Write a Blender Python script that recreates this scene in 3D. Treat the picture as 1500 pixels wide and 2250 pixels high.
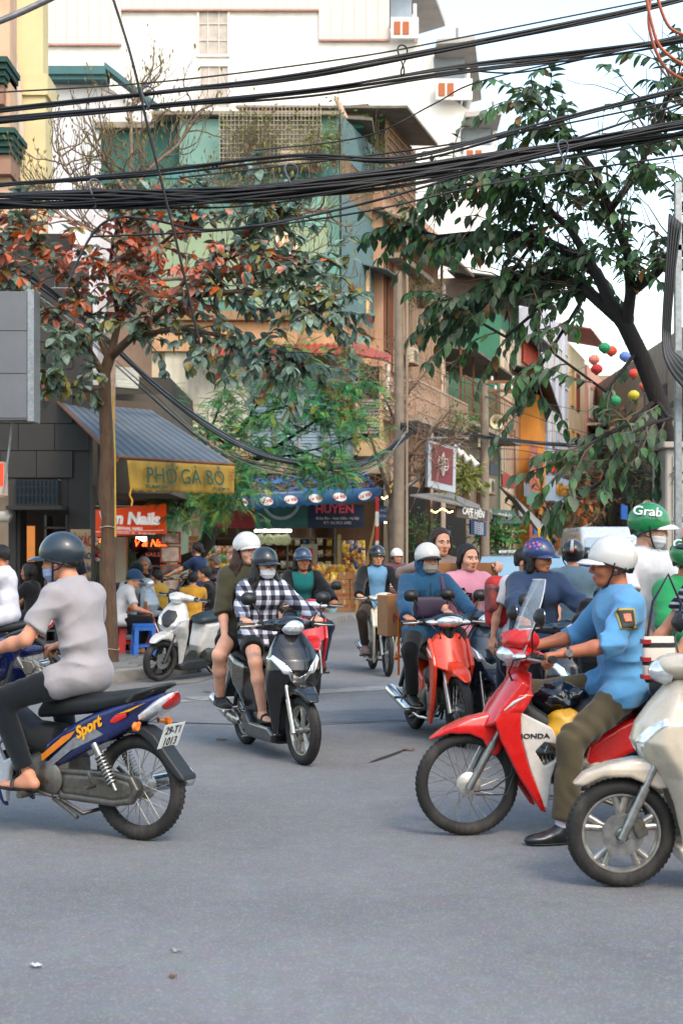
import bpy,bmesh,math,random
import numpy as np
from mathutils import Vector,Matrix,Euler
R = math.radians
PI = math.pi
rnd = random.Random(11)
sc = bpy.context.scene
for _o in list(bpy.data.objects): bpy.data.objects.remove(_o)
# ------------------------------------------------------------------ camera
F,HOR,EYE = 3125.0,1222.0,1.53
cam_d = bpy.data.cameras.new('camera'); cam = bpy.data.objects.new('camera',cam_d)
sc.collection.objects.link(cam); sc.camera = cam
cam.location = (0,0,EYE); cam.rotation_euler = (R(90),0,0)
cam_d.sensor_fit = 'VERTICAL'; cam_d.sensor_height = 36.0; cam_d.sensor_width = 24.0
cam_d.lens = 50.0; cam_d.shift_y = (HOR - 1125.0) / 2250.0
cam_d.clip_start = 0.1; cam_d.clip_end = 3000
cam_d.dof.use_dof = True; cam_d.dof.focus_distance = 10.5; cam_d.dof.aperture_fstop = 4.0
# ------------------------------------------------------------------ world, sun, exposure
SUN_EL,SUN_AZ = 46.0,155.0
world = bpy.data.worlds.new('World'); sc.world = world; world.use_nodes = True
wn = world.node_tree.nodes; wl = world.node_tree.links
for n in list(wn): wn.remove(n)
sky = wn.new('ShaderNodeTexSky'); sky.sky_type = 'NISHITA'; sky.sun_disc = False
sky.sun_elevation = R(SUN_EL); sky.sun_rotation = R(SUN_AZ)
sky.air_density = 1.7; sky.dust_density = 2.3; sky.ozone_density = 1.0; sky.altitude = 0
bg = wn.new('ShaderNodeBackground'); bg.inputs['Strength'].default_value = 0.15
wo = wn.new('ShaderNodeOutputWorld')
wl.new(sky.outputs[0],bg.inputs[0]); wl.new(bg.outputs[0],wo.inputs[0])
sun_d = bpy.data.lights.new('sun','SUN'); sun_d.energy = 0.6; sun_d.angle = R(13.0); sun_d.color = (1.0,0.84,0.70)
sun = bpy.data.objects.new('sun',sun_d); sc.collection.objects.link(sun)
_d = Vector((math.sin(R(SUN_AZ)) * math.cos(R(SUN_EL)),math.cos(R(SUN_AZ)) * math.cos(R(SUN_EL)),math.sin(R(SUN_EL))))
sun.rotation_euler = _d.to_track_quat('Z','Y').to_euler()
sc.view_settings.view_transform = 'Standard'; sc.view_settings.look = 'None'
sc.view_settings.gamma = 1.0; sc.view_settings.exposure = 1.5; sc.view_settings.use_curve_mapping = False
sc.render.engine = 'CYCLES'
sc.cycles.max_bounces = 6; sc.cycles.transparent_max_bounces = 12; sc.cycles.use_denoising = True
# ------------------------------------------------------------------ helpers: pixels of the photograph -> places
def P(px,py,Y): return Vector(((px - 750.0) * Y / F,Y,EYE + (HOR - py) * Y / F))
def XA(px,Y): return (px - 750.0) * Y / F
def ZA(py,Y): return EYE + (HOR - py) * Y / F
def GY(py): return F * EYE / (py - HOR)
# ------------------------------------------------------------------ materials
def C(h,k=1.0):
 h = h.lstrip('#'); o = []
 for i in (0,2,4):
  c = int(h[i:i+2],16) / 255.0
  o.append((c / 12.92 if c <= 0.04045 else ((c + 0.055) / 1.055) ** 2.4) * k)
 return (o[0],o[1],o[2],1.0)
MATS = {}
def M(key,col=None,rough=0.6,metal=0.0,var=0.18,scale=6.0,bump=0.0,bscale=60.0,coat=0.0,emit=None,estr=0.0,
      trans=0.0,alpha=1.0,col2=None,stretch=(1,1,1),spec=0.5,dirt=0.0,dcol='#3a3026',dscale=1.5,sheen=0.0,hsv=0.0):
 """Cached procedural principled material: base colour broken up by noise, roughness variation, optional relief and grime."""
 if key in MATS: return MATS[key]
 m = bpy.data.materials.new(key); m.use_nodes = True
 nt = m.node_tree; N = nt.nodes; L = nt.links
 b = N['Principled BSDF']
 c = col if not isinstance(col,str) else C(col)
 tc = N.new('ShaderNodeTexCoord'); mp = N.new('ShaderNodeMapping'); mp.inputs['Scale'].default_value = stretch
 L.new(tc.outputs['Object'],mp.inputs['Vector'])
 nz = N.new('ShaderNodeTexNoise'); nz.inputs['Scale'].default_value = scale; nz.inputs['Detail'].default_value = 6
 L.new(mp.outputs[0],nz.inputs['Vector'])
 mx = N.new('ShaderNodeMix'); mx.data_type = 'RGBA'
 c2 = C(col2) if isinstance(col2,str) else None
 lo = tuple(x * (1 - var) for x in c[:3]) + (1,); hi = c2 or tuple(min(1,x * (1 + var)) for x in c[:3]) + (1,)
 rp = N.new('ShaderNodeMapRange'); rp.inputs[1].default_value = 0.3; rp.inputs[2].default_value = 0.7
 L.new(nz.outputs['Fac'],rp.inputs[0])
 L.new(rp.outputs[0],mx.inputs[0]); mx.inputs[6].default_value = lo; mx.inputs[7].default_value = hi
 out = mx.outputs[2]
 if dirt > 0:
  n2 = N.new('ShaderNodeTexNoise'); n2.inputs['Scale'].default_value = dscale; n2.inputs['Detail'].default_value = 8; n2.inputs['Roughness'].default_value = 0.7
  mp2 = N.new('ShaderNodeMapping'); mp2.inputs['Scale'].default_value = (1,1,0.35); L.new(tc.outputs['Object'],mp2.inputs['Vector'])
  L.new(mp2.outputs[0],n2.inputs['Vector'])
  r2 = N.new('ShaderNodeMapRange'); r2.inputs[1].default_value = 0.5; r2.inputs[2].default_value = 0.75; r2.inputs[4].default_value = dirt
  L.new(n2.outputs['Fac'],r2.inputs[0])
  m2 = N.new('ShaderNodeMix'); m2.data_type = 'RGBA'; L.new(r2.outputs[0],m2.inputs[0]); L.new(out,m2.inputs[6]); m2.inputs[7].default_value = C(dcol)
  out = m2.outputs[2]
 if hsv > 0:
  oi = N.new('ShaderNodeObjectInfo'); hs = N.new('ShaderNodeHueSaturation')
  r3 = N.new('ShaderNodeMapRange'); r3.inputs[3].default_value = 1 - hsv; r3.inputs[4].default_value = 1 + hsv
  L.new(oi.outputs['Random'],r3.inputs[0]); L.new(r3.outputs[0],hs.inputs['Value']); L.new(out,hs.inputs['Color']); out = hs.outputs[0]
 L.new(out,b.inputs['Base Color'])
 rr = N.new('ShaderNodeMapRange'); rr.inputs[3].default_value = max(0.02,rough - 0.1); rr.inputs[4].default_value = min(1,rough + 0.1)
 L.new(nz.outputs['Fac'],rr.inputs[0]); L.new(rr.outputs[0],b.inputs['Roughness'])
 b.inputs['Metallic'].default_value = metal; b.inputs['Specular IOR Level'].default_value = spec
 if coat: b.inputs['Coat Weight'].default_value = coat; b.inputs['Coat Roughness'].default_value = 0.06
 if sheen: b.inputs['Sheen Weight'].default_value = sheen
 if trans: b.inputs['Transmission Weight'].default_value = trans
 if alpha < 1: b.inputs['Alpha'].default_value = alpha
 if emit: b.inputs['Emission Color'].default_value = C(emit); b.inputs['Emission Strength'].default_value = estr
 if bump:
  n3 = N.new('ShaderNodeTexNoise'); n3.inputs['Scale'].default_value = bscale; n3.inputs['Detail'].default_value = 4
  L.new(mp.outputs[0],n3.inputs['Vector'])
  bp = N.new('ShaderNodeBump'); bp.inputs['Strength'].default_value = bump; bp.inputs['Distance'].default_value = 0.02
  L.new(n3.outputs['Fac'],bp.inputs['Height']); L.new(bp.outputs[0],b.inputs['Normal'])
 MATS[key] = m
 return m
def paint(h,**k): return M('paint_' + h.strip('#') + str(sorted(k.items())),h,rough=k.pop('rough',0.28),coat=0.6,var=0.06,scale=14,dirt=k.pop('dirt',0.12),dscale=5,dcol='#4a443c',bump=0.02,bscale=25,**k)
def cloth(h,**k): return M('cloth_' + h.strip('#') + str(sorted(k.items())),h,rough=0.9,var=k.pop('var',0.12),scale=9,bump=k.pop('bump',0.3),bscale=k.pop('bscale',15),sheen=0.15,spec=0.2,**k)
def plastic(h,**k): return M('plastic_' + h.strip('#') + str(sorted(k.items())),h,rough=k.pop('rough',0.45),var=0.15,scale=12,**k)
def metal(h='#b8b8b6',rough=0.35,**k): return M('metal_' + h.strip('#') + '%.2f' % rough + str(sorted(k.items())),h,rough=rough,metal=0.9,var=0.2,scale=30,dirt=k.pop('dirt',0.25),dscale=12,**k)
def wallm(h,**k): return M('wall_' + h.strip('#') + str(sorted(k.items())),h,rough=0.85,var=k.pop('var',0.10),scale=1.3,bump=k.pop('bump',0.15),bscale=18,dirt=min(1,k.pop('dirt',0.3) * 1.5),dscale=k.pop('dscale',0.8),spec=0.25,**k)
RUBBER = M('tyre_rubber','#1c1b1a',rough=0.8,var=0.3,scale=9,dirt=0.5,dcol='#57514a',dscale=9,bump=0.2,bscale=90)
BLACKP = plastic('#121314',rough=0.5)
DARKP = plastic('#1d2022',rough=0.55,dirt=0.3,dcol='#4c463d')
CHROME = metal('#cfd0d0',0.14,dirt=0.1)
STEEL = metal('#9a9a97',0.38)
GREYM = metal('#6b6862',0.5,dirt=0.5,dcol='#3a342c')
GLASSL = M('lamp_glass','#d9dde0',rough=0.08,var=0.25,scale=30,metal=0.55,coat=0.8)
AMBER = M('amber_lens','#e07a2a',rough=0.15,coat=0.6,var=0.2,scale=40)
REDLENS = M('red_lens','#9c1414',rough=0.15,coat=0.6,var=0.2,scale=40)
def glow(key,h,s): return M('glow_' + key,h,rough=0.5,emit=h,estr=s,var=0.02)
# ------------------------------------------------------------------ mesh building
def link(o,parent=None):
 sc.collection.objects.link(o)
 if parent is not None: o.parent = parent
 return o
def obj(name,me,mat=None,parent=None,loc=None,rot=None):
 o = bpy.data.objects.new(name,me)
 if mat is not None and hasattr(me,'materials'):
  for m in (mat if isinstance(mat,(list,tuple)) else [mat]): me.materials.append(m)
 if loc is not None: o.location = loc
 if rot is not None: o.rotation_euler = rot
 return link(o,parent)
USED_LABELS = {}
def tag(o,label,cat,group=None,kind=None):
 o['label'] = label; o['category'] = cat
 if group: o['group'] = group
 if kind: o['kind'] = kind
 return o
def empty(name,loc=(0,0,0),rotz=0.0,label=None,cat=None,group=None):
 o = bpy.data.objects.new(name,None); o.location = loc; o.rotation_euler = (0,0,rotz); o.empty_display_size = 0.2
 link(o)
 if label: tag(o,label,cat,group)
 return o
def struct(o): o['kind'] = 'structure'; return o
class MB:
 """Collects boxes, tubes, lathes, prisms and lofts into one mesh."""
 def __init__(s): s.v = []; s.f = []; s.mi = []; s.cur = 0
 def add(s,vs,fs):
  b = len(s.v); s.v.extend([tuple(x) for x in vs])
  for f in fs: s.f.append([i + b for i in f]); s.mi.append(s.cur)
  return s
 def box(s,c,d,rot=None):
  x,y,z = d[0] / 2,d[1] / 2,d[2] / 2
  vs = [Vector((i * x,j * y,k * z)) for k in (-1,1) for j in (-1,1) for i in (-1,1)]
  if rot is not None:
   q = rot if isinstance(rot,Matrix) else Euler(rot).to_matrix()
   vs = [q @ v for v in vs]
  c = Vector(c)
  return s.add([v + c for v in vs],[(0,2,3,1),(4,5,7,6),(0,1,5,4),(2,6,7,3),(0,4,6,2),(1,3,7,5)])
 def bb(s,lo,hi): return s.box([(a + b) / 2 for a,b in zip(lo,hi)],[abs(b - a) for a,b in zip(lo,hi)])
 def quad(s,a,b,c,d): return s.add([a,b,c,d],[(0,1,2,3)])
 def tube(s,pts,r,n=8,cap=True,close=False):
  pts = [Vector(p) for p in pts]; m = len(pts)
  rs = r if isinstance(r,(list,tuple)) else [r] * m
  t0 = (pts[1] - pts[0]).normalized()
  up = Vector((0,0,1)) if abs(t0.z) < 0.9 else Vector((1,0,0))
  nrm = t0.cross(up).normalized(); vs = []
  for i in range(m):
   if close: t = pts[(i + 1) % m] - pts[i - 1]
   else: t = pts[min(i + 1,m - 1)] - pts[max(i - 1,0)]
   if t.length < 1e-9: t = t0.copy()
   t.normalize(); nrm = (nrm - t * nrm.dot(t))
   if nrm.length < 1e-6: nrm = t.orthogonal()
   nrm.normalize(); bn = t.cross(nrm)
   for k in range(n):
    a = 2 * PI * k / n
    vs.append(pts[i] + (nrm * math.cos(a) + bn * math.sin(a)) * rs[i])
  fs = []
  for i in range(m if close else m - 1):
   j = (i + 1) % m
   for k in range(n):
    l = (k + 1) % n
    fs.append((i * n + k,i * n + l,j * n + l,j * n + k))
  if cap and not close: fs.append(tuple(range(n - 1,-1,-1))); fs.append(tuple(range((m - 1) * n,m * n)))
  return s.add(vs,fs)
 def lathe(s,prof,c=(0,0,0),axis='y',n=32,closed=True,arc=None):
  """prof: (radius, offset along the axis)."""
  vs = []; m = len(prof); c = Vector(c); na = n if arc is None else n + 1
  for k in range(na):
   a = 2 * PI * k / n if arc is None else arc[0] + (arc[1] - arc[0]) * k / n
   for r,h in prof:
    x,y = r * math.cos(a),r * math.sin(a)
    vs.append(c + (Vector((x,h,y)) if axis == 'y' else Vector((x,y,h)) if axis == 'z' else Vector((h,x,y))))
  fs = []
  for k in range(n):
   l = (k + 1) % na
   for i in range(m if closed else m - 1):
    j = (i + 1) % m
    fs.append((k * m + i,l * m + i,l * m + j,k * m + j))
  return s.add(vs,fs)
 def prism(s,poly,y0,y1,plane='xz'):
  n = len(poly)
  mk = (lambda a,b,t: (a,t,b)) if plane == 'xz' else (lambda a,b,t: (a,b,t)) if plane == 'xy' else (lambda a,b,t: (t,a,b))
  vs = [mk(a,b,y0) for a,b in poly] + [mk(a,b,y1) for a,b in poly]
  fs = [tuple(range(n)),tuple(range(2 * n - 1,n - 1,-1))] + [(i,i + n,(i + 1) % n + n,(i + 1) % n) for i in range(n)]
  return s.add(vs,fs)
 def loft(s,secs,n=20,axis='x'):
  """secs: (pos along axis, centre_other, half_width_y, half_height, exponent[, top exponent]) super-elliptic rings."""
  vs = []
  for q in secs:
   p,c,w,h,e = q[:5]
   for k in range(n):
    a = 2 * PI * k / n; ca,sa = math.cos(a),math.sin(a)
    y = w * math.copysign(abs(ca) ** (2 / e),ca); z = h * math.copysign(abs(sa) ** (2 / e),sa)
    vs.append((p,y,c + z) if axis == 'x' else (c + z,y,p))
  fs = []; m = len(secs)
  for i in range(m - 1):
   for k in range(n):
    l = (k + 1) % n
    fs.append((i * n + k,i * n + l,(i + 1) * n + l,(i + 1) * n + k))
  fs.append(tuple(range(n - 1,-1,-1))); fs.append(tuple(range((m - 1) * n,m * n)))
  return s.add(vs,fs)
 def me(s,name='m',smooth=None,bev=0):
  me = bpy.data.meshes.new(name)
  me.from_pydata(s.v,[],s.f)
  bm = bmesh.new(); bm.from_mesh(me); bmesh.ops.recalc_face_normals(bm,faces=bm.faces)
  if bev: bmesh.ops.bevel(bm,geom=list(bm.edges),offset=bev,segments=2,affect='EDGES',clamp_overlap=True)
  bm.to_mesh(me); bm.free()
  if not bev and any(s.mi): me.polygons.foreach_set('material_index',s.mi)
  if smooth is not None:
   me.shade_smooth(); me.set_sharp_from_angle(angle=R(smooth))
  me.update(); return me
def part(name,mb,mat,parent,smooth=None,bev=0):
 return obj(name,mb.me(name,smooth,bev),mat,parent)
# ------------------------------------------------------------------ signed-distance modelling (continuous organic shapes)
def sdf_arrays(f,lo,hi,h,c=4,slack=1.7):
 lo = np.array(lo,float) - 2 * h; hi = np.array(hi,float) + 2 * h
 nb = np.maximum(1,np.ceil((hi - lo) / (h * c)).astype(int))
 bi = np.stack(np.meshgrid(*[np.arange(k) for k in nb],indexing='ij'),-1).reshape(-1,3)
 dc = f(lo + (bi + 0.5) * c * h)
 act = np.abs(dc) < c * h * 0.87 * slack
 D = np.repeat(np.repeat(np.repeat(dc.reshape(nb),c,0),c,1),c,2).astype(np.float32)
 ab = bi[act]
 if len(ab) == 0: return np.zeros((0,3)),np.zeros((0,4),int)
 off = np.stack(np.meshgrid(*[np.arange(c)] * 3,indexing='ij'),-1).reshape(-1,3)
 idx = (ab[:,None,:] * c + off[None]).reshape(-1,3)
 D[idx[:,0],idx[:,1],idx[:,2]] = f(lo + (idx + 0.5) * h)
 S = D < 0
 n = np.array(D.shape)
 cnt = np.zeros(n - 1,np.int8)
 cor = [(i,j,k) for i in (0,1) for j in (0,1) for k in (0,1)]
 for i,j,k in cor: cnt += S[i:n[0]-1+i,j:n[1]-1+j,k:n[2]-1+k]
 cells = np.argwhere((cnt > 0) & (cnt < 8))
 vid = np.full(n - 1,-1,np.int64); vid[cells[:,0],cells[:,1],cells[:,2]] = np.arange(len(cells))
 pos = np.zeros((len(cells),3)); num = np.zeros(len(cells))
 for a in cor:
  for ax in range(3):
   if a[ax] == 0:
    b = list(a); b[ax] = 1
    pa = cells + a; pb = cells + b
    da = D[pa[:,0],pa[:,1],pa[:,2]]; db = D[pb[:,0],pb[:,1],pb[:,2]]
    cr = (da < 0) != (db < 0)
    t = np.where(cr,da / np.where(cr,da - db,1),0)
    q = np.array(a,float)[None] + np.zeros((len(cells),1)); q[:,ax] += t
    pos[cr] += q[cr]; num += cr
 pos /= num[:,None]
 V = lo + (cells + pos + 0.5) * h
 quads = []
 for ax in range(3):
  u,w = (ax + 1) % 3,(ax + 2) % 3
  sl0 = [slice(None)] * 3; sl1 = [slice(None)] * 3
  sl0[ax] = slice(0,-1); sl1[ax] = slice(1,None)
  e = np.argwhere(S[tuple(sl0)] != S[tuple(sl1)])
  ok = (e[:,u] > 0) & (e[:,w] > 0) & (e[:,u] < n[u] - 1) & (e[:,w] < n[w] - 1)
  e = e[ok]
  def cid(du,dw):
   q = e.copy(); q[:,u] += du; q[:,w] += dw
   return vid[q[:,0],q[:,1],q[:,2]]
  Q = np.stack([cid(-1,-1),cid(0,-1),cid(0,0),cid(-1,0)],1)
  inside = S[e[:,0],e[:,1],e[:,2]]
  Q[~inside] = Q[~inside][:,::-1]
  quads.append(Q)
 Q = np.concatenate(quads); Q = Q[(Q >= 0).all(1)]
 return V,Q
def arr_mesh(name,V,Q,mi=None,smooth=True):
 me = bpy.data.meshes.new(name); nv,nq = len(V),len(Q)
 me.vertices.add(nv); me.vertices.foreach_set('co',np.ascontiguousarray(V,dtype=np.float32).ravel())
 me.loops.add(nq * 4); me.loops.foreach_set('vertex_index',np.ascontiguousarray(Q,dtype=np.int32).ravel())
 me.polygons.add(nq); me.polygons.foreach_set('loop_start',np.arange(0,nq * 4,4,dtype=np.int32))
 if mi is not None: me.polygons.foreach_set('material_index',np.ascontiguousarray(mi,dtype=np.int32))
 me.update(calc_edges=True); me.validate()
 if smooth: me.shade_smooth()
 return me
def sdf_part(name,f,lo,hi,h,mat,parent,loc=None):
 V,Q = sdf_arrays(f,lo,hi,h)
 return obj(name,arr_mesh(name,V,Q),mat,parent,loc)
def A3(x): return np.array(x,float)
def rcone(p,a,b,r1,r2):
 a = A3(a); b = A3(b); ab = b - a; q = p - a
 t = np.clip((q @ ab) / max(1e-9,ab @ ab),0,1)
 return np.linalg.norm(q - t[:,None] * ab,axis=1) - (r1 + (r2 - r1) * t)
def ell(p,c,r,rot=None):
 q = p - A3(c)
 if rot is not None: q = q @ rot
 r = A3(r); k0 = np.linalg.norm(q / r,axis=1); k1 = np.linalg.norm(q / (r * r),axis=1)
 return k0 * (k0 - 1) / np.maximum(k1,1e-9)
def rbox(p,c,d,r,rot=None):
 q = p - A3(c)
 if rot is not None: q = q @ rot
 q = np.abs(q) - A3(d) + r
 return np.linalg.norm(np.maximum(q,0),axis=1) + np.minimum(q.max(1),0) - r
def smin(a,b,k):
 h = np.clip(0.5 + 0.5 * (b - a) / k,0,1)
 return b + (a - b) * h - k * h * (1 - h)
def smax(a,b,k): return -smin(-a,-b,k)
def poly2(u,v,poly):
 """signed distance to a polygon in a plane"""
 pts = np.array(poly,float); n = len(pts); d = np.full(u.shape,1e9); s = np.ones(u.shape)
 for i in range(n):
  a = pts[i]; b = pts[i - 1]; e = b - a; wx = u - a[0]; wy = v - a[1]
  t = np.clip((wx * e[0] + wy * e[1]) / (e @ e),0,1)
  d = np.minimum(d,(wx - e[0] * t) ** 2 + (wy - e[1] * t) ** 2)
  c1 = v >= a[1]; c2 = v < b[1]; c3 = e[0] * wy > e[1] * wx
  s = np.where((c1 & c2 & c3) | (~c1 & ~c2 & ~c3),-s,s)
 return s * np.sqrt(d)
def panel(p,poly,hw,rr,yc=0.0):
 """side-view outline with rounded edges; hw is a half-width or a function of (x, z)"""
 d2 = poly2(p[:,0],p[:,2],poly) + rr
 w = hw(p[:,0],p[:,2]) if callable(hw) else hw
 dy = np.abs(p[:,1] - yc) - w + rr
 return np.minimum(np.maximum(d2,dy),0) + np.sqrt(np.maximum(d2,0) ** 2 + np.maximum(dy,0) ** 2) - rr
def rotm(e): return np.array(Euler(e).to_matrix())
def noise3(p,s,seed=0):
 a = p * s + seed * 1.7
 return (np.sin(a[:,0] * 1.0 + 1.7 * np.sin(a[:,1] * 0.9 + a[:,2] * 0.5)) + np.sin(a[:,1] * 1.3 + 1.5 * np.sin(a[:,2] * 1.1 - a[:,0] * 0.6)) + np.sin(a[:,2] * 1.2 + 1.6 * np.sin(a[:,0] * 0.8 + a[:,1] * 0.7))) / 3
def on_quad(e,txt,q,u,v,size,mat,off=.02,**k):
 """lettering laid on a flat quad given as four photo points (top left, top right, bottom right, bottom left)"""
 a,b,c,d = [P(*t) if len(t) == 3 and not isinstance(t,Vector) else t for t in q]
 x = (b - a).normalized(); y = (a - d); y = (y - x * y.dot(x)).normalized(); n = x.cross(y)
 p = a.lerp(b,u).lerp(d.lerp(c,u),v) + n * off
 return lettering(txt,size,mat,e,p,Matrix([x,y,n]).transposed().to_euler(),**k)
def lettering(txt,size,mat,parent,loc,rot,ext=0.002,align='CENTER',sx=1.0,shear=0.0,name='lettering',spacing=1.0,bold=0.0):
 cu = bpy.data.curves.new(name,'FONT'); cu.body = txt; cu.size = size; cu.extrude = ext; cu.align_x = align; cu.align_y = 'CENTER'
 cu.shear = shear; cu.space_character = spacing; cu.offset = bold; cu.resolution_u = 3
 tmp = bpy.data.objects.new('tmp_text',cu); sc.collection.objects.link(tmp); bpy.context.view_layer.update()
 me = bpy.data.meshes.new_from_object(tmp.evaluated_get(bpy.context.evaluated_depsgraph_get())); bpy.data.objects.remove(tmp); bpy.data.curves.remove(cu)
 me.materials.clear(); me.name = name
 o = obj(name,me,mat,parent,loc,rot); o.scale = (sx,1,1)
 return o
# ------------------------------------------------------------------ ground, road, pavements
def rep(name,me,mat,parent,places):
 """many alike pieces sharing one mesh: places = (loc, rot, scale)"""
 if mat is not None and not me.materials: me.materials.append(mat)
 out = []
 for pl in places:
  o = bpy.data.objects.new(name,me); o.location = pl[0]
  if len(pl) > 1 and pl[1] is not None: o.rotation_euler = pl[1]
  if len(pl) > 2 and pl[2] is not None: o.scale = pl[2]
  link(o,parent); out.append(o)
 return out
UNIT = MB().box((0,0,0),(1,1,1)).me('unit_box')
def ubox(mat,bev=None):
 me = UNIT.copy(); me.materials.clear(); me.materials.append(mat); return me
def boxes(name,mat,parent,lst):
 """lst of (lo, hi): each box is an object of its own, all sharing a unit mesh"""
 me = ubox(mat); out = []
 for q in lst:
  lo,hi = q[0],q[1]
  o = bpy.data.objects.new(name,me); o.location = [(a + b) / 2 for a,b in zip(lo,hi)]; o.scale = [max(1e-4,abs(b - a)) for a,b in zip(lo,hi)]
  link(o,parent); out.append(o)
 return out
def bar(name,mat,parent,lo,hi,bev=0):
 m = MB(); m.bb(lo,hi); return part(name,m,mat,parent,None,bev)
def asphalt():
 m = bpy.data.materials.new('asphalt'); m.use_nodes = True; nt = m.node_tree; N = nt.nodes; L = nt.links; b = N['Principled BSDF']
 tc = N.new('ShaderNodeTexCoord')
 def noise(s,d,r=.55):
  n = N.new('ShaderNodeTexNoise'); n.inputs['Scale'].default_value = s; n.inputs['Detail'].default_value = d; n.inputs['Roughness'].default_value = r; L.new(tc.outputs['Object'],n.inputs['Vector']); return n
 big = noise(.35,5); mid = noise(9,6,.7); vor = N.new('ShaderNodeTexVoronoi'); vor.inputs['Scale'].default_value = 130; L.new(tc.outputs['Object'],vor.inputs['Vector'])
 r1 = N.new('ShaderNodeValToRGB'); r1.color_ramp.elements[0].position = .3; r1.color_ramp.elements[0].color = C('#585a5c'); r1.color_ramp.elements[1].position = .72; r1.color_ramp.elements[1].color = C('#757678'); L.new(big.outputs['Fac'],r1.inputs[0])
 mx = N.new('ShaderNodeMix'); mx.data_type = 'RGBA'; mx.blend_type = 'OVERLAY'; mx.inputs[0].default_value = .45; L.new(r1.outputs[0],mx.inputs[6]); L.new(mid.outputs['Color'],mx.inputs[7])
 hs = N.new('ShaderNodeHueSaturation'); hs.inputs['Saturation'].default_value = .55; L.new(mx.outputs[2],hs.inputs['Color'])
 sp = N.new('ShaderNodeMapRange'); sp.inputs[1].default_value = .82; sp.inputs[2].default_value = .9; sp.inputs[4].default_value = .22; sep = N.new('ShaderNodeSeparateColor'); L.new(vor.outputs['Color'],sep.inputs[0]); L.new(sep.outputs[0],sp.inputs[0])
 m2 = N.new('ShaderNodeMix'); m2.data_type = 'RGBA'; L.new(sp.outputs[0],m2.inputs[0]); L.new(hs.outputs[0],m2.inputs[6]); m2.inputs[7].default_value = C('#b0aca6')
 st = noise(.9,7,.75); s2 = N.new('ShaderNodeMapRange'); s2.inputs[1].default_value = .58; s2.inputs[2].default_value = .8; s2.inputs[4].default_value = .6; L.new(st.outputs['Fac'],s2.inputs[0])
 m3 = N.new('ShaderNodeMix'); m3.data_type = 'RGBA'; L.new(s2.outputs[0],m3.inputs[0]); L.new(m2.outputs[2],m3.inputs[6]); m3.inputs[7].default_value = C('#504f4e')
 L.new(m3.outputs[2],b.inputs['Base Color']); b.inputs['Roughness'].default_value = .82; b.inputs['Specular IOR Level'].default_value = .35
 bp = N.new('ShaderNodeBump'); bp.inputs['Strength'].default_value = .4; bp.inputs['Distance'].default_value = .005; L.new(vor.outputs['Distance'],bp.inputs['Height']); L.new(bp.outputs[0],b.inputs['Normal'])
 return m
ASPH = asphalt(); MATS['asphalt'] = ASPH
m = MB(); m.quad((-700,-300,-.03),(700,-300,-.03),(700,1500,-.03),(-700,1500,-.03)); struct(part('ground',m,M('dust_ground','#6b675f',rough=.9,var=.2,scale=.2),None))
m = MB()
for i in range(40):
 for j in range(60):
  x0,x1,y0,y1 = -40 + 2 * i,-38 + 2 * i,-25 + 3 * j,-22 + 3 * j
  m.quad((x0,y0,0),(x1,y0,0),(x1,y1,0),(x0,y1,0))
struct(part('road',m,ASPH,None))
CONC = M('kerb_stone','#76746f',rough=.85,var=.18,scale=4,dirt=.5,dcol='#4a463f',dscale=2,bump=.25,bscale=60)
FSL = .30
KERB = [(-14,15.2),(-6.0,15.8),(-4.2,16.3),(-2.9,17.0),(-2.0,18.6),(-1.4,21.5),(-.85,26.5),(-.4,31.5),(.1,34.6),(.9,36.0),(1.9,37.0),(2.9,39.2)] + [(2.9 + FSL * (y - 39.2),y) for y in (60,90,140)]
def walk(name,edge,other,z=.13):
 m = MB(); top = [(x,y,z) for x,y in edge] ; bk = [(x,y,z) for x,y in other]
 n = len(edge)
 vs = top + bk; m.add(vs,[(i,i + 1,n + i + 1,n + i) for i in range(n - 1)])
 m.add([(x,y,z) for x,y in edge] + [(x,y,-.02) for x,y in edge],[(i,n + i,n + i + 1,i + 1) for i in range(n - 1)])
 return struct(part(name,m,CONC,None))
pv_l = walk('pavement',KERB,[(-40,y + 2 + abs(x) * .2) if k < 11 else (x - 14,y + 3) for k,(x,y) in enumerate(KERB)])
def along(poly,step):
 out = []; acc = 0
 for (x0,y0),(x1,y1) in zip(poly[:-1],poly[1:]):
  d = math.hypot(x1 - x0,y1 - y0); n = max(1,int(d / step))
  for i in range(n): out.append(((x0 + (x1 - x0) * i / n,y0 + (y1 - y0) * i / n),(x0 + (x1 - x0) * (i + 1) / n,y0 + (y1 - y0) * (i + 1) / n)))
 return out
kb = MB().box((0,0,0),(1,.24,.16)).me('kerb_block',None,.015); kb.materials.append(M('kerb_granite','#7d7b76',rough=.8,var=.25,scale=9,dirt=.4,dscale=3,bump=.3,bscale=70,hsv=.1))
pl = []
for (a,b) in along(KERB[2:13],1.0):
 L_ = math.hypot(b[0] - a[0],b[1] - a[1]); an = math.atan2(b[1] - a[1],b[0] - a[0])
 pl.append((((a[0] + b[0]) / 2 + .04 * math.sin(an),(a[1] + b[1]) / 2 - .04 * math.cos(an),.062 + rnd.uniform(-.004,.004)),(0,0,an + rnd.uniform(-.01,.01)),(L_ - .012,1,1)))
rep('kerb_block',kb,None,pv_l,pl)
slab = MB().box((0,0,0),(.385,.385,.03)).me('slab',None,.006); slab.materials.append(M('paving_slab','#6f6d69',rough=.85,var=.2,scale=5,dirt=.5,dcol='#45423c',dscale=2.5,bump=.25,bscale=60,hsv=.16))
pl = []
def kx(y): return float(np.interp(y,[q[1] for q in KERB],[q[0] for q in KERB]))
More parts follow.
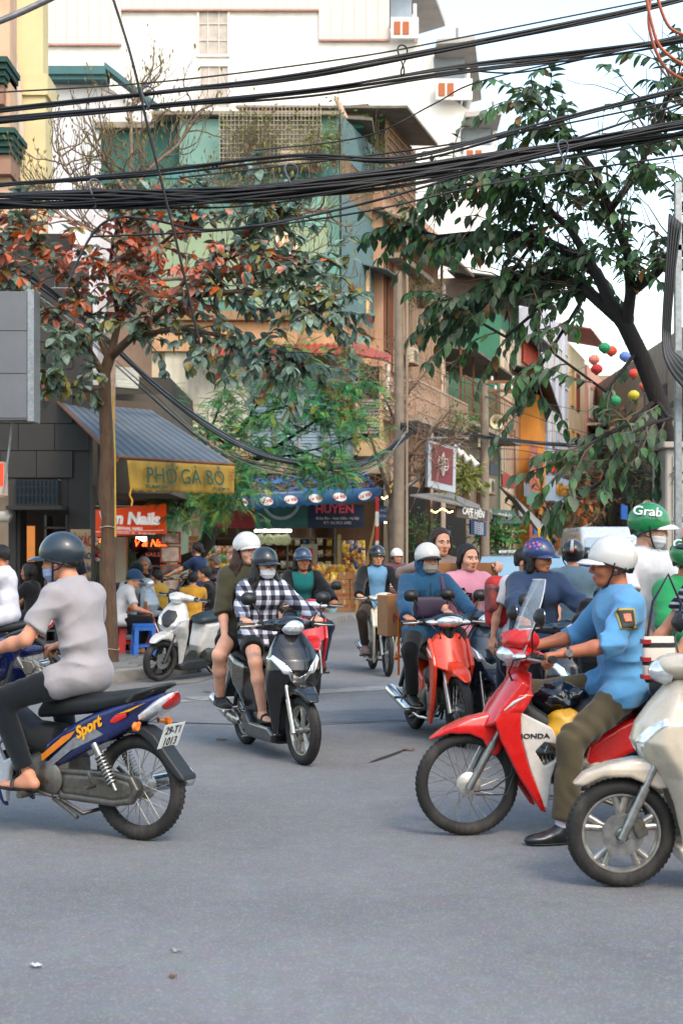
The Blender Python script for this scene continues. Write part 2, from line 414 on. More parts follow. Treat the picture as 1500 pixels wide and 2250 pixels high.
for j in range(16):
 y = 17.6 + .395 * j
 for i in range(11):
  x = kx(y) - .42 - .395 * i
  if x > -6 and len(pl) < 170: pl.append(((x,y,.128 + rnd.uniform(-.004,.005)),(rnd.uniform(-.006,.006),rnd.uniform(-.006,.006),.08 + rnd.uniform(-.01,.01))))
rep('paving_slab',slab,None,pv_l,pl)
pv_r = walk('pavement',[(3.3,-8),(3.3,9.5),(4.0,11),(5.4,14),(12,36),(30,96)][::-1],[(30,-8),(30,9.5),(30,11),(30,14),(34,36),(60,96)][::-1])
m = MB(); pts = [(-4.6,14.9),(-2.9,15.6),(-1.75,17.2),(-1.0,20.2),(-.35,26),(.1,31)]; pin = [(-4.6,15.9),(-3.0,16.75),(-2.12,18.3),(-1.5,21.2),(-.95,26.4),(-.5,31.3)]
m.add([(x,y,.006) for x,y in pts] + [(x,y,.012) for x,y in pin],[(i,i + 1,7 + i,6 + i) for i in range(5)]); struct(part('gutter_strip',m,M('gutter_concrete','#6c6a66',rough=.85,var=.22,scale=2,dirt=.5,dcol='#46433d',dscale=1.2,bump=.3,bscale=50),None))
m = MB(); wp = M('worn_road_paint','#7f7f7c',rough=.85,var=.3,scale=7,dirt=.7,dcol='#5a5c5e',dscale=2.2)
for k,(a,b,w) in enumerate([((-1.6,15.2),(1.6,17.2),.42),((-2.6,14.0),(-1.7,15.1),.40)]):
 dx,dy = b[0] - a[0],b[1] - a[1]; l = math.hypot(dx,dy); nx,ny = -dy / l * w / 2,dx / l * w / 2
 m.quad((a[0] - nx,a[1] - ny,.004),(b[0] - nx,b[1] - ny,.004),(b[0] + nx,b[1] + ny,.004),(a[0] + nx,a[1] + ny,.004))
struct(part('road_marking',m,wp,None))
TARM = M('tar_seal','#3c3b3a',rough=.8,var=.3,scale=12); PATM = M('asphalt_patch','#5a5c60',rough=.85,var=.2,scale=5,dirt=.4,dcol='#6f7072',dscale=2,bump=.3,bscale=120)
tr_ = random.Random(6)
def tar(pts,w):
 m = MB(); a = []; b = []
 for i,(x,y) in enumerate(pts):
  for k in range(6 if i < len(pts) - 1 else 1):
   t = k / 6; x2,y2 = pts[min(i + 1,len(pts) - 1)]; cx,cy = x + (x2 - x) * t + tr_.uniform(-.02,.02),y + (y2 - y) * t + tr_.uniform(-.02,.02); ww = w * tr_.uniform(.5,1.2); a.append((cx - ww * .4,cy - ww,.005)); b.append((cx + ww * .4,cy + ww,.005))
 n = len(a); m.add(a + b,[(i,i + 1,n + i + 1,n + i) for i in range(n - 1)]); struct(part('tar_seam',m,TARM,None))
tar([(-2.2,13.2),(-.4,12.8),(1.2,13.4)],.02)
m = MB(); m.add([(-.55,12.9,.004),(.75,13.3,.004),(.9,14.4,.004),(-.35,14.0,.004)],[(0,1,2,3)]); struct(part('road_patch',m,PATM,None))
# ------------------------------------------------------------------ facades
TEAL,TEALD,TEALP = wallm('#557c72',dirt=.35,dcol='#3b524a'),wallm('#335f57',dirt=.3,dcol='#274640'),wallm('#84957a',dirt=.3,dcol='#667660')
BLUET = M('corrugated_teal','#4d676b',rough=.55,var=.1,scale=2,dirt=.35,dcol='#41565a',dscale=1,metal=.15)
WHITE = wallm('#dcd8d2',dirt=.12,dcol='#b3aaa0',bump=.06); CREAM = wallm('#b5a388',dirt=.35,dcol='#6b5c4a'); PEACH = wallm('#ae8a72',dirt=.4,dcol='#604c40')
OCHRE = wallm('#b87a38',dirt=.35,dcol='#7d5428'); DKGREY = M('stone_tile','#2e2c29',rough=.7,var=.15,scale=3,dirt=.3,dscale=2,bump=.1,hsv=.08); RUST = M('rust','#6e4630',rough=.85,var=.3,scale=9,dirt=.4,dscale=5)
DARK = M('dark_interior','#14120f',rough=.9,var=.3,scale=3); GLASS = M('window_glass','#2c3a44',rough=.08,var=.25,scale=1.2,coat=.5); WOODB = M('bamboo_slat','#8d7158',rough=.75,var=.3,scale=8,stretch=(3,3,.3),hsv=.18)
REDTILE = M('red_roof','#8e3a2c',rough=.6,var=.15,scale=4,dirt=.3,dscale=2); GREYROOF = M('fibre_roof','#6a6258',rough=.85,var=.25,scale=3,dirt=.5,dscale=2)
def corrug(name,a,b,c,d,mat,parent,n=30,amp=.02,waves=None,thick=.004):
 """corrugated sheet spanned by a-b (across the ribs) and d-c on the other edge"""
 a,b,c,d = map(Vector,(a,b,c,d)); w = waves or n; k = w * 6; nr = (b - a).cross(d - a).normalized(); m = MB(); vs = []
 for i in range(k + 1):
  t = i / k; o = nr * amp * math.cos(2 * PI * i / 6); vs += [a + (b - a) * t + o,d + (c - d) * t + o]
 m.add(vs,[(2 * i,2 * i + 2,2 * i + 3,2 * i + 1) for i in range(k)])
 m.add([v - nr * thick for v in vs],[(2 * i,2 * i + 1,2 * i + 3,2 * i + 2) for i in range(k)])
 me = m.me(name); me.shade_smooth(); return obj(name,me,mat,parent)
def wbox(name,mat,parent,px0,px1,py0,py1,Y,dep,yo=0):
 """frontal box from photo pixels at depth Y going back by dep"""
 m = MB(); m.bb((XA(px0,Y),Y + yo,ZA(py1,Y)),(XA(px1,Y),Y + yo + dep,ZA(py0,Y))); return part(name,m,mat,parent)
def window_f(parent,px0,px1,py0,py1,Y,frame,pane,nx=2,ny=2,rec=.06,ft=.05,name='window'):
 x0,x1,z0,z1 = XA(px0,Y),XA(px1,Y),ZA(py1,Y),ZA(py0,Y)
 m = MB(); m.bb((x0 + ft,Y - .01,z0 + ft),(x1 - ft,Y + .02,z1 - ft)); w = part(name,m,pane,parent)
 m = MB()
 for (l,r,b,t) in ((x0,x1,z0,z0 + ft),(x0,x1,z1 - ft,z1)): m.bb((l,Y - rec,b),(r,Y + .03,t))
 for (l,r) in ((x0,x0 + ft),(x1 - ft,x1)): m.bb((l,Y - rec + .003,z0 + ft),(r,Y + .03,z1 - ft))
 part('frame',m,frame,w)
 lst = [((x0 + (x1 - x0) * i / nx - .018,Y - rec * .7,z0 + ft),(x0 + (x1 - x0) * i / nx + .018,Y + .025,z1 - ft)) for i in range(1,nx)] + [((x0 + ft,Y - rec * .6,z0 + (z1 - z0) * j / ny - .015),(x1 - ft,Y + .02,z0 + (z1 - z0) * j / ny + .015)) for j in range(1,ny)]
 if lst: boxes('mullion',frame,w,lst)
 return w
def grille(parent,x0,x1,z0,z1,y,mat,nx,nz,t=.012,name='grille',diag=False):
 """bars standing in the plane y (local), each bar its own piece"""
 g = None; lst = []
 for i in range(nx + 1): x = x0 + (x1 - x0) * i / nx; lst.append(((x - t / 2,y - t / 2,z0),(x + t / 2,y + t / 2,z1)))
 for j in range(nz + 1): z = z0 + (z1 - z0) * j / nz; lst.append(((x0,y - t / 2 - .002,z - t / 2),(x1,y + t / 2 + .002,z + t / 2)))
 return boxes('grille_bar',mat,parent,lst)
def ac_unit(loc,rz,label,parent=None,k=1.0):
 a = empty('air_conditioner',loc,rz,label,'air conditioner','air conditioners on the facades')
 m = MB(); m.box((0,0,.28 * k),(.8 * k,.3 * k,.55 * k)); part('casing',m,M('ac_cream','#b3a995',rough=.5,var=.12,dirt=.4,dscale=3),a,None,.015)
 m = MB(); m.lathe([(.0,-.155 * k),(.21 * k,-.155 * k),(.21 * k,-.165 * k),(.0,-.165 * k)],(-.12 * k,0,.28 * k),n=24); part('fan',m,DARKP,a)
 boxes('louvre',plastic('#8f8778'),a,[((-.36 * k,-.182 * k,(.08 + .06 * i) * k),(.36 * k,-.168 * k,(.1 + .06 * i) * k)) for i in range(7)])
 m = MB(); m.box((-.3 * k,.02,-.02),(.04,.4 * k,.04)); m.box((.3 * k,.02,-.02),(.04,.4 * k,.04)); m.box((0,.02,-.043),(.64 * k,.04,.006)); part('bracket',m,RUST,a)
 return a
# ---- tall white block behind, with setback terraces on its right
wb_ = empty('white_apartment_block',(0,0,0),0,'tall bright white block with setback balconies rising behind the green corner house','building')
Y = 62.0
def prow(px): return XA(px,Y)
m = MB(); m.prism([(prow(40),0),(prow(1085),0),(prow(1085),ZA(338,Y)),(prow(1012),ZA(338,Y)),(prow(1012),ZA(282,Y)),(prow(1046),ZA(255,Y)),(prow(958),ZA(190,Y)),(prow(950),ZA(118,Y)),(prow(900),ZA(72,Y)),(prow(852),ZA(62,Y)),(prow(852),ZA(-160,Y)),(prow(40),ZA(-160,Y))],Y,Y + 14); part('wall',m,WHITE,wb_)
JB = wallm('#9aa6b4',dirt=.2); SOFF = wallm('#a9a39c',dirt=.2); TERR = M('terracotta_vent','#a05a38',rough=.8,var=.3,scale=20)
for (x0,x1,y0,y1,xe) in ((858,905,-60,52,985),(955,1022,118,186,1072),(1016,1080,275,332,1088)):
 m = MB(); m.bb((prow(x0),Y + .5,ZA(y1,Y)),(prow(x1),Y + 5,ZA(y0,Y))); part('balcony_recess',m,JB,wb_)
 z1 = ZA(y0,Y)
 m = MB(); zz = ZA(y1 - 4,Y)
 m.add([(prow(x0),Y - 1.2,z1),(prow(x1) + .3,Y - 1.2,z1 + .1),(prow(xe) + .3,Y + 6,z1 - .1),(prow(x0),Y + 9,z1 + .1)] + [(prow(x0),Y - 1.2,z1 + .22),(prow(x1) + .3,Y - 1.2,z1 + .32),(prow(xe) + .3,Y + 6,z1 + .12),(prow(x0),Y + 9,z1 + .32)],[(0,1,2,3),(7,6,5,4),(0,4,5,1),(1,5,6,2),(2,6,7,3),(3,7,4,0)]); part('canopy',m,SOFF,wb_)
 m = MB(); m.bb((prow(x0),Y - .55,zz - .9),(prow(x1) + .1,Y - .4,zz)); m.bb((prow(x1) + .1,Y - .55,zz - .9),(prow(x1) + .25,Y + 8,zz)); pp = part('parapet',m,WHITE,wb_)
 boxes('vent_block',TERR,pp,[((prow(x0 + 6),Y - .6,zz - .75),(prow(x0 + 20),Y - .545,zz - .2)),((prow(x0 + 25),Y - .6,zz - .75),(prow(x0 + 39),Y - .545,zz - .2))])
 boxes('railing_post',wallm('#d6d6d8'),wb_,[((prow(x1) + .05,Y + k,zz),(prow(x1) + .2,Y + k + .06,zz + .8)) for k in (0,1.2,2.4,3.6,4.8)])
 m = MB(); m.tube([(prow(xe) + .9,Y + 6.5,z1),(prow(xe) + .9,Y + 6.5,z1 - 1.2),(prow(xe) + .3,Y + 6.6,z1 - 1.9),(prow(xe) + .3,Y + 6.6,z1 - 3)],.07,8); part('drain_pipe',m,wallm('#8e8a86'),wb_,60)
PLYW = M('pale_cladding','#c9c1b8',rough=.8,var=.06,scale=3,stretch=(6,1,.4),dirt=.15,dcol='#a6988c')
for (x0,x1,y0,y1) in ((100,268,-60,100),(268,700,-70,24),(700,855,-60,90)):
 lst = []; n = max(3,int((x1 - x0) / 24))
 pm = bar('cladding',PLYW,wb_,(prow(x0),Y - .12,ZA(y1,Y)),(prow(x1),Y - .02,ZA(y0,Y)))
 boxes('cladding_strip',PLYW,pm,[((prow(x0 + (x1 - x0) * i / n) + .015,Y - .15,ZA(y1,Y) + .04),(prow(x0 + (x1 - x0) * (i + 1) / n) - .015,Y - .121,ZA(y0,Y))) for i in range(n)])
 bar('drip_edge',M('pink_trim','#b98a80',rough=.8),pm,(prow(x0),Y - .2,ZA(y1,Y) - .05),(prow(x1),Y - .1,ZA(y1,Y)))
WF = wallm('#cfcac4',dirt=.1); WP = M('curtained_pane','#a89c90',rough=.3,var=.2,scale=3,coat=.3)
window_f(wb_,433,505,17,126,Y,WF,WP,3,3,.1,.1); window_f(wb_,436,506,142,228,Y,WF,WP,3,2,.1,.1); window_f(wb_,438,506,262,330,Y,WF,WP,3,2,.1,.1)
# ---- house with teal cornice, left of the middle
tc_ = empty('white_house',(0,0,0),0,'off-white house with teal cornice behind the budding tree','building'); Y = 46
m = MB(); m.prism([(XA(20,Y),0),(XA(215,Y),0),(XA(215,Y),ZA(176,Y)),(XA(20,Y),ZA(176,Y))],Y,Y + 10); m.add([(XA(215,Y),Y,0),(XA(330,Y),Y + 1.5,0),(XA(330,Y),Y + 1.5,ZA(232,Y)),(XA(215,Y),Y,ZA(176,Y))],[(0,1,2,3)]); part('wall',m,wallm('#c9c8cc',dirt=.2),tc_)
m = MB(); m.bb((XA(10,Y),Y - .6,ZA(176,Y)),(XA(238,Y),Y + .4,ZA(158,Y))); m.bb((XA(14,Y),Y - .5,ZA(180,Y) - .08),(XA(236,Y),Y + .4,ZA(176,Y))); part('cornice',m,wallm('#46696c',dirt=.3),tc_)
m = MB(); m.add([(XA(236,Y),Y - .6,ZA(162,Y)),(XA(335,Y),Y + 1.2,ZA(212,Y)),(XA(335,Y),Y + 1.2,ZA(200,Y)),(XA(236,Y),Y - .6,ZA(149,Y)),(XA(236,Y),Y + .3,ZA(162,Y)),(XA(335,Y),Y + 2,ZA(212,Y)),(XA(335,Y),Y + 2,ZA(200,Y)),(XA(236,Y),Y + .3,ZA(149,Y))],[(0,1,2,3),(7,6,5,4),(0,4,5,1),(3,2,6,7),(1,5,6,2),(0,3,7,4)]); part('side_cornice',m,wallm('#46696c',dirt=.3),tc_)
# ---- yellow house at the left edge and pilastered house in front of it
yh = empty('yellow_house',(0,0,0),0,'plain pale yellow house wall at the top left edge','building'); Y = 27
YEL = wallm('#c2b38a',dirt=.2,dcol='#a3946c',bump=.1)
m = MB(); m.bb((XA(-120,Y),Y,0),(XA(95,Y),Y + .5,ZA(-120,Y))); part('wall',m,YEL,yh)
m = MB(); m.bb((XA(-118,Y),Y - .16,ZA(214,Y)),(XA(109,Y),Y + .6,ZA(168,Y))); m.bb((XA(-118,Y),Y - .10,ZA(410,Y)),(XA(103,Y),Y + .55,ZA(214,Y))); part('string_course',m,YEL,yh)
m = MB(); m.tube([P(12,-60,26.8),P(26,90,26.8),P(40,180,26.75),P(48,290,26.75),P(38,370,26.75),P(30,410,26.75)],.06,8); part('drain_pipe',m,wallm('#b9a898'),yh,60)
ph = empty('pilastered_house',(0,0,0),0,'pinkish house corner with green cornices at the left edge','building'); Y = 23
m = MB(); m.bb((XA(-140,Y),Y,0),(XA(22,Y),Y + .5,ZA(-100,Y))); part('wall',m,wallm('#c2a288',dirt=.3),ph)
for py,w in ((192,30),(345,46)):
 m = MB(); 
 for k in range(4): m.bb((XA(-140,Y),Y - .25 - .06 * k,ZA(py,Y) + .09 * k),(XA(w - 12 + 4 * k,Y),Y + .5,ZA(py,Y) + .09 * (k + 1) - .004))
 part('cornice',m,wallm('#2c4a44',dirt=.3),ph)
 m = MB(); m.bb((XA(-140,Y),Y - .18,ZA(py,Y) - .32),(XA(w - 16,Y),Y + .5,ZA(py,Y) - .01)); part('capital',m,wallm('#8e6f5e',dirt=.4),ph)
# ---- noodle house on the left: dark stone facade, lit shop front
nh = empty('noodle_house',(0,0,0),0,'grey house with dark stone tiles and shop front behind noodle stall','building'); Y = 22.0
m = MB(); m.bb((XA(-80,Y),Y + .02,ZA(1052,Y)),(XA(197,Y),Y + .3,ZA(640,Y))); m.bb((XA(36,Y),Y + .02,.1),(XA(44,Y),Y + .5,ZA(1052,Y))); m.bb((XA(150,Y),Y + .02,.1),(XA(197,Y),Y + .25,ZA(1052,Y))); m.bb((XA(-80,Y),Y + 2,.1),(XA(150,Y),Y + 2.1,ZA(1052,Y))); m.bb((XA(150,Y),Y + .26,.1),(XA(150,Y) + .08,Y + 2,ZA(1052,Y))); m.bb((XA(132,Y),Y + .02,ZA(1122,Y)),(XA(149,Y),Y + .1,ZA(1052,Y) - .002)); part('wall',m,DKGREY,nh)
lst = []
for j in range(9):
 z0 = ZA(1050,Y) + j * .42
 for i in range(3):
  x0 = XA(-78,Y) + i * .56 + (.28 if j % 2 else 0)
  lst.append(((x0 + .006,Y - .02,z0 + .006),(min(x0 + .555,XA(196,Y)),Y + .015,z0 + .414)))
boxes('stone_tile',DKGREY,nh,lst)
m = MB(); m.bb((XA(36,Y),Y - .03,ZA(1112,Y)),(XA(132,Y),Y + .02,ZA(1055,Y))); gw = part('window',m,GLASS,nh)
boxes('grille_bar',BLACKP,gw,[((XA(38 + 9 * i,Y),Y - .09,ZA(1112,Y)),(XA(38 + 9 * i,Y) + .015,Y - .07,ZA(1055,Y))) for i in range(11)] + [((XA(36,Y),Y - .1,z),(XA(132,Y),Y - .085,z + .02)) for z in (ZA(1110,Y),ZA(1090,Y),ZA(1072,Y),ZA(1057,Y))])
m = MB(); m.bb((XA(30,Y),Y - .5,ZA(1122,Y)),(XA(150,Y),Y + .0,ZA(1113,Y))); part('ledge',m,DKGREY,nh)
m = MB(); m.tube([P(-60,1134,Y - .35),P(22,1136,Y - .35),P(26,1138,Y - .35)],[.085,.085,.05],14); part('awning_roller',m,wallm('#b9b2a6'),nh,50)
WARM = M('lit_panel','#c98a4a',rough=.6,var=.2,scale=4,emit='#d08040',estr=.35)
for (x0,x1,y0,y1,dd) in ((-20,18,1150,1235,1.9),(98,126,1195,1240,1.85),(70,84,1200,1216,1.8)): wbox('lit_panel',WARM,nh,x0,x1,y0,y1,Y,.05,dd)
m = MB()
for i in range(5): m.bb((XA(62,Y),Y + 1.2,.3 + .42 * i),(XA(112,Y),Y + 1.7,.33 + .42 * i))
for px in (62,111): m.bb((XA(px,Y),Y + 1.2,.1),(XA(px,Y) + .04,Y + 1.7,2.2))
part('shelf_rack',m,metal('#7d7a74',.5),nh)
m = MB(); m.bb((XA(20,Y),Y - .02,.12),(XA(36,Y),Y + .4,ZA(1052,Y))); part('door_jamb',m,DKGREY,nh)
mb_ = empty('menu_board',(0,0,0),0,'tall beige menu board with red and blue lettering beside the noodle stall','sign'); Yb = 20.6
wbox('board',M('board_beige','#9c8767',rough=.7,var=.12,dirt=.3),mb_,155,199,1163,1312,Yb,.05)
bR,bB = M('ink_red','#8e1b16',rough=.6),M('ink_blue','#1d2c50',rough=.6)
def sign_txt(parent,s,px,py,Y,hpx,mat,rz=0,sx=1.0,**k): return lettering(s,hpx * Y / F * 1.38,mat,parent,P(px,py,Y - .012),(R(90),0,rz),sx=sx,**k)
sign_txt(mb_,'MỲ XÀO',177,1190,Yb,24,bR,sx=.42,bold=.004)
for i,(a,t) in enumerate((('P','XÀO'),('H','TÁI LĂN'),('O','ÁP CHẢO'))):
 sign_txt(mb_,a,167,1220 + 28 * i,Yb,18,bR,bold=.008 if a != 'Ở' else 0); sign_txt(mb_,t,187,1222 + 28 * i,Yb,15,bB,sx=.62 if i == 0 else .34,bold=.003)
gb = empty('grey_sign_box',(0,0,0),0,'large blank grey sheet-metal sign box jutting out at the left edge','sign'); Yg = 16.5
GSH = M('grey_sheet','#5c6064',rough=.55,var=.08,scale=1.5,dirt=.25,dscale=1)
m = MB(); m.bb((XA(-90,Yg),Yg,ZA(922,Yg)),(XA(62,Yg),Yg + .3,ZA(640,Yg))); part('casing',m,GSH,gb)
boxes('sheet',GSH,gb,[((XA(-88,Yg),Yg - .012,ZA(918,Yg)),(XA(60,Yg),Yg - .002,ZA(822,Yg))),((XA(-88,Yg),Yg - .012,ZA(820,Yg)),(XA(60,Yg),Yg - .002,ZA(728,Yg))),((XA(-88,Yg),Yg - .012,ZA(726,Yg)),(XA(60,Yg),Yg - .002,ZA(644,Yg)))])
m = MB(); m.bb((XA(62,Yg),Yg - .02,ZA(926,Yg)),(XA(76,Yg),Yg + .32,ZA(636,Yg))); m.tube([P(8,1085,Yg + .4),P(28,930,Yg + .4)],.014,6); part('edge_channel',m,metal('#8a8d90',.5),gb)
rl = empty('red_lightbox',(0,0,0),0,'small red and white lit box sign at the left edge','sign'); Yr = 17
m = MB(); m.bb((XA(-30,Yr),Yr,ZA(1092,Yr)),(XA(12,Yr),Yr + .16,ZA(1014,Yr))); part('casing',m,M('cream_case','#b9a48e',rough=.5),rl,None,.02)
m = MB(); m.bb((XA(-28,Yr),Yr - .012,ZA(1068,Yr)),(XA(8,Yr),Yr - .002,ZA(1018,Yr))); part('lit_face',m,glow('red_sign','#e02a10',.9),rl)
# ---- noodle stall awning and banner
aw = empty('striped_awning',(0,0,0),0,'sloping blue and grey corrugated awning over the noodle stall','awning')
STR = M('awning_sheet','#75838f',rough=.5,var=.12,scale=2,dirt=.4,dcol='#4a4844',dscale=1.4,metal=.2)
A_,B_,C_,D_ = P(128,884,22.0),P(332,902,23.4),P(516,1021,20.4),P(258,1004,18.8)
n = 26; mS = [M('awning_strip_blue','#566673',rough=.5,var=.1,dirt=.35,dcol='#4a4844',metal=.2),M('awning_strip_pale','#767d80',rough=.5,var=.1,dirt=.4,dcol='#4f4c46',metal=.2)]
for i in range(n):
 t0,t1 = i / n,(i + 1) / n
 corrug('sheet_strip',A_.lerp(B_,t0),A_.lerp(B_,t1),D_.lerp(C_,t1),D_.lerp(C_,t0),mS[i % 2],aw,2,.012)
m = MB(); m.tube([D_,C_],.02,8); m.tube([A_,D_ + Vector((0,0,-.03))],.025,8); m.tube([B_ + Vector((0,0,-.05)),C_ + Vector((0,0,-.04))],.02,8); m.tube([D_ + Vector((0,0,-.05)),P(245,1010,21.9)],.02,8); m.tube([C_ + Vector((0,0,-.05)),P(400,960,23.3)],.02,8); part('frame',m,RUST,aw,60)
m = MB(); m.tube([P(88,812,21.9),P(102,882,21.9)],.03,6); part('strut',m,RUST,aw)
ur = empty('white_sheet_roof',(0,0,0),0,'dirty white corrugated roof sheet above the striped awning','roof sheet')
corrug('sheet',P(78,800,22.6),P(78,838,21.9),P(304,858,23.6),P(306,812,24.2),M('white_sheet','#a8a598',rough=.6,var=.12,dirt=.5,dcol='#5f5b50'),ur,6,.03)
m = MB(); m.add([P(70,868,22.2),P(330,884,23.6),P(345,905,23.7),P(100,888,22.3),P(70,868,23.5),P(330,884,24.8),P(345,905,24.9),P(100,888,23.6)],[(0,1,2,3),(4,5,6,7),(0,4,5,1),(2,6,7,3)]); part('ledge',m,wallm('#5f5347',dirt=.6),ur)
m = MB(); m.bb((XA(215,24.2),24.2,2.6),(XA(372,24.2),28,ZA(866,24.2))); bk = part('back_house',m,wallm('#57534c',dirt=.6),None); tag(bk,'narrow grimy house wall behind the striped awning','building')
bn = empty('yellow_banner',(0,0,0),0,'grubby yellow cloth banner lettered PHỞ GÀ BÒ under the striped awning','banner')
m = MB(); vs = []
TLb,TRb,BRb,BLb = P(279,1011,18.75),P(515,1024,20.35),P(514,1086,20.35),P(286,1078,18.75)
nu,nv = 48,8
for j in range(nv + 1):
 for i in range(nu + 1):
  u,v = i / nu,j / nv; p = TLb.lerp(TRb,u).lerp(BLb.lerp(BRb,u),v); p.y += .03 * math.sin(u * 21) * v + .02 * math.sin(u * 47 + 1) * v; p.z += (.012 * math.sin(u * 80) if j == nv else 0); vs.append(p)
m.add(vs,[(j * (nu + 1) + i,j * (nu + 1) + i + 1,(j + 1) * (nu + 1) + i + 1,(j + 1) * (nu + 1) + i) for j in range(nv) for i in range(nu)])
cl = part('cloth',m,M('banner_cloth','#9a7a2c',rough=.85,var=.25,scale=4,dirt=.95,dcol='#4e4326',dscale=2.2,bump=.3,bscale=14),bn,60); cl.modifiers.new('t','SOLIDIFY').thickness = .006
ang = math.atan2(TRb.y - TLb.y,TRb.x - TLb.x); dy = -math.asin(min(1,(TLb.z - TRb.z) / 1.6)) * -1
def ban(s,u,v,size,mat,**k): return on_quad(bn,s,(TLb,TRb,BRb,BLb),u,v,size,mat,.06,**k)
def vn_o(t,size,mat):
 """adds the horn and hook accent to the last letter O of a lettering"""
 x1 = max(v.co.x for v in t.data.vertices); top = max(v.co.y for v in t.data.vertices); m = MB(); k = size
 m.tube([(x1 - .05 * k,top - .06 * k,.004),(x1 + .03 * k,top - .02 * k,.004),(x1 + .04 * k,top + .08 * k,.004)],.022 * k,5)
 m.tube([(x1 - .38 * k,top + .16 * k,.004),(x1 - .30 * k,top + .21 * k,.004),(x1 - .25 * k,top + .15 * k,.004),(x1 - .31 * k,top + .10 * k,.004),(x1 - .31 * k,top + .05 * k,.004)],.022 * k,5)
 part('accent',m,mat,t); return t
GRN = M('ink_green','#1c4a3c',rough=.8,var=.3,scale=20)
vn_o(ban('PHO',.13,.50,.30,GRN,sx=.92,spacing=1.05,align='LEFT'),.30,GRN); ban('GÀ BÒ',.66,.50,.30,GRN,sx=.92,spacing=1.05); ban('ĐC: 38 BÁT ĐÀN',.22,.86,.055,GRN,bold=.002); ban('ĐT: 38 289 711',.84,.86,.055,GRN,bold=.002)
o = ban('GÀ\nBÒ\nTÁI',.95,.38,.05,M('ink_red','#8e1b16'))
m = MB(); m.tube([P(290,1066,18.7),P(285,1088,18.7),P(291,1100,18.7),P(289,1112,18.7)],.014,6); part('tie_ribbon',m,M('ribbon_yellow','#c08a1c',rough=.8),bn,60)
# ---- nail salon
ns = empty('nail_salon',(0,0,0),0,'small nail salon with open front under an orange sign','shop'); Y = 27.5
m = MB(); m.bb((XA(200,Y),Y + .1,ZA(1108,Y)),(XA(372,Y),Y + 4.4,5.0)); part('upper_wall',m,wallm('#3f3b36',dirt=.5),ns)
m = MB(); m.bb((XA(196,Y),Y + .1,.1),(XA(203,Y),Y + 4,ZA(1108,Y))); m.bb((XA(364,Y),Y + .12,.1),(XA(372,Y),Y + 4,ZA(1108,Y))); m.bb((XA(203,Y),Y + 3.8,.1),(XA(364,Y),Y + 3.9,ZA(1108,Y))); part('inner_wall',m,wallm('#8f9a80',dirt=.2),ns)
wbox('door_pillar',wallm('#a39880',dirt=.3),ns,254,276,1180,1325,Y,.3)
m = MB(); m.tube([P(300,1184,Y + 2.2),P(322,1184,Y + 2.2)],.04,8); part('fluorescent_tube',m,glow('tube','#e8f0e6',9),ns)
wbox('ceiling',wallm('#9fa496'),ns,203,364,1110,1112,Y,3.7,.1)
m = MB(); m.tube([P(300,1186,Y + .9),P(297,1196,Y + .9)],.04,8); m.lathe([(.0,-.05),(.09,-.05),(.14,.0),(.09,.06),(.0,.06)],P(300,1198,Y + .9),n=16)
for k in range(3): m.box(P(300,1198,Y + .85) + Vector((.09 * math.cos(2.1 * k),0,.09 * math.sin(2.1 * k))),(.15,.02,.07),(0,-2.1 * k,.2))
part('wall_fan',m,BLACKP,ns,40)
ps = wbox('service_poster',M('poster_black','#15191a',rough=.4,var=.2),ns,316,352,1207,1292,Y,.04,.5); OW = M('ink_white','#c8c8c4',rough=.6)
for i,t in enumerate(('NAILS','• Manicure','• Pedicure','• Gel color','• Waxing')): lettering(t,.11 if i == 0 else .095,OW,ns,P(319,1219 + 24 * (i == 1) + (0 if i < 2 else 24 + 11.5 * (i - 1)),Y + .485),(R(90),0,0),align='LEFT',ext=.001)
NE = glow('neon_red','#ff3a14',5.0)
lettering('V & Nails',.20,NE,ns,P(332,1194,Y + .2),(R(90),0,0),shear=.3,sx=.9)
lb = wbox('led_board',BLACKP,ns,210,232,1181,1210,Y - .2,.05); lettering('Văn\nĐức',.11,glow('led_orange','#ff6a1c',3.5),ns,P(221,1195,Y - .22),(R(90),0,0))
boxes('led',glow('led_blue','#4a6cff',2.0),ns,[((XA(px,Y - .2) - .008,Y - .225,ZA(py,Y - .2) - .008),(XA(px,Y - .2) + .008,Y - .205,ZA(py,Y - .2) + .008)) for px in (211,231) for py in range(1182,1210,4)])
sg = empty('orange_sign',(0,0,0),0,'orange shop sign with raised white lettering over the nail salon','sign'); Ys = 26.6
ORS = M('sign_orange','#d8430f',rough=.45,var=.06,dirt=.15,dscale=3,emit='#d8430f',estr=.10)
m = MB(); a,b_,c_,d_ = P(205,1121,Ys + .25),P(363,1107,Ys),P(364,1172,Ys),P(206,1179,Ys + .25); bk_ = Vector((0,.16,0))
m.add([a,b_,c_,d_,a + bk_,b_ + bk_,c_ + bk_,d_ + bk_],[(0,1,2,3),(4,5,6,7),(0,4,5,1),(1,5,6,2),(2,6,7,3),(3,7,4,0)]); part('panel',m,ORS,sg)
SW = M('sign_white','#dcdcd8',rough=.4,emit='#dcdcd8',estr=.15)
lettering('Vân Nails',.315,SW,sg,P(284,1140,Ys + .10),(R(90),R(1.5),R(-10)),ext=.03,bold=.010,sx=.98,shear=.12)
lettering('PROFESSIONAL NAILS',.075,SW,sg,P(272,1161,Ys + .12),(R(90),R(1.5),R(-10)),ext=.004,sx=1.0,bold=.002); lettering('42D HÀNG ... HOÀN KIẾM - HN     TEL: 0962 466 666',.048,SW,sg,P(284,1171.5,Ys + .10),(R(90),R(1.5),R(-10)),sx=.92)
m = MB(); m.add([P(209,1168,Ys + .23),P(360,1164.5,Ys - .01),P(360,1165.5,Ys - .01),P(209,1169,Ys + .23)],[(0,1,2,3)]); part('rule',m,SW,sg)
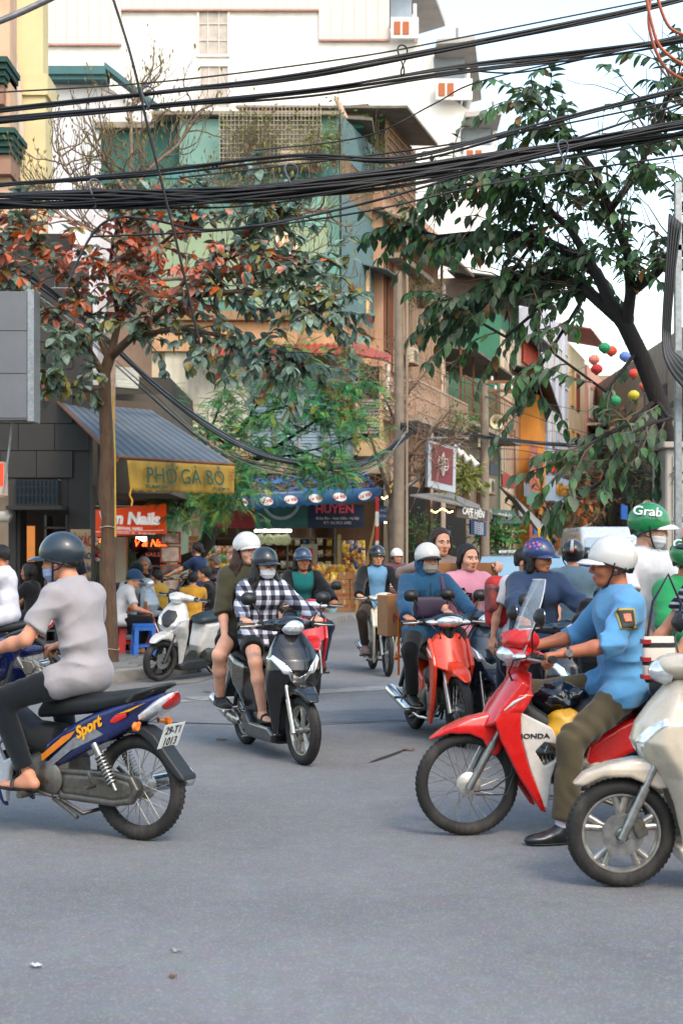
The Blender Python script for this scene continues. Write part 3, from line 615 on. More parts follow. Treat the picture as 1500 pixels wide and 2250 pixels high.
pic = M('poster_pale','#a8948a',rough=.5,var=.35,scale=11,col2='#c9b8ac'); OFR = M('frame_orange','#8e3c1e',rough=.6)
for i,(y0,y1,c) in enumerate(((1168,1196,'#3a3a44'),(1200,1236,'#b39a92'),(1240,1262,'#2e3442'),(1272,1306,'#a58d86'))):
 f = empty('framed_poster',(0,0,0),0,('topmost framed poster with dark nail photo beside salon','framed pink line-drawing poster of hands beside salon','framed poster with dark blue hand photo beside salon','lowest framed pinkish poster leaning near the trunk')[i],'poster','framed posters beside the salon')
 wbox('frame',OFR,f,352,397,y0,y1,27.2,.05); wbox('print',M('poster_%d' % i,c,rough=.5,var=.4,scale=9,col2='#c2b2a6' if i != 2 else '#7d6a60'),f,356,393,y0 + 3,y1 - 3,27.2,.01,-.015)
wbd = empty('wooden_shutter',(0,0,0),0,'brown plank shutter between the salon and the grocery','shutter')
boxes('plank',M('plank_brown','#7d4f2a',rough=.7,var=.25,scale=5,stretch=(1,1,6),hsv=.12),wbd,[((XA(397,31),31,ZA(1178 + 12 * i + 10.5,31)),(XA(447,31),31.06,ZA(1178 + 12 * i,31))) for i in range(10)] )
# ------------------------------------------------------------------ corner grocery and the green house above it
gr = empty('green_corner_house',(0,0,0),0,'narrow old corner house with patched green upper floors and grocery below','building')
Yc = 37.5; Yu = 36.2
def fx(px,Y=Yu): return XA(px,Y)
def fz(py,Y=Yu): return ZA(py,Y)
def sd(px,Y=Yu):
 """depth on the street face that shows at photo column px"""
 X0 = fx(745); k = X0 - FSL * Yu; return k * F / (px - 750 - F * FSL)
def sx(Y): return fx(745) + FSL * (Y - Yu)
Ye = sd(838)
m = MB(); m.prism([(fx(330),Yu),(fx(745),Yu),(sx(Ye),Ye),(sx(Ye) - 6,Ye + 1),(fx(330),Yu + 6)],fz(682),fz(392),'xy'); part('third_floor_wall',m,TEAL,gr)
m = MB(); m.prism([(fx(215),Yu + .5),(fx(745),Yu + .06),(sx(Ye) - .06,Ye),(sx(Ye) - 6,Ye + 1),(fx(215),Yu + 6)],fz(392),fz(258),'xy'); part('top_floor_wall',m,TEALD,gr)
for k,(x0,x1,y0,y1,mt) in enumerate(((395,485,262,362,wallm('#6f9188',dirt=.3,dcol='#4d675f')),(706,744,258,372,TEALP if False else TEAL),(345,745,372,392,wallm('#4f8084',dirt=.3)),(560,719,500,676,TEALP),(350,560,480,660,TEALP),(719,744.5,395,540,TEAL),(719,744.5,542,676,wallm('#5d8c80',dirt=.3)),(560,719,394,498,wallm('#6f9f92',dirt=.3)))):
 m = MB(); m.bb((fx(x0),Yu - .03 - .006 * k,fz(y1)),(fx(x1),Yu + .03,fz(y0))); part('wall_sheet',m,mt,gr)
corrug('corrugated_sheet',(sx(Yu) + .04,Yu,fz(690)),(sx(Ye) + .04,Ye,fz(690)),(sx(Ye) + .04,Ye,fz(400) - .6),(sx(Yu) + .04,Yu,fz(430) + .2),BLUET,gr,42,.018)
corrug('corrugated_sheet',(sx(Yu) + .02,Yu,fz(335)),(sx(Ye) + .02,Ye - .4,fz(335) - .2),(sx(Ye) + .02,Ye - .4,fz(258)),(sx(Yu) + .02,Yu,fz(250)),BLUET,gr,36,.018)
boxes('lattice_slat',WOODB,gr,[((sx(Yu + .17 * i) + .03,Yu + .17 * i,fz(425)),(sx(Yu + .17 * i) + .06,Yu + .17 * i + .07,fz(332))) for i in range(int((Ye - Yu - .3) / .17))])
m = MB(); m.bb((sx(Yu + 2.4) + .0,Yu + 2.2,fz(655)),(sx(Yu + 2.4) + .12,Yu + 3.2,fz(555))); w = part('street_window',m,M('warm_pane','#c9a06a',rough=.3,var=.3),gr)
m = MB(); m.add([(sx(Yu + 1.9) + .05,Yu + 1.9,fz(545)),(sx(Yu + 3.5) + .05,Yu + 3.5,fz(545)),(sx(Yu + 3.5) + .7,Yu + 3.3,fz(560)),(sx(Yu + 1.9) + .7,Yu + 1.7,fz(560))],[(0,1,2,3)]); aww = part('window_awning',m,BLUET,w); aww.modifiers.new('t','SOLIDIFY').thickness = .03
boxes('louvre',BLUET,w,[((sx(Yu + 2.3) + .13,Yu + 2.15,fz(650 - 7 * i)),(sx(Yu + 2.3) + .16,Yu + 2.55,fz(646 - 7 * i))) for i in range(13)])
m = MB(); m.bb((sx(Yu + 2.2) + .02,Yu + 2.05,fz(664)),(sx(Yu + 2.2) + .3,Yu + 3.3,fz(657))); part('sill',m,TEAL,w)
window_f(gr,606,653,512,604,Yu - .075,wallm('#d8d0c4',dirt=.1),M('curtain_beige','#c99c70',rough=.8,var=.15,scale=3,stretch=(8,1,1)),3,1,.05,.05)
boxes('roof_slab',wallm('#8d8474',dirt=.5),gr,[((fx(335),Yu - .25,fz(258)),(fx(745),Yu + 5,fz(250))),((fx(205),Yu + .2,fz(275)),(fx(337),Yu + 5,fz(262)))])
m = MB(); m.bb((fx(373),Yu + 1.6,fz(250)),(fx(655),Yu + 4,fz(222))); part('terrace_wall',m,wallm('#c9a88a',dirt=.3),gr)
m = MB(); m.add([(fx(370),Yu + 1.3,fz(224)),(fx(655),Yu + 1.3,fz(214)),(fx(640),Yu + 3,fz(205)),(fx(445),Yu + 3,fz(208))],[(0,1,2,3)]); o = part('terrace_roof',m,REDTILE,gr); o.modifiers.new('t','SOLIDIFY').thickness = .06
m = MB(); m.bb((fx(655),Yu + 1.2,fz(250)),(fx(800),Yu + 3,fz(222))); part('terrace_shed',m,TEALD,gr)
m = MB(); m.add([(fx(650),Yu + .9,fz(222)),(fx(820),Yu + .9,fz(234)),(fx(838),Yu + 4,fz(240)),(fx(690),Yu + 4,fz(208))],[(0,1,2,3)]); o = part('shed_roof',m,GREYROOF,gr); o.modifiers.new('t','SOLIDIFY').thickness = .08
m = MB(); m.tube([P(738,215,Yu + .6),P(760,262,Yu + .5)],.07,8); part('roof_pipe',m,wallm('#b39a84'),gr,50)
MET = M('white_grid','#a89c8c',rough=.6,var=.2,dirt=.4,dscale=6)
boxes('grille_bar',MET,gr,[((fx(486) + (fx(705) - fx(486)) * i / 26,Yu - .62,fz(372)),(fx(486) + (fx(705) - fx(486)) * i / 26 + .014,Yu - .606,fz(252))) for i in range(27)] + [((fx(486),Yu - .64,fz(372 - 10 * j)),(fx(705),Yu - .626,fz(372 - 10 * j) + .014)) for j in range(13)])
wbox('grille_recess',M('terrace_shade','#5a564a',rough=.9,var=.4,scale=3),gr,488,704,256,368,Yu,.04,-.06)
wbox('planter',wallm('#c9b49c',dirt=.3),gr,618,704,345,376,Yu,.5,-.6)
bar('grille_floor',wallm('#8d8474'),gr,(fx(484),Yu - .66,fz(378)),(fx(708),Yu - .02,fz(374)))
wbox('left_window',wallm('#cfd6d2',dirt=.2),gr,196,216,262,350,Yu,.1,.35)
m = MB(); m.prism([(fx(330),Yu + .35),(fx(742),Yu + .35),(sx(Ye) - .3,Ye),(sx(Ye) - 6,Ye + 1),(fx(330),Yu + 6)],fz(1040),fz(682),'xy'); part('second_floor_wall',m,CREAM,gr)
m = MB(); m.prism([(fx(330),Yu - .12),(fx(748),Yu - .12),(sx(Ye) + .1,Ye),(sx(Ye) - .5,Ye),(fx(735),Yu + .5),(fx(330),Yu + .5)],fz(704),fz(684),'xy'); part('cornice',m,wallm('#8a6f55',dirt=.7,dcol='#3a2c20',dscale=2),gr)
m = MB(); m.prism([(fx(330),Yu + .1),(fx(745),Yu + .1),(sx(Ye),Ye),(sx(Ye) - .5,Ye),(fx(735),Yu + .5),(fx(330),Yu + .5)],fz(770),fz(705),'xy'); part('frieze',m,wallm('#b08a68',dirt=.75,dcol='#3f2f22',dscale=1.6),gr)
corrug('red_eaves',P(430,782,Yu - .7),P(772,778,Yu - .7),P(760,752,Yu + .2),P(430,756,Yu + .2),REDTILE,gr,24,.02)
m = MB(); m.add([P(772,775,Yu - .8),P(779,750,Yu - .2),P(862,782,Yu + 1.4),P(855,792,Yu + .4)],[(0,1,2,3)]); m.add([P(774,786,Yu - .6),P(782,762,Yu - .3),P(850,788,Yu + .3)],[(0,1,2)]); o = part('red_gable',m,REDTILE,gr); o.modifiers.new('t','SOLIDIFY').thickness = .05
SHUT = M('shutter_slat','#8296a4',rough=.6,var=.12,dirt=.35,dcol='#4f5a60',dscale=1.5,hsv=.12)
lst = []
for (x0,x1) in ((545,598),(600,655),(657,712),(714,772)):
 for i in range(30):
  z = fz(1008) + i * (fz(800) - fz(1008)) / 30
  lst.append(((fx(x0),Yu + .28 - .02 * (i % 2),z + .01),(fx(x1),Yu + .33,z + .075)))
boxes('shutter_slat',SHUT,gr,lst)
boxes('shutter_post',wallm('#9a9a90',dirt=.5),gr,[((fx(p),Yu + .2,fz(1012)),(fx(p) + .05,Yu + .34,fz(795))) for p in (543,598,655,712,772)])
wbox('shutter_frame',wallm('#b9b3a4',dirt=.4),gr,360,545,760,950,Yu,.1,.24); wbox('orange_sill',OCHRE,gr,372,560,1002,1036,Yu,.3,.0); wbox('floor_band',wallm('#9b8a70',dirt=.6),gr,545,850,1012,1040,Yu,.4,-.05)
wbox('orange_panel',M('orange_wall','#b97a4a',rough=.8,var=.15,dirt=.35),gr,740,777,840,935,Yu,.1,.2)
wbox('mesh_backing',M('mesh_shade','#8a5e44',rough=.9),gr,742,776,788,838,Yu,.05,.22); boxes('mesh_bar',MET,gr,[((fx(742 + 2.8 * i),Yu + .16,fz(840)),(fx(742 + 2.8 * i) + .012,Yu + .175,fz(788))) for i in range(13)] + [((fx(742),Yu + .15,fz(788 + 5 * j)),(fx(777),Yu + .162,fz(788 + 5 * j) + .012)) for j in range(11)])
boxes('pillar',wallm('#bfa57e',dirt=.5,dcol='#6b5438'),gr,[((fx(779),Yu + .02,fz(990)),(fx(790),Yu + .4,fz(786))),((fx(834),Yu + .6,fz(990)),(fx(843),Yu + 1.0,fz(800)))])
wbox('vent_opening',DARK,gr,790,834,800,960,Yu,.05,.42)
wbox('plinth',wallm('#b59c78',dirt=.5),gr,786,846,960,1000,Yu,.8,.3)
lst = [((fx(791 + 4.3 * i + (2 if j % 2 else 0)),Yu + .3,fz(950 - 7 * j)),(fx(791 + 4.3 * i + (2 if j % 2 else 0) + 2.6),Yu + .36,fz(950 - 7 * j) + .055)) for i in range(10) for j in range(11)]
boxes('vent_block',wallm('#a9a79c',dirt=.3),gr,lst)
m = MB(); m.tube([P(851,800,Yu + 1),P(851,870,Yu + 1),P(848,900,Yu + 1)],.06,8); part('drain_pipe',m,wallm('#c2bcb2'),gr,50)
# ---- grocery ground floor
m = MB(); m.bb((fx(440,Yc),Yc + 3.2,.1),(fx(850,Yc),Yc + 3.4,4.2)); m.bb((fx(440,Yc),Yc - .1,.1),(fx(452,Yc),Yc + 3.2,4.2)); m.bb((fx(842,Yc),Yc - .1,.1),(fx(856,Yc),Yc + 3.2,4.2)); m.bb((fx(452,Yc),Yc,4.0),(fx(842,Yc),Yc + 3.2,4.2)); part('ground_floor_wall',m,wallm('#6f6a5c',dirt=.5),gr)
wbox('pillar',wallm('#a39870',dirt=.4),gr,741,749,1175,1340,Yc,.35,-.1)
sgn = [((452,560),'#7a1a1a'),((560,676),'#2c5a58'),((676,800),'#14233f')]
for i,((x0,x1),c) in enumerate(sgn):
 s_ = empty('shop_sign',(0,0,0),0,('dark red shop fascia sign left under the blue awning','teal shop fascia sign with a plate picture under the blue awning','navy shop fascia sign with pink lettering under the blue awning')[i],'sign','fascia signs of the grocery')
 wbox('panel',M('fascia_%d' % i,c,rough=.5,var=.15,dirt=.2),s_,x0,x1,1108,1160,36.9,.1)
 if i == 0: sign_txt(s_,'LÂM',538,1126,36.9,10,M('ink_pink','#c04a58'))
 if i == 1:
  m = MB(); m.lathe([(.42,-.01),(.5,-.01),(.5,.0),(.42,.0)],P(618,1100,36.86),n=40); part('plate_picture',m,M('plate_grey','#8fa3a0',rough=.5),s_); sign_txt(s_,'Simply',581,1143,36.88,8,M('ink_white','#c8c8c4'))
 if i == 2: sign_txt(s_,'HUYỀN',735,1119,36.9,18,M('ink_pink','#c04a58'),bold=.012); sign_txt(s_,'38 Bát Đàn - Hoàn Kiếm - Hà Nội',741,1139,36.9,6,OW,sx=.82); sign_txt(s_,'ĐT: 04.3923 2002',741,1149,36.9,6,OW)
ba = empty('blue_awning',(0,0,0),0,'long blue awning with white oval brand prints above the grocery','awning'); Ya = 34.6
AWB = M('awning_blue','#336494',rough=.7,var=.15,scale=3,dirt=.35,dcol='#39434f',dscale=2,bump=.2,bscale=12)
m = MB(); fA,fB,bA,bB2 = P(480,1090,Ya + .3),P(838,1073,Ya),P(495,1035,36.6),P(800,1026,36.4)
vs = []; nu = 40
for j in range(7):
 for i in range(nu + 1):
  u,v = i / nu,j / 6; p = bA.lerp(bB2,u).lerp(fA.lerp(fB,u),v); p.z -= .10 * math.sin(PI * v) * (1 + .3 * math.sin(u * 9)); vs.append(p)
for i in range(nu + 1):
 u = i / nu; p = fA.lerp(fB,u); q = P(480,1124,Ya + .3).lerp(P(838,1101,Ya),u); q.z += .02 * math.sin(i * PI); q.y += .03 * math.sin(u * 40); q.z += (.03 if i % 2 else -.01); vs.append(q)
m.add(vs,[(j * (nu + 1) + i,j * (nu + 1) + i + 1,(j + 1) * (nu + 1) + i + 1,(j + 1) * (nu + 1) + i) for j in range(7) for i in range(nu)]); o = part('cloth',m,AWB,ba,50); o.modifiers.new('t','SOLIDIFY').thickness = .008
m = MB(); m.tube([fA,fB + Vector((.45,0,0))],.025,8); part('front_rail',m,metal('#8d8a86',.5),ba,60)
OV = M('oval_white','#cfd2d0',rough=.6,var=.06); OR_ = M('ink_brand_red','#b8281e',rough=.6)
for px in (531,586,640,694,747,802):
 u = (px - 480) / 358; c = fA.lerp(fB,u).lerp(P(480,1124,Ya + .3).lerp(P(838,1101,Ya),u),.5) + Vector((0,-.055,0))
 m = MB(); m.lathe([(.0,0),(.165,0),(.165,.008),(.0,.008)],(0,0,0),n=28); e = part('printed_oval',m,OV,ba); e.location = c; e.scale = (1,1,.62); e.rotation_euler = (0,R(10 if px < 790 else -16),0)
 lettering('La ViE',.115,OR_,ba,c + Vector((0,-.012,0)),(R(90),R(-6 if px < 790 else -14),0),ext=.001,shear=.2,bold=.003)
lm = MB(); lr = random.Random(4)
for i in range(900):
 u,v = lr.random(),.15 + .8 * lr.random(); p = bA.lerp(bB2,u).lerp(fA.lerp(fB,u),v); p.z += -.10 * math.sin(PI * v) * (1 + .3 * math.sin(u * 9)) + .015 + lr.random() * .04
 lm.box(p,(.05 + lr.random() * .06,.03 + lr.random() * .03,.004),(lr.uniform(-.6,.6),lr.uniform(-.6,.6),lr.random() * 6))
ll = part('leaf_litter',lm,M('dry_leaves','#5a3a28',rough=.9,var=.4,scale=14,col2='#8a6040'),None); tag(ll,'brown dry leaf litter lying on the blue awning','leaf litter',kind='stuff')
pw = empty('awning_post',(0,0,0),0,'red and white banded post at the awning corner','post'); Yp = 34.4
zt,zb = ZA(1092,Yp),.13
for i in range(8):
 m = MB(); m.lathe([(.0,zb + (zt - zb) * i / 8),(.045,zb + (zt - zb) * i / 8),(.045,zb + (zt - zb) * (i + 1) / 8),(.0,zb + (zt - zb) * (i + 1) / 8)],(XA(828,Yp),Yp,0),'z',12); part('band',m,M('post_red','#b01c18',rough=.5,dirt=.2) if i % 2 else M('post_white','#c9c6c0',rough=.5,dirt=.2),pw,40)
for i,(a,b) in enumerate((((781,1342),(826,1132)),((790,1340),(820,1168)),((796,1338),(812,1200)))):
 m = MB(); p0,p1 = P(a[0],a[1],35.2),P(b[0],b[1],35.9); p0.z = .14; pts = [p0.lerp(p1,k / 12) for k in range(13)]; m.tube(pts,[.024 + (.006 if k % 3 == 0 else 0) for k in range(13)],8); o = part('bamboo_pole',m,M('bamboo','#8a6c34',rough=.6,var=.25,scale=6,stretch=(4,4,.5)),None,50); tag(o,('longest bamboo pole leaning against the awning post','middle-length bamboo pole leaning beside the snack rack','shortest bamboo pole leaning by the grocery corner')[i],'pole','bamboo poles at the grocery')
ss = empty('street_name_sign',(0,0,0),0,'small blue street name plate lettered PHỐ BÁT ĐÀN','sign'); wbox('plate',M('sign_blue','#1d4478',rough=.4,dirt=.2),ss,834,849,1112,1146,35.2,.03); sign_txt(ss,'PHỐ',841.5,1122,35.2,5,OW); sign_txt(ss,'BÁT ĐÀN',841.5,1134,35.2,6,OW,sx=.55)
sh = empty('grocery_shelving',(0,0,0),0,'grey steel shelving packed with goods inside the grocery','shelving'); Yq = 39.0
m = MB(); ZS = [.2,.65,1.1,1.55,2.0,2.4]
boxes('shelf_board',metal('#8b8a84',.5),sh,[((fx(470,Yq),Yq,z),(fx(735,Yq),Yq + .5,z + .03)) for z in ZS])
boxes('shelf_post',metal('#8b8a84',.5),sh,[((fx(p,Yq),Yq - .02,.13),(fx(p,Yq) + .04,Yq + .5,2.6)) for p in (470,520,575,630,680,734)])
m = MB(); m.tube([P(560,1166,38.3),P(640,1166,38.3)],.03,8); o = part('fluorescent_tube',m,glow('tube','#e8f0e6',9),None); tag(o,'lit fluorescent tube under the grocery ceiling','lamp')
gc = ['#a5201c','#c23a1a','#b8861c','#8a1c22','#3a6a3a','#c9a83a','#6a2a1c','#1f4a6e','#b8b0a0']
pk = MB(); 
pk.loft([(-.10,0,.075,.003,6),(-.085,0,.078,.02,3),(0,0,.08,.04,2.6),(.085,0,.078,.02,3),(.10,0,.075,.003,6)],12)
for v in range(len(pk.v)): x,y,z = pk.v[v]; pk.v[v] = (y,z,x)
pkme = pk.me('snack_bag',50)
SB = []
for i,c in enumerate(gc):
 me = pkme.copy(); me.materials.clear(); me.materials.append(M('pack_%d' % i,c,rough=.3,var=.35,scale=16,col2='#c9a03a' if i in (0,3) else '#c8b8a0' if i in (1,8) else None,coat=.3,hsv=.15)); SB.append(me)
gr_ = random.Random(8); CN = ['red','orange-red','ochre','dark red','green','yellow','brown','blue','pale']; ON = ['one','two','three','four','five','six','seven','eight','nine','ten','eleven','twelve','thirteen']
def goods(n,px0,px1,py0,py1,Y,cols,label,group,rows,dep=.0,jit=.25,sc_=1.0,name='snack_bag',tilt=.2):
 k = 0; per = max(1,n // rows)
 for r in range(rows):
  for i in range(per):
   px = px0 + (px1 - px0) * (i + .5 + gr_.uniform(-jit,jit)) / per; py = py0 + (py1 - py0) * (r + .5 + gr_.uniform(-jit,jit) * .3) / rows
   o = bpy.data.objects.new(name,SB[gr_.choice(cols)]); o.location = P(px,py,Y + gr_.uniform(0,dep)); o.rotation_euler = (gr_.uniform(-tilt,tilt),gr_.uniform(-tilt,tilt),gr_.uniform(-.4,.4)); o.scale = [sc_ * gr_.uniform(.9,1.1)] * 3; link(o); tag(o,'%s %s, row %s down, place %s from left' % (CN[SB.index(o.data)],label,ON[r],ON[i]),'snack bag',group)
goods(66,752,801,1190,1268,36.6,[0,2,1,7,5,6],'small snack bag hanging on the corner rack','snack bags on the hanging rack',11,.1,.1,.72)
goods(16,690,775,1244,1280,36.0,[0,5,1,3],'large snack bag on the cartons','snack bags heaped on the cartons',2,.5,.2,1.5,tilt=.5)
goods(36,450,522,1200,1300,36.3,[0,3,2,5,4,1],'snack packet stacked by the trunk','snack packets stacked left of the shelves',6,.2,.08,1.05,tilt=.08)
goods(72,528,730,1178,1330,39.0,[8,7,6,5,3,8],'packet on the grocery shelves','packets on the shelves',6,.15,.15,1.0,tilt=.1)
tin = MB(); tin.lathe([(.0,-.06),(.15,-.06),(.16,-.05),(.16,.05),(.15,.06),(.0,.06)],n=24); tm = tin.me('round_tin',35); tm.materials.append(M('tin_cream','#9a9a80',rough=.35,metal=.4,var=.2,scale=9))
tl_ = MB(); tl_.lathe([(.0,-.065),(.11,-.065),(.11,-.060),(.0,-.060)],n=24); tlm = tl_.me('tin_label'); tlm.materials.append(M('tin_label','#b8a878',rough=.4,var=.3,scale=12,col2='#4a6a5a'))
for ti_,px in enumerate((537,552,571,591,611,627)):
 o = bpy.data.objects.new('round_tin',tm); o.location = P(px,1186,38.7); link(o); tag(o,'round cream tin, number %s along the top grocery shelf' % ON[ti_],'tin','round tins on the top shelf'); o2 = bpy.data.objects.new('tin_label',tlm); link(o2,o)
CART = M('cardboard','#9a6c44',rough=.85,var=.12,scale=5,dirt=.2,dscale=4,bump=.1,hsv=.12); TAPE = M('carton_print','#8e2c22',rough=.7,var=.2)
def carton(loc,dim,rz,label,group,tape=None,txt=None):
 c = empty('carton',loc,rz,label,'box',group); m = MB(); m.bb((-dim[0] / 2,-dim[1] / 2,0),(dim[0] / 2,dim[1] / 2,dim[2])); part('box',m,CART,c,None,.006)
 m = MB(); m.bb((-.025,-dim[1] / 2 - .002,-0.001 + dim[2] * .6),(.025,dim[1] / 2 + .002,dim[2] + .002)); part('tape',m,tape or M('packing_tape','#b39a6a',rough=.35,coat=.3),c)
 if txt: lettering(txt,.10,TAPE,c,(0,-dim[1] / 2 - .003,dim[2] * .45),(R(90),0,0),ext=.001,bold=.003)
 return c
rows = [(735,1342,('lower left',.13)),(768,1342,None)]
names = ['top','upper','lower','ground-level']
Yk = 35.9; zz = .13; col = [(728,.44),(756,.40),(783,.40)]
for j in range(4):
 for i,(px,w) in enumerate(col):
  if j == 3 and i == 0: continue
  hgt = (.30,.27,.24,.2)[j]
  carton((XA(px,Yk) + rnd.uniform(-.02,.02),Yk + .2,.13 + sum((.30,.27,.24,.2)[:j])),(w * .74,.35,hgt - .005),rnd.uniform(-.06,.06),'%s carton in the %s stack before the grocery' % (('bottom','second','third','topmost')[j],('left','middle','right')[i]),'cartons stacked before the grocery',txt=('OISHI','TOP','CUSTAS','HẢO')[(i + j) % 4] if j < 3 else None)
wc = empty('water_bottle',P(730,1334,35.5),0,'clear blue water bottle standing before the cartons','bottle'); wc.location.z = .13
m = MB(); m.lathe([(.0,0),(.11,0),(.12,.05),(.115,.2),(.12,.3),(.05,.36),(.04,.4),(.0,.4)],(0,0,0),'z',20); part('body',m,M('bottle_blue','#7fa8b8',rough=.1,alpha=.6,var=.2),wc,40); m = MB(); m.lathe([(.0,.4),(.045,.4),(.045,.44),(.0,.44)],(0,0,0),'z',16); part('cap',m,plastic('#2a5a9c'),wc,40)
gcab = empty('glass_cabinet',(0,0,0),0,'pale display cabinet with red boxes in the grocery','cabinet'); wbox('back',wallm('#9c9a86'),gcab,660,697,1196,1300,37.0,.3)
boxes('red_box',M('red_pack','#b01c18',rough=.4,var=.2,scale=12,hsv=.1),gcab,[((fx(666 + 11 * (i % 2),36.9),36.85,fz(1205 + 11 * (i // 2) + 10,36.9)),(fx(676 + 11 * (i % 2),36.9),36.99,fz(1205 + 11 * (i // 2),36.9))) for i in range(8)])
# ------------------------------------------------------------------ houses down the side street (facades face right, local x runs away down the street)
FK = XA(838,39.0) - FSL * 39.0; SANG = math.atan2(1,FSL); SLEN = math.hypot(1,FSL)
def fY(px): return FK * F / (px - 750 - F * FSL)
def facade(label,px0,px1,pytop,mat,depth=8,name='town_house',setb=0.0):
 """an empty whose local x runs down the street, y into the house; returns it with its length and height"""
 Y0,Y1 = fY(px0),fY(px1); L_ = (Y1 - Y0) * SLEN; H_ = ZA(pytop,Y0)
 e = empty(name,(FK + FSL * Y0,Y0,0),SANG,label,'building','houses down the side street')
 m = MB(); m.bb((0,setb,0),(L_,depth,H_)); part('wall',m,mat,e)
 return e,L_,H_,Y0
def win(e,x0,x1,z0,z1,fr,pane,sill=True,bars=0,y=0.0,shut=None):
 m = MB(); m.bb((x0,y - .02,z0),(x1,y + .1,z1)); w = part('window',m,pane,e)
 boxes('frame',fr,w,[((x0 - .06,y - .07,z0 - .06),(x1 + .06,y + .05,z0)),((x0 - .06,y - .07,z1),(x1 + .06,y + .05,z1 + .06)),((x0 - .06,y - .068,z0),(x0,y + .05,z1)),((x1,y - .068,z0),(x1 + .06,y + .05,z1)),(((x0 + x1) / 2 - .02,y - .05,z0),((x0 + x1) / 2 + .02,y + .05,z1))])
 if bars: boxes('grille_bar',RUST,w,[((x0 + (x1 - x0) * (i + .5) / bars - .01,y - .12,z0),(x0 + (x1 - x0) * (i + .5) / bars + .01,y - .1,z1)) for i in range(bars)])
 return w
def balcony(e,x0,x1,z,d,slabm,railm,n=14,h=.95,slab=.14):
 m = MB(); m.bb((x0,-d,z - slab),(x1,.0,z)); b = part('balcony',m,slabm,e)
 lst = [((x0 + (x1 - x0) * i / n - .012,-d + .03,z),(x0 + (x1 - x0) * i / n + .012,-d + .055,z + h)) for i in range(n + 1)] + [((x0,-d + .02,z + h),(x1,-d + .07,z + h + .05)),((x0,-d + .025,z + .12),(x1,-d + .06,z + .15)),((x0,-d + .025,z + h * .55),(x1,-d + .06,z + h * .55 + .03))]
 ny = max(2,int(d / .16)); lst += [((xx - .012,-d + .06 + (d - .06) * j / ny,z),(xx + .012,-d + .08 + (d - .06) * j / ny,z + h)) for xx in (x0 + .02,) for j in range(ny)] + [((x0,-d + .07,z + h),(x0 + .05,0,z + h + .05))]
 boxes('railing_bar',railm,b,lst); return b
def eaves(e,x0,x1,z,d,mat,drop=.5,back=.3):
 m = MB(); m.add([(x0,-d,z - drop),(x1,-d,z - drop),(x1,back,z + .1),(x0,back,z + .1)],[(0,1,2,3)]); o = part('eaves',m,mat,e); o.modifiers.new('t','SOLIDIFY').thickness = .07
e1,L1,H1,Y1_ = facade('peach house with bamboo-slat front and rusty balcony beside the corner house',840,962,395,PEACH)
m = MB(); m.bb((-.4,.3,H1),(L1 * .4,7,H1 + 2.0)); part('attic',m,wallm('#7a5f4c',dirt=.5),e1)
boxes('lattice_slat',WOODB,e1,[((.0 + i * .22,-.12,H1 - .4),(.0 + i * .22 + .05,-.07,H1 + 1.7)) for i in range(16)] + [((.0,-.15,H1 - .3 + .25 * j),(3.5,-.125,H1 - .26 + .25 * j)) for j in range(8)])
eaves(e1,-.8,L1 * .42,H1 + 2.0,.9,GREYROOF,.35,4); eaves(e1,-.2,L1 + .3,H1 - .9,1.1,GREYROOF,.5)
boxes('bamboo_slat',WOODB,e1,[((.9 + .115 * i,-.10 - .015 * (i % 2),H1 - 5.2),(1.0 + .115 * i,-.05,H1 - 1.6)) for i in range(int((L1 - 1.0) / .115))])
win(e1,.15,.8,H1 - 4.6,H1 - 2.2,RUST,DARK,bars=6)
balcony(e1,.0,L1,H1 - 6.5,1.0,wallm('#8d7f70',dirt=.6),M('rail_iron','#a38a78',rough=.6,dirt=.4),34)
balcony(e1,.1,L1 * .6,H1 - 2.0,.5,wallm('#8d7f70',dirt=.6),RUST,16)
for k,(x,z) in enumerate(((1.5,H1 - 9.4),(4.6,H1 - 9.4))): win(e1,x,x + 1.4,z,z + 2.0,wallm('#8a7a68'),DARK,bars=5)
ac_unit(tuple(Vector((FK + FSL * Y1_,Y1_,0)) + Matrix.Rotation(SANG,3,'Z') @ Vector((4.6,-.35,H1 - 8.2))),SANG,'cream air conditioner under the rusty balcony of the slatted house')
m = MB(); m.tube([(L1 * .3,-.9,H1 - 6),(L1 * .3,-.9,.2)],.05,8); m.tube([(L1 + .0,-.12,H1 - 1),(L1 + .0,-.12,1)],.05,8); part('drain_pipe',m,wallm('#b09a88'),e1,50)
e2,L2,H2,Y2_ = facade('low grey house with plant-covered roof terrace and cafe on the ground floor',964,1094,905,wallm('#7d7464',dirt=.6))
balcony(e2,0,L2,H2 - .2,.9,wallm('#8d7f70',dirt=.5),RUST,30,1.3); eaves(e2,.2,L2 - 1,H2 + 2.6,1.2,GREYROOF,.6,3)
m = MB(); m.bb((1,2,H2),(L2,7,H2 + 2.3)); part('terrace_room',m,wallm('#8a8478',dirt=.5),e2)
boxes('terrace_post',RUST,e2,[((x,-.7,H2),(x + .06,-.64,H2 + 2.3)) for x in (.2,2.2,4.4,6.4)])
m = MB(); m.bb((-.02,-.06,0),(.7,.02,H2 + 4.2)); part('party_wall',m,wallm('#bda898',dirt=.5,dcol='#7d6454'),e2)
for x in (.8,3.2,5.8): win(e2,x,x + 1.3,H2 - 3.0,H2 - 1.2,wallm('#6a5a4a'),DARK,bars=6)
ac_unit(tuple(Vector((FK + FSL * Y2_,Y2_,0)) + Matrix.Rotation(SANG,3,'Z') @ Vector((6.2,-.45,H2 - 2.4))),SANG,'cream air conditioner beside the maroon hanging sign')
e3,L3,H3,Y3_ = facade('tall house with deep green side wall and red sheet top room',1098,1142,690,wallm('#3f6f58',dirt=.25,dcol='#2c4f40'))
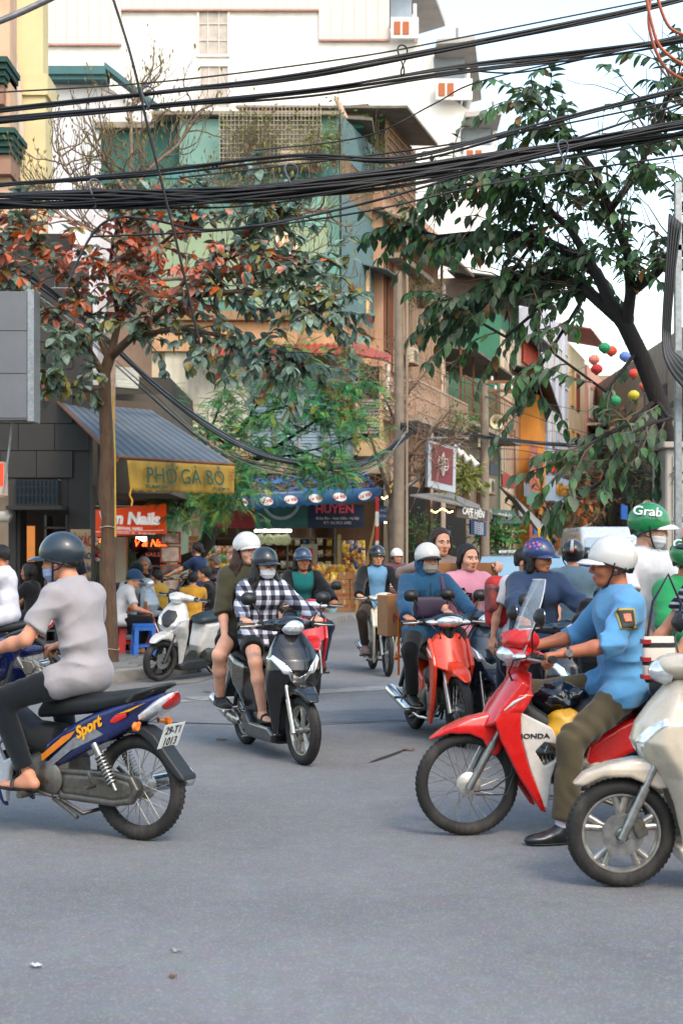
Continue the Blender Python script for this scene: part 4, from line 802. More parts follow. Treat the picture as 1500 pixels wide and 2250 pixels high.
m = MB(); m.bb((.02,-.05,.1),(L3 - .02,.0,H3 - .6)); part('front_render',m,wallm('#b9a690',dirt=.4),e3)
m = MB(); m.bb((.3,.3,H3),(L3 + 1.5,6,H3 + 1.6)); part('top_room',m,wallm('#5a4a40',dirt=.4),e3); eaves(e3,-.6,L3 + 1.6,H3 + 1.6,1.4,M('dark_sheet','#2a2724',rough=.6,var=.2),.5,2)
win(e3,.5,1.5,H3 - 3.0,H3 - .9,wallm('#d8c8b4'),GLASS); win(e3,2.2,3.3,H3 - 3.0,H3 - .9,wallm('#d8c8b4'),GLASS); win(e3,.6,3.0,H3 - 6.4,H3 - 4.4,RUST,DARK,bars=8)
e4,L4,H4,Y4_ = facade('narrow house topped by red corrugated sheets and dark grille',1144,1178,742,wallm('#8e8070',dirt=.5))
corrug('red_sheet',(-.02,-.08,H4 - 1.0),(L4,-.08,H4 - 1.0),(L4,-.08,H4 - .05),(-.02,-.08,H4 - .05),M('red_sheet','#b0442e',rough=.6,var=.15,dirt=.2),e4,30,.03); corrug('red_sheet',(-.04,3,H4 - 1.0),(-.04,-.08,H4 - 1.0),(-.04,-.08,H4 - .05),(-.04,3,H4 - .05),M('red_sheet','#b0442e'),e4,14,.03)
win(e4,.4,L4 - .4,H4 - 3.6,H4 - 1.2,RUST,DARK,bars=12); eaves(e4,-.3,L4 + .2,H4 + .1,.9,M('dark_sheet','#2a2724'),.2,2); balcony(e4,.1,L4 - .1,H4 - 3.8,.5,PEACH,RUST,14)
win(e4,.6,2.4,H4 - 7.0,H4 - 5.0,wallm('#8a6a50'),GLASS)
e5,L5,H5,Y5_ = facade('bright ochre house under a black tarpaulin awning',1136,1152,868,OCHRE,setb=-.9)
m = MB(); m.add([(-2.4,-1.6,H5 + .6),(L5,-1.6,H5 - .7),(L5,1.2,H5 + 1.1),(-2.4,1.2,H5 + 1.4)],[(0,1,2,3)]); o = part('tarpaulin',m,M('tarp_black','#17171a',rough=.6,var=.3),e5); o.modifiers.new('t','SOLIDIFY').thickness = .05
m = MB(); m.bb((-1.8,-.85,H5 - 6.2),(-.05,-.8,H5 - 2.2)); part('faded_notice',m,M('faded_red','#9a5a4c',rough=.8,var=.2,dirt=.3),e5)
e6,L6,H6,Y6_ = facade('narrow light blue house with tall barred window',1160,1186,872,wallm('#6f93b4',dirt=.3,dcol='#4f6478'),setb=-.35)
win(e6,.6,2.0,H6 - 6,H6 - 3.4,wallm('#c2a484'),PEACH,bars=5,y=-.35); m = MB(); m.lathe([(.0,-.3),(.16,-.25),(.2,0),(.16,.25),(.0,.3)],(1.3,-.8,H6 - 3.0),'z',14); part('red_lantern',m,M('lantern_red','#b8241c',rough=.7),e6,50)
e7,L7,H7,Y7_ = facade('tall pale grey-violet terrace house with recessed windows',1188,1246,672,wallm('#aaaeb9',dirt=.2))
for f in range(4):
 z = H7 - 2.9 - 3.3 * f
 for x in np.arange(.9,L7 - 1.2,2.3): win(e7,x,x + 1.2,z,z + 1.7,wallm('#c9c6c2'),GLASS)
 if f: balcony(e7,.4,L7 - .4,z - .6,.7,wallm('#b3b6be'),wallm('#8d94a4'),24)
boxes('pilaster',wallm('#b9bcc6'),e7,[((x,-.14,0),(x + .3,.0,H7)) for x in np.arange(0,L7,2.3)])
e8,L8,H8,Y8_ = facade('cream and beige house with dark shutters and balconies',1248,1284,752,CREAM)
for f in range(4):
 z = H8 - 3.2 - 3.3 * f; win(e8,.9,2.0,z,z + 1.9,wallm('#b08a50'),GLASS); win(e8,3.2,4.3,z,z + 1.9,wallm('#7a3a24'),M('blue_shutter','#22303e',rough=.5)); 
 if f > 0: balcony(e8,.3,L8 - .3,z - .3,1.0,CREAM,wallm('#a08a78'),16)
eaves(e8,-.2,L8,H8 + 1.2,1.2,REDTILE,.6,2); ac_unit(tuple(Vector((FK + FSL * Y8_,Y8_,0)) + Matrix.Rotation(SANG,3,'Z') @ Vector((5.6,-.5,H8 - 5.2))),SANG,'cream air conditioner high on the cream and beige house')
e9,L9,H9,Y9_ = facade('pinkish house with railing at the far end of the row',1288,1330,800,wallm('#b98a7a',dirt=.3))
for f in range(4): win(e9,1,2.4,H9 - 3 - 3.3 * f,H9 - 1.2 - 3.3 * f,wallm('#c9c0b4'),GLASS); balcony(e9,.3,L9 * .5,H9 - 3.4 - 3.3 * f,.9,wallm('#c9b4a4'),wallm('#b0a090'),10)
fe = empty('far_building',(0,0,0),0,'pale yellow building closing the far end of the street','building'); Yf = 150
wbox('wall',wallm('#c2ae84',dirt=.3),fe,1270,1560,832,1215,Yf,10); boxes('window',GLASS,fe,[((XA(1285 + 17 * i,Yf),Yf - .1,ZA(880 + 62 * j + 34,Yf)),(XA(1285 + 17 * i + 9,Yf),Yf + .1,ZA(880 + 62 * j,Yf))) for i in range(9) for j in range(4)]); wbox('roof_band',wallm('#8a7c66'),fe,1266,1566,826,836,Yf,11,-.6)
rs = empty('right_row_house',(XA(1560,60),60,0),0,'shaded house front glimpsed behind the trees on the far right','building')
m = MB(); m.bb((0,0,0),(10,60,12)); part('wall',m,wallm('#8d8272',dirt=.4),rs); boxes('window',GLASS,rs,[((-.05,3 + 5 * i,1.2 + 3.4 * j),(.05,5 + 5 * i,3 + 3.4 * j)) for i in range(8) for j in range(3)])
bh = None
for i,(x0,x1,hh,c) in enumerate(((-30,-16,8.5,'#b9a888'),(-16,-4,9.5,'#a8b0b0'),(-4,7,8.8,'#c2a890'),(7,18,9.6,'#b0a898'),(18,32,8.5,'#a09888'))):
 e = empty('unseen_shade_house',(0,-16,0),0,('beige','pale grey','peach','tall stone-coloured','brown-grey')[i] + ' unseen house added behind the viewer to shade the street','building','unseen houses added for shade')  # unseen row of houses, added behind the camera to shade the street
 m = MB(); m.bb((x0,-10,0),(x1 - .02,0,hh)); part('wall',m,wallm(c),e)
 boxes('window',GLASS,e,[((x0 + 1.5 + 3 * k,-.03,1 + 3.5 * f),(x0 + 3 + 3 * k,.06,3 + 3.5 * f)) for k in range(int((x1 - x0 - 2) / 3)) for f in range(int(hh / 3.5))])
# ------------------------------------------------------------------ shop fronts, awnings and signs along the side street
def sp(px,py,Y): return P(px,py,Y)
def quad_thing(name,label,cat,pts,mat,th=.04,partname='sheet',group=None):
 e = empty(name,(0,0,0),0,label,cat,group); m = MB(); m.add([P(*p) for p in pts],[tuple(range(len(pts)))]); o = part(partname,m,mat,e); md = o.modifiers.new('t','SOLIDIFY'); md.thickness = th; md.offset = 0; return e
GRT = M('awning_grey','#7a7874',rough=.75,var=.15,scale=3,dirt=.4,dcol='#46433e',dscale=1.5)
ca = quad_thing('grey_awning','long grey canvas awning above the cafe sign','awning',[(900,1088,36.5),(1000,1108,36.5),(1130,1140,43),(1150,1152,45),(985,1082,43)],GRT)
ca2 = quad_thing('steep_awning','steep grey canvas awning dropping to a yellow sign further down the street','awning',[(1095,1068,47),(1128,1092,45),(1208,1168,47),(1190,1178,44)],GRT)
ys = quad_thing('yellow_hanging_sign','small yellow sign with orange lettering below the steep awning','sign',[(1182,1160,44),(1206,1172,46),(1206,1192,46),(1184,1182,44)],M('sign_yellow','#c99a1c',rough=.6,var=.15),.05,'panel'); on_quad(ys,'QUÁN',((1182,1160,44),(1206,1172,46),(1206,1192,46),(1184,1182,44)),.5,.5,.22,M('ink_orange','#b8441c'),.04)
cs = quad_thing('cafe_sign','brown cafe sign with white capitals under the grey awning','sign',[(1002,1107,37.2),(1070,1122,38.4),(1068,1146,38.4),(1000,1136,37.2)],M('sign_brown','#4a3f3a',rough=.7,var=.15,dirt=.2),.05,'panel')
cq = ((1002,1107,37.2),(1070,1122,38.4),(1068,1146,38.4),(1000,1136,37.2)); on_quad(cs,'CAFE HIÊN',cq,.52,.45,.26,OW,.04,bold=.006,sx=.85); on_quad(cs,'38 BÁT ĐÀN',cq,.52,.85,.08,OW,.04)
gs = quad_thing('green_valance','dark green scalloped valance hanging beyond the cafe sign','awning',[(1082,1118,41),(1126,1122,43),(1148,1150,44),(1142,1156,44),(1084,1152,41)],M('valance_green','#39544a',rough=.8,var=.2,dirt=.3,bump=.3,bscale=10),.04,'cloth'); on_quad(gs,'CƠM PHỞ XÀO',((1082,1118,41),(1126,1122,43),(1128,1152,43),(1084,1152,41)),.5,.5,.24,OW,.04,sx=.9)
bp_ = quad_thing('blue_notice','dark blue notice board with white lines under the cafe sign','sign',[(1032,1142,38.6),(1066,1148,39.2),(1066,1178,39.2),(1032,1174,38.6)],M('notice_blue','#14305c',rough=.6,var=.15),.05,'panel')
for i in range(6): on_quad(bp_,'nước ép sinh tố',((1032,1142,38.6),(1066,1148,39.2),(1066,1178,39.2),(1032,1174,38.6)),.5,.14 + .145 * i,.07,OW,.03)
me_ = quad_thing('exchange_sign','narrow navy sign lettered MONEY EXCHANGE','sign',[(1093,1208,37),(1143,1206,37.4),(1143,1216,37.4),(1093,1218,37)],M('sign_navy','#10182a',rough=.6),.05,'panel'); on_quad(me_,'MONEY EXCHANGE',((1093,1208,37),(1143,1206,37.4),(1143,1216,37.4),(1093,1218,37)),.5,.5,.10,OW,.03,sx=.8,bold=.003)
em = empty('emblem_sign',(0,0,0),0,'square maroon sign with white winged emblem in a grey frame','sign'); q = [(941,967,33.4),(1002,984,34.4),(1000,1083,34.4),(939,1069,33.4)]
m = MB(); pts = [P(*t) for t in q]; bkv = Vector((-.05,.22,0)); m.add(pts + [t + bkv for t in pts],[(0,1,2,3),(4,5,6,7),(0,4,5,1),(1,5,6,2),(2,6,7,3),(3,7,4,0)]); part('frame',m,M('frame_grey','#9fa4ab',rough=.5,var=.08),em)
cen = sum(pts,Vector()) / 4; nrm = (pts[1] - pts[0]).cross(pts[3] - pts[0]).normalized(); nrm = nrm if nrm.y < 0 else -nrm
inn = [cen + (t - cen) * Vector((.76,.76,.80)) + nrm * .012 for t in pts]; inn = [t + Vector((0,0,.05)) for t in inn]; m = MB(); m.add(inn,[(0,1,2,3)]); part('panel',m,M('sign_maroon','#6e2a30',rough=.6,var=.12,dirt=.25),em)
ux = (pts[1] - pts[0]).normalized(); uz = (pts[0] - pts[3]).normalized(); c0 = cen + nrm * .03 + Vector((0,0,.05)); m = MB(); ln = lambda a,b,r=.012: m.tube([c0 + ux * a[0] + uz * a[1],c0 + ux * b[0] + uz * b[1]],r,6)
m.tube([c0 + ux * .07 * math.cos(t) + uz * .26 * math.sin(t) for t in [2 * PI * i / 20 for i in range(20)]],.012,6,close=True); ln((0,-.2),(0,.3))
for s_ in (1,-1):
 for k,(w,z) in enumerate(((.20,.14),(.21,.05),(.20,-.04),(.16,-.12))): ln((s_ * .08,z),(s_ * w,z + .03))
 m.tube([c0 + ux * s_ * (.10 + .13 * math.cos(t)) + uz * (.02 + .15 * math.sin(t)) for t in [-1.2 + 2.4 * i / 8 for i in range(9)]],.010,6)
part('emblem',m,M('emblem_white','#c4bcb8',rough=.6),em); m = MB(); m.tube([pts[0] + Vector((0,.1,.05)),P(990,962,36.5)],.03,8); m.tube([pts[1] + Vector((0,.1,.02)),P(1010,975,37)],.03,8); part('bracket',m,metal('#8a8c8e',.5),em,60)
for i,(px,py) in enumerate(((999,978),(1014,990),(1032,1000))):
 e = empty('spotlight',P(px,py,35.2),0,('nearest','middle','farthest')[i] + ' white spotlight above the maroon emblem sign','lamp','white spotlights over the emblem sign')
 m = MB(); m.tube([(0,0,0),(.10,-.05,-.17),(.16,-.08,-.27)],[.03,.06,.10],12); part('shade',m,plastic('#c4beb2'),e,50); m = MB(); m.tube([(0,0,0),(-.15,.2,.06)],.015,6); part('arm',m,RUST,e)
hs_ = quad_thing('hotel_sign','grey-blue box sign with gold lettering further down the street','sign',[(1207,1045,52),(1253,1060,55),(1252,1117,55),(1206,1100,52)],M('sign_greyblue','#8b99ab',rough=.6,var=.1),.3,'panel'); on_quad(hs_,'Phở & Café',((1207,1045,52),(1253,1060,55),(1252,1117,55),(1206,1100,52)),.5,.5,.62,M('gold_letter','#c08a3c',rough=.35,metal=.6),.2,ext=.03,bold=.01,sx=.9)
gv = quad_thing('green_fringe','green fringed blind hanging over the pavement','awning',[(1157,1078,49),(1183,1082,52),(1183,1118,52),(1157,1108,49)],M('fringe_green','#4f7a66',rough=.9,var=.2,stretch=(20,20,1)),.03,'cloth')
cf = empty('cafe',(0,0,0),0,'dark cafe front with rolled blue blinds and fairy lights','shop'); 
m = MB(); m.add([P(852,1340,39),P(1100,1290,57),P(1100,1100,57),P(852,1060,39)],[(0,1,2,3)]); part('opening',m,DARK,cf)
for i,px in enumerate((950,964,985)): m = MB(); m.tube([P(px,1300,37.5),P(px,1165,37.5)],.055,10); part('rolled_blind',m,M('blind_blue','#3d5066',rough=.7,var=.4,scale=4,stretch=(1,1,5)),cf,60)
FL = glow('fairy','#ffd27a',6)
me = bpy.data.meshes.new('bulb'); bmb = bmesh.new(); bmesh.ops.create_icosphere(bmb,subdivisions=1,radius=.02); bmb.to_mesh(me); bmb.free(); me.materials.append(FL)
rep('bulb',me,None,cf,[(P(838 + 3.2 * i,1093 + 2.5 * math.sin(i),35.6),) for i in range(9)] + [(P(948 + 4.5 * i,1122 + 4 * math.sin(i * .9),37),) for i in range(11)] + [(P(845 + 3 * i,1148,36),) for i in range(7)])
m = MB(); m.bb((XA(845,38),38,ZA(1160,38)),(XA(868,38),38.1,ZA(1062,38))); part('yellow_board',m,M('board_yellow','#b8921c',rough=.6,dirt=.3),cf)
m = MB(); m.tube([P(856,1182,36),P(868,1182,36),P(868,1200,36),P(856,1200,36)],.018,6); part('neon_square',m,glow('neon_warm','#ffca70',6),cf)
cl_ = quad_thing('calendar_notice','small red and white notice hanging beside the cafe','sign',[(866,1184,34.8),(886,1184,34.8),(886,1208,34.8),(866,1208,34.8)],M('notice_white','#a09078',rough=.7),.02,'paper'); m = MB(); m.bb((XA(869,34.7),34.76,ZA(1196,34.7)),(XA(883,34.7),34.77,ZA(1187,34.7))); part('print',m,M('print_orange','#c2441c',rough=.6,var=.3,scale=20),cl_)
dt = MB(); dt.tube([P(868,1086,34),P(918,1052,34),P(912,1030,34.2)],.055,10); o = part('grey_tube',dt,metal('#8a8c8e',.45),None,50); tag(o,'grey metal tube bracket jutting out above the cafe','bracket')
# ------------------------------------------------------------------ utility poles, loudspeakers
cp = empty('concrete_pole',P(872,1340,33.5),0,'slightly leaning bare concrete utility pole between corner house and cafe','utility pole'); cp.location.z = .13
m = MB(); m.tube([(0,0,0),(.06,0,4.5),(.03,0,ZA(597,33.5) - .13)],[.16,.125,.085],14); part('shaft',m,M('pole_concrete','#73675a',rough=.85,var=.15,dirt=.35,dscale=3,bump=.2),cp,50)
m = MB(); m.tube([(.22,-.05,0),(.23,-.05,ZA(480,33.5))],.035,8); part('conduit',m,wallm('#857666'),cp,60)
p2_ = empty('insulator_pole',P(1064,1330,40),0,'shorter pole with rusty crossarms, white insulators and a loudspeaker','utility pole'); p2_.location.z = .13; zt = ZA(835,40) - .13
m = MB(); m.tube([(0,0,0),(0,0,zt)],[.15,.11],12); part('shaft',m,M('pole_concrete','#8d7d6a'),p2_,50)
boxes('crossarm',RUST,p2_,[((-.1,-.08,zt - .1),(.85,-.02,zt - .02)),((-.1,-.08,zt - .35),(.85,-.02,zt - .27))])
m = MB(); m.tube([(.05,-.05,zt - .8),(.75,-.05,zt - .3)],.02,6); part('brace',m,RUST,p2_)
ins = MB(); ins.lathe([(.0,0),(.03,0),(.05,.04),(.03,.07),(.045,.10),(.0,.13)],(0,0,0),'z',12); im = ins.me('insulator',50); im.materials.append(M('porcelain','#cfcac0',rough=.25,coat=.4)); rep('insulator',im,None,p2_,[((x,-.05,zt + dz),) for x,dz in ((.2,-.02),(.8,-.02),(.3,-.27),(.55,-.27),(.75,-.27))])
def horn(label,loc,k,rz):
 e = empty('loudspeaker',loc,rz,label,'loudspeaker','public loudspeakers'); m = MB(); m.lathe([(.02,.30),(.05,.22),(.10,.10),(.20,-.02),(.255,-.06),(.262,-.06),(.21,.0),(.11,.12),(.06,.24),(.03,.32)],(0,0,0),n=28)
 o = part('horn',m,M('horn_cream','#a89c80',rough=.6,dirt=.3,dscale=6),e,50); m = MB(); m.lathe([(.0,.28),(.075,.30),(.075,.42),(.0,.44)],n=18); part('driver',m,GREYM,e,40); e.scale = (k,k,k); return e
horn('cream horn loudspeaker on the insulator pole',P(1090,927,39.4),.78,R(12)); horn('small far horn loudspeaker between the street trees',P(1421,1110,40),.55,R(-10))
# ------------------------------------------------------------------ van and car
van = empty('silver_van',(XA(1320,44),44,0),R(-90),'silver van with wide windscreen driving towards us down the street','van')
SIL = paint('#a9afb8',dirt=.15)
def vbody(p): return smax(panel(p,[(2.6,.35),(2.65,.75),(2.55,1.05),(1.9,1.25),(1.35,2.15),(.9,2.42),(-2.6,2.42),(-2.7,.35)],lambda x,z: .98 - .10 * np.clip(z - 1.1,0,2),.12),-9 + 0 * p[:,0],.01)
sdf_part('body',vbody,(-2.8,-1.05,.3),(2.75,1.05,2.5),.05,SIL,van)
m = MB(); m.add([(1.93,.84,1.28),(1.93,-.84,1.28),(1.40,-.74,2.08),(1.40,.74,2.08)],[(0,1,2,3)]); o = part('windscreen',m,M('screen_glass','#6f8a98',rough=.06,var=.2,scale=.8,coat=1.0),van); o.location = (.045,0,.02)
for s in (1,-1):
 m = MB(); m.box((2.56,s * .74,.88),(.1,.34,.2)); part('headlight',m,GLASSL,van,None,.03); m = MB(); m.box((1.75,s * 1.1,1.35),(.1,.18,.26)); part('wing_mirror',m,BLACKP,van,None,.03)
 for x in (1.75,-1.8): m = MB(); m.lathe([(.15,-.1),(.34,-.1),(.34,.1),(.15,.1)],(x,s * .84,.34),n=24); part('wheel',m,RUBBER,van,40)
m = MB(); m.box((2.63,0,.62),(.08,1.3,.3)); part('grille',m,BLACKP,van,None,.02); m = MB(); m.box((1.88,.48,2.0),(.01,.26,.1),(0,R(-33),0)); part('sticker',m,M('sticker','#9fc0b8',rough=.5),van); bpy.data.objects[-1] if False else None
car = empty('blue_car',(XA(1150,21.5),21.5,0),R(-97),'blue-grey car with sky-reflecting windscreen stuck behind the motorbikes','car'); BC = paint('#4d6272',dirt=.15)
sdf_part('body',lambda p: smin(panel(p,[(2.1,.25),(2.15,.55),(2.0,.82),(1.0,.98),(-1.8,1.0),(-2.1,.8),(-2.1,.25)],lambda x,z: .86 - .08 * np.clip(x - 1.2,0,1),.14),panel(p,[(1.15,.9),(.25,1.52),(-1.0,1.55),(-1.9,.95)],lambda x,z: .80 - .25 * np.clip(z - .95,0,1),.10),.06),(-2.2,-.95,.2),(2.25,.95,1.62),.04,BC,car)
m = MB(); m.add([(1.13,.72,.98),(1.13,-.72,.98),(.36,-.62,1.49),(.36,.62,1.49)],[(0,1,2,3)]); o = part('windscreen',m,M('screen_glass','#6f8a98'),car); o.location = (.055,0,.035)
m = MB(); m.box((2.12,0,.62),(.06,.9,.2)); part('grille',m,BLACKP,car,None,.02)
for s in (1,-1):
 m = MB(); m.box((2.03,s * .62,.72),(.12,.34,.16)); part('headlight',m,GLASSL,car,None,.04); m = MB(); m.box((.75,s * .95,1.02),(.12,.2,.14)); part('wing_mirror',m,BC,car,None,.04)
 for x in (1.35,-1.35): m = MB(); m.lathe([(.16,-.09),(.30,-.09),(.30,.09),(.16,.09)],(x,s * .76,.30),n=24); part('wheel',m,RUBBER,car,40)
# ------------------------------------------------------------------ cabinet at the right edge
ub = empty('utility_cabinet',(XA(1462,11.3),11.3,.13),0,'pale grey utility cabinet with stickers and doodle at the right edge','cabinet'); zt = ZA(985,11.3) - .13
UG_ = M('cabinet_paint','#a39c92',rough=.6,var=.1,scale=2,dirt=.4,dcol='#6e665c',dscale=2.5)
m = MB(); m.bb((0,0,0),(1.1,.5,zt)); part('casing',m,UG_,ub,None,.01); m = MB(); m.bb((-.03,-.05,zt),(1.15,.55,zt + .05)); part('lid',m,UG_,ub,None,.008)
m = MB(); m.bb((.05,-.012,.1),(1.0,.0,zt - .06)); dr = part('door',m,UG_,ub,None,.003)
bk_ = M('marker_black','#26221f',rough=.7)
m = MB(); cx,cz = .085,zt - .16; O3 = lambda a,b: (cx + a,-.016,cz + b)
m.tube([O3(.028 * math.cos(t),.028 * math.sin(t)) for t in [2 * PI * i / 16 for i in range(16)]],.0035,5,close=True)
m.tube([O3(-.012,-.026),O3(-.06,-.05),O3(-.05,-.065),O3(-.02,-.055),O3(-.045,-.12),O3(-.02,-.125),O3(0,-.09),O3(.025,-.125),O3(.045,-.11),O3(.02,-.055),O3(.055,-.02),O3(.06,-.035),O3(.015,-.03)],.0035,5); part('doodle',m,bk_,dr)
boxes('sticker',M('sticker_grey','#8f8a80',rough=.7,hsv=.1),dr,[((.05,-.0145,zt - .52),(.16,-.0125,zt - .33)),((.06,-.0145,zt - .95),(.20,-.0125,zt - .78))])
m = MB(); m.bb((.055,-.015,zt - .585),(.15,-.0125,zt - .545)); part('label_sticker',m,bk_,dr); lettering('GONZO',.03,OW,dr,(.10,-.0165,zt - .565),(R(90),0,0),ext=.0008)
RS = M('sticker_red','#b8281e',rough=.6); m = MB()
for i in range(6): m.bb((.068 + .017 * i,-.0155,zt - .76 + .02 * abs(i - 2.5)),(.077 + .017 * i,-.0125,zt - .62 - .02 * abs(i - 2.5)))
part('striped_sticker',m,RS,dr)
for i,(px,py,w,h,Y,c,lab) in enumerate(((1076,1016,18,26,41,'#3a3f44','dark electric meter box by the second air conditioner'),(1103,1040,26,30,46,'#8e3a34','faded red hanging sign below the ochre wall'),(1128,1118,20,14,45,'#b8b4a8','white fascia strip above the steep awning'),(1172,1150,16,24,50,'#2a5a8e','blue hanging sign beyond the steep awning'),(1214,1130,14,30,56,'#8a2c24','narrow red banner beyond the grey-blue sign'),(1236,1148,18,18,58,'#c2b49a','cream hanging sign before the far tree'),(1262,1120,10,34,62,'#2f6a52','green vertical banner left of the van'),(1284,1136,14,16,66,'#a3342a','small red sign above the van roof'),(1364,1108,14,32,60,'#1f56a0','bright blue banner above the van'),(1400,1120,16,14,62,'#7a3a34','maroon board right of the blue banner'),(1180,1010,12,40,52,'#5a4638','brown shutter on the blue house'),(1150,1060,14,30,47,'#6a6f74','grey meter cabinet on the ochre house'))):
 e = empty('hanging_sign',(0,0,0),0,lab,'sign','small signs down the street'); a,b,cc,d = P(px,py,Y),P(px + w,py + w * .25,Y + w * .06),P(px + w,py + h + w * .15,Y + w * .06),P(px,py + h,Y); k = Vector((-.03,.12,0))
 m = MB(); m.add([a,b,cc,d,a + k,b + k,cc + k,d + k],[(0,1,2,3),(4,5,6,7),(0,4,5,1),(1,5,6,2),(2,6,7,3),(3,7,4,0)]); part('board',m,M('board_' + c,c,rough=.7,var=.2,dirt=.35,dscale=3),e)
 m = MB(); m.tube([a.lerp(b,.5),a.lerp(b,.5) + Vector((-.4,.3,.25))],.015,5); part('bracket',m,RUST,e)
for i,(px,py,Y,k) in enumerate(((905,800,41,.8),(1180,930,66,.9),(1215,1010,70,.9),(1110,880,58,.9),(948,735,45,.8),(1062,985,44,.8))): ac_unit(tuple(P(px,py,Y)),SANG,'cream air conditioner ' + ('beside the concrete pole on the peach house','high on the red-topped narrow house','on the pale grey-violet house front','on the house with green side wall','at the far end of the rusty balcony','above the steep grey awning')[i],None,k)
# ------------------------------------------------------------------ trees
BARK = M('bark_brown','#4e3a2a',rough=.9,var=.3,scale=10,stretch=(3,3,.6),bump=.7,bscale=26,dirt=.3,dcol='#75685a',dscale=5)
BARKD = M('bark_dark','#201a17',rough=.9,var=.35,scale=10,stretch=(3,3,.6),bump=.7,bscale=26); BARKP = M('bark_pale','#8d7764',rough=.9,var=.25,scale=9,bump=.4); TWIG = M('twig_grey','#5f4f42',rough=.9,var=.3)
def leafm(h,h2=None):
 new = 'leaf_' + h not in MATS; m = M('leaf_' + h,h,rough=.5,var=.25,scale=14,col2=h2,spec=.25,hsv=.22)
 if new:
  N = m.node_tree.nodes; L = m.node_tree.links; b = N['Principled BSDF']; t = N.new('ShaderNodeBsdfTranslucent'); x = N.new('ShaderNodeMixShader'); x.inputs[0].default_value = .3
  L.new(b.inputs['Base Color'].links[0].from_socket,t.inputs['Color']); L.new(b.outputs[0],x.inputs[1]); L.new(t.outputs[0],x.inputs[2]); L.new(x.outputs[0],N['Material Output'].inputs['Surface'])
 return m
def leaf_mesh(name,ln,wd,mat,fold=.25,droop=.25,n=5,point=1.0):
 vs = []; m = MB()
 for i in range(n + 1):
  t = i / n; w = wd * math.sin(PI * min(1,t * .96 + .03)) ** (.75 if point < 1 else 1.0) * (1 - .25 * t * point); z = -droop * ln * t * t
  for s in (-1,0,1): vs.append((ln * t,s * w,z + abs(s) * w * fold))
 m.add(vs,[(3 * i + k,3 * i + k + 1,3 * i + k + 4,3 * i + k + 3) for i in range(n) for k in (0,1)]); me = m.me(name); me.shade_smooth(); me.materials.append(mat); return me
class Tree:
 """limbs are tubes in one wood mesh; leaves are gathered as placements, the largest in view become objects"""
 def __init__(s,seed): s.r = random.Random(seed); s.w = MB(); s.tw = MB(); s.leaves = []; s.tips = []
 def limb(s,pts,r0,r1,n=9): 
  pts = [Vector(p) for p in pts]; k = len(pts); s.w.tube(pts,[r0 + (r1 - r0) * i / (k - 1) for i in range(k)],n); return pts
 def wander(s,p,d,ln,r0,steps=6,wob=.35,up=.1,thin=False):
  pts = [Vector(p)]; d = Vector(d).normalized()
  for i in range(steps):
   d = (d + Vector((s.r.uniform(-1,1),s.r.uniform(-1,1),s.r.uniform(-1,1))) * wob + Vector((0,0,up))).normalized(); pts.append(pts[-1] + d * ln / steps)
  (s.tw if thin else s.w).tube(pts,[r0 * (1 - .7 * i / steps) for i in range(steps + 1)],5 if thin else 6); return pts,d
 def finish(s,root,variants,wood,twig,nbig=300,crown='crown'):
  part('trunk',s.w,wood,root,60)
  if s.tw.v: part('twigs',s.tw,twig,root,60)
  s.leaves.sort(key=lambda q: -q[3] / max(1,q[0].y))
  for (p,q,k,sz) in s.leaves[:nbig]:
   o = bpy.data.objects.new('leaf',variants[k]); o.location = p; o.rotation_euler = q.to_euler(); o.scale = (sz,sz,sz); link(o,root)
  rest = s.leaves[nbig:]
  if rest:
   V,Fc,MI,b = [],[],[],0; mats = []
   data = []
   for me in variants:
    co = np.array([v.co for v in me.vertices]); fc = [tuple(p.vertices) for p in me.polygons]; mt = me.materials[0]
    if mt not in mats: mats.append(mt)
    data.append((co,fc,mats.index(mt)))
   m = MB()
   for (p,q,k,sz) in rest:
    co,fc,mi = data[k]; mt = np.array(q.to_matrix()); m.cur = mi; m.add((co * sz) @ mt.T + np.array(p),fc)
   me = bpy.data.meshes.new(crown); me.from_pydata(m.v,[],m.f); me.polygons.foreach_set('material_index',m.mi); me.shade_smooth(); me.update()
   o = obj(crown,me,mats,root); o['kind'] = 'stuff'
  return root
def quat(dirv,roll): 
 q = Vector(dirv).to_track_quat('X','Z'); return q @ Euler((roll,0,0)).to_quaternion()
# --- left street tree with copper and green leaves
lv = [leaf_mesh('leaf',.168,.054,leafm(c,c2),.2,.3,5,.6) for c,c2 in (('#586c60','#7c9082'),('#667c70','#8aa092'),('#465c48','#667c64'),('#b4512f','#c8704a'),('#b8604c','#c88a76'),('#c46a2c','#b8542a'),('#94564c','#b4766a'),('#666c3c','#8a7e44'))]
T = Tree(3); YT = 18.7
tk = T.limb([P(243,1480,YT) * 1.0,P(241,1380,YT),P(236,1250,YT),P(240,1140,YT),P(231,1090,YT),P(236,1000,YT),P(231,880,YT),P(230,820,YT),P(243,780,YT)],.115,.075,12)
limbs = [([(232,830,18.7),(190,760,18.5),(140,710,18.2),(80,660,17.8),(20,600,17.5)],.05),([(240,790,18.7),(210,720,18.9),(170,640,18.6),(120,560,18.3),(60,500,18)],.05),([(243,785,18.7),(290,740,18.4),(350,690,18),(430,650,17.4),(520,640,16.9),(640,660,16.5),(720,690,16.3)],.06),([(243,785,18.7),(262,700,18.8),(300,620,18.6),(350,540,18.2),(420,480,17.8)],.055),([(290,740,18.4),(390,720,17.8),(500,740,17.2),(580,760,16.9),(640,790,16.8)],.035),([(262,700,18.8),(240,600,18.9),(250,520,18.6),(300,470,18.4)],.035),([(350,690,18),(420,600,17.7),(520,560,17.2),(600,560,16.9),(680,590,16.7)],.035),([(231,850,18.7),(190,860,18.4),(130,830,18.0),(60,800,17.6)],.022),([(430,650,17.4),(480,560,17.4),(560,500,17.2),(600,470,17.1)],.03)]
ends = []
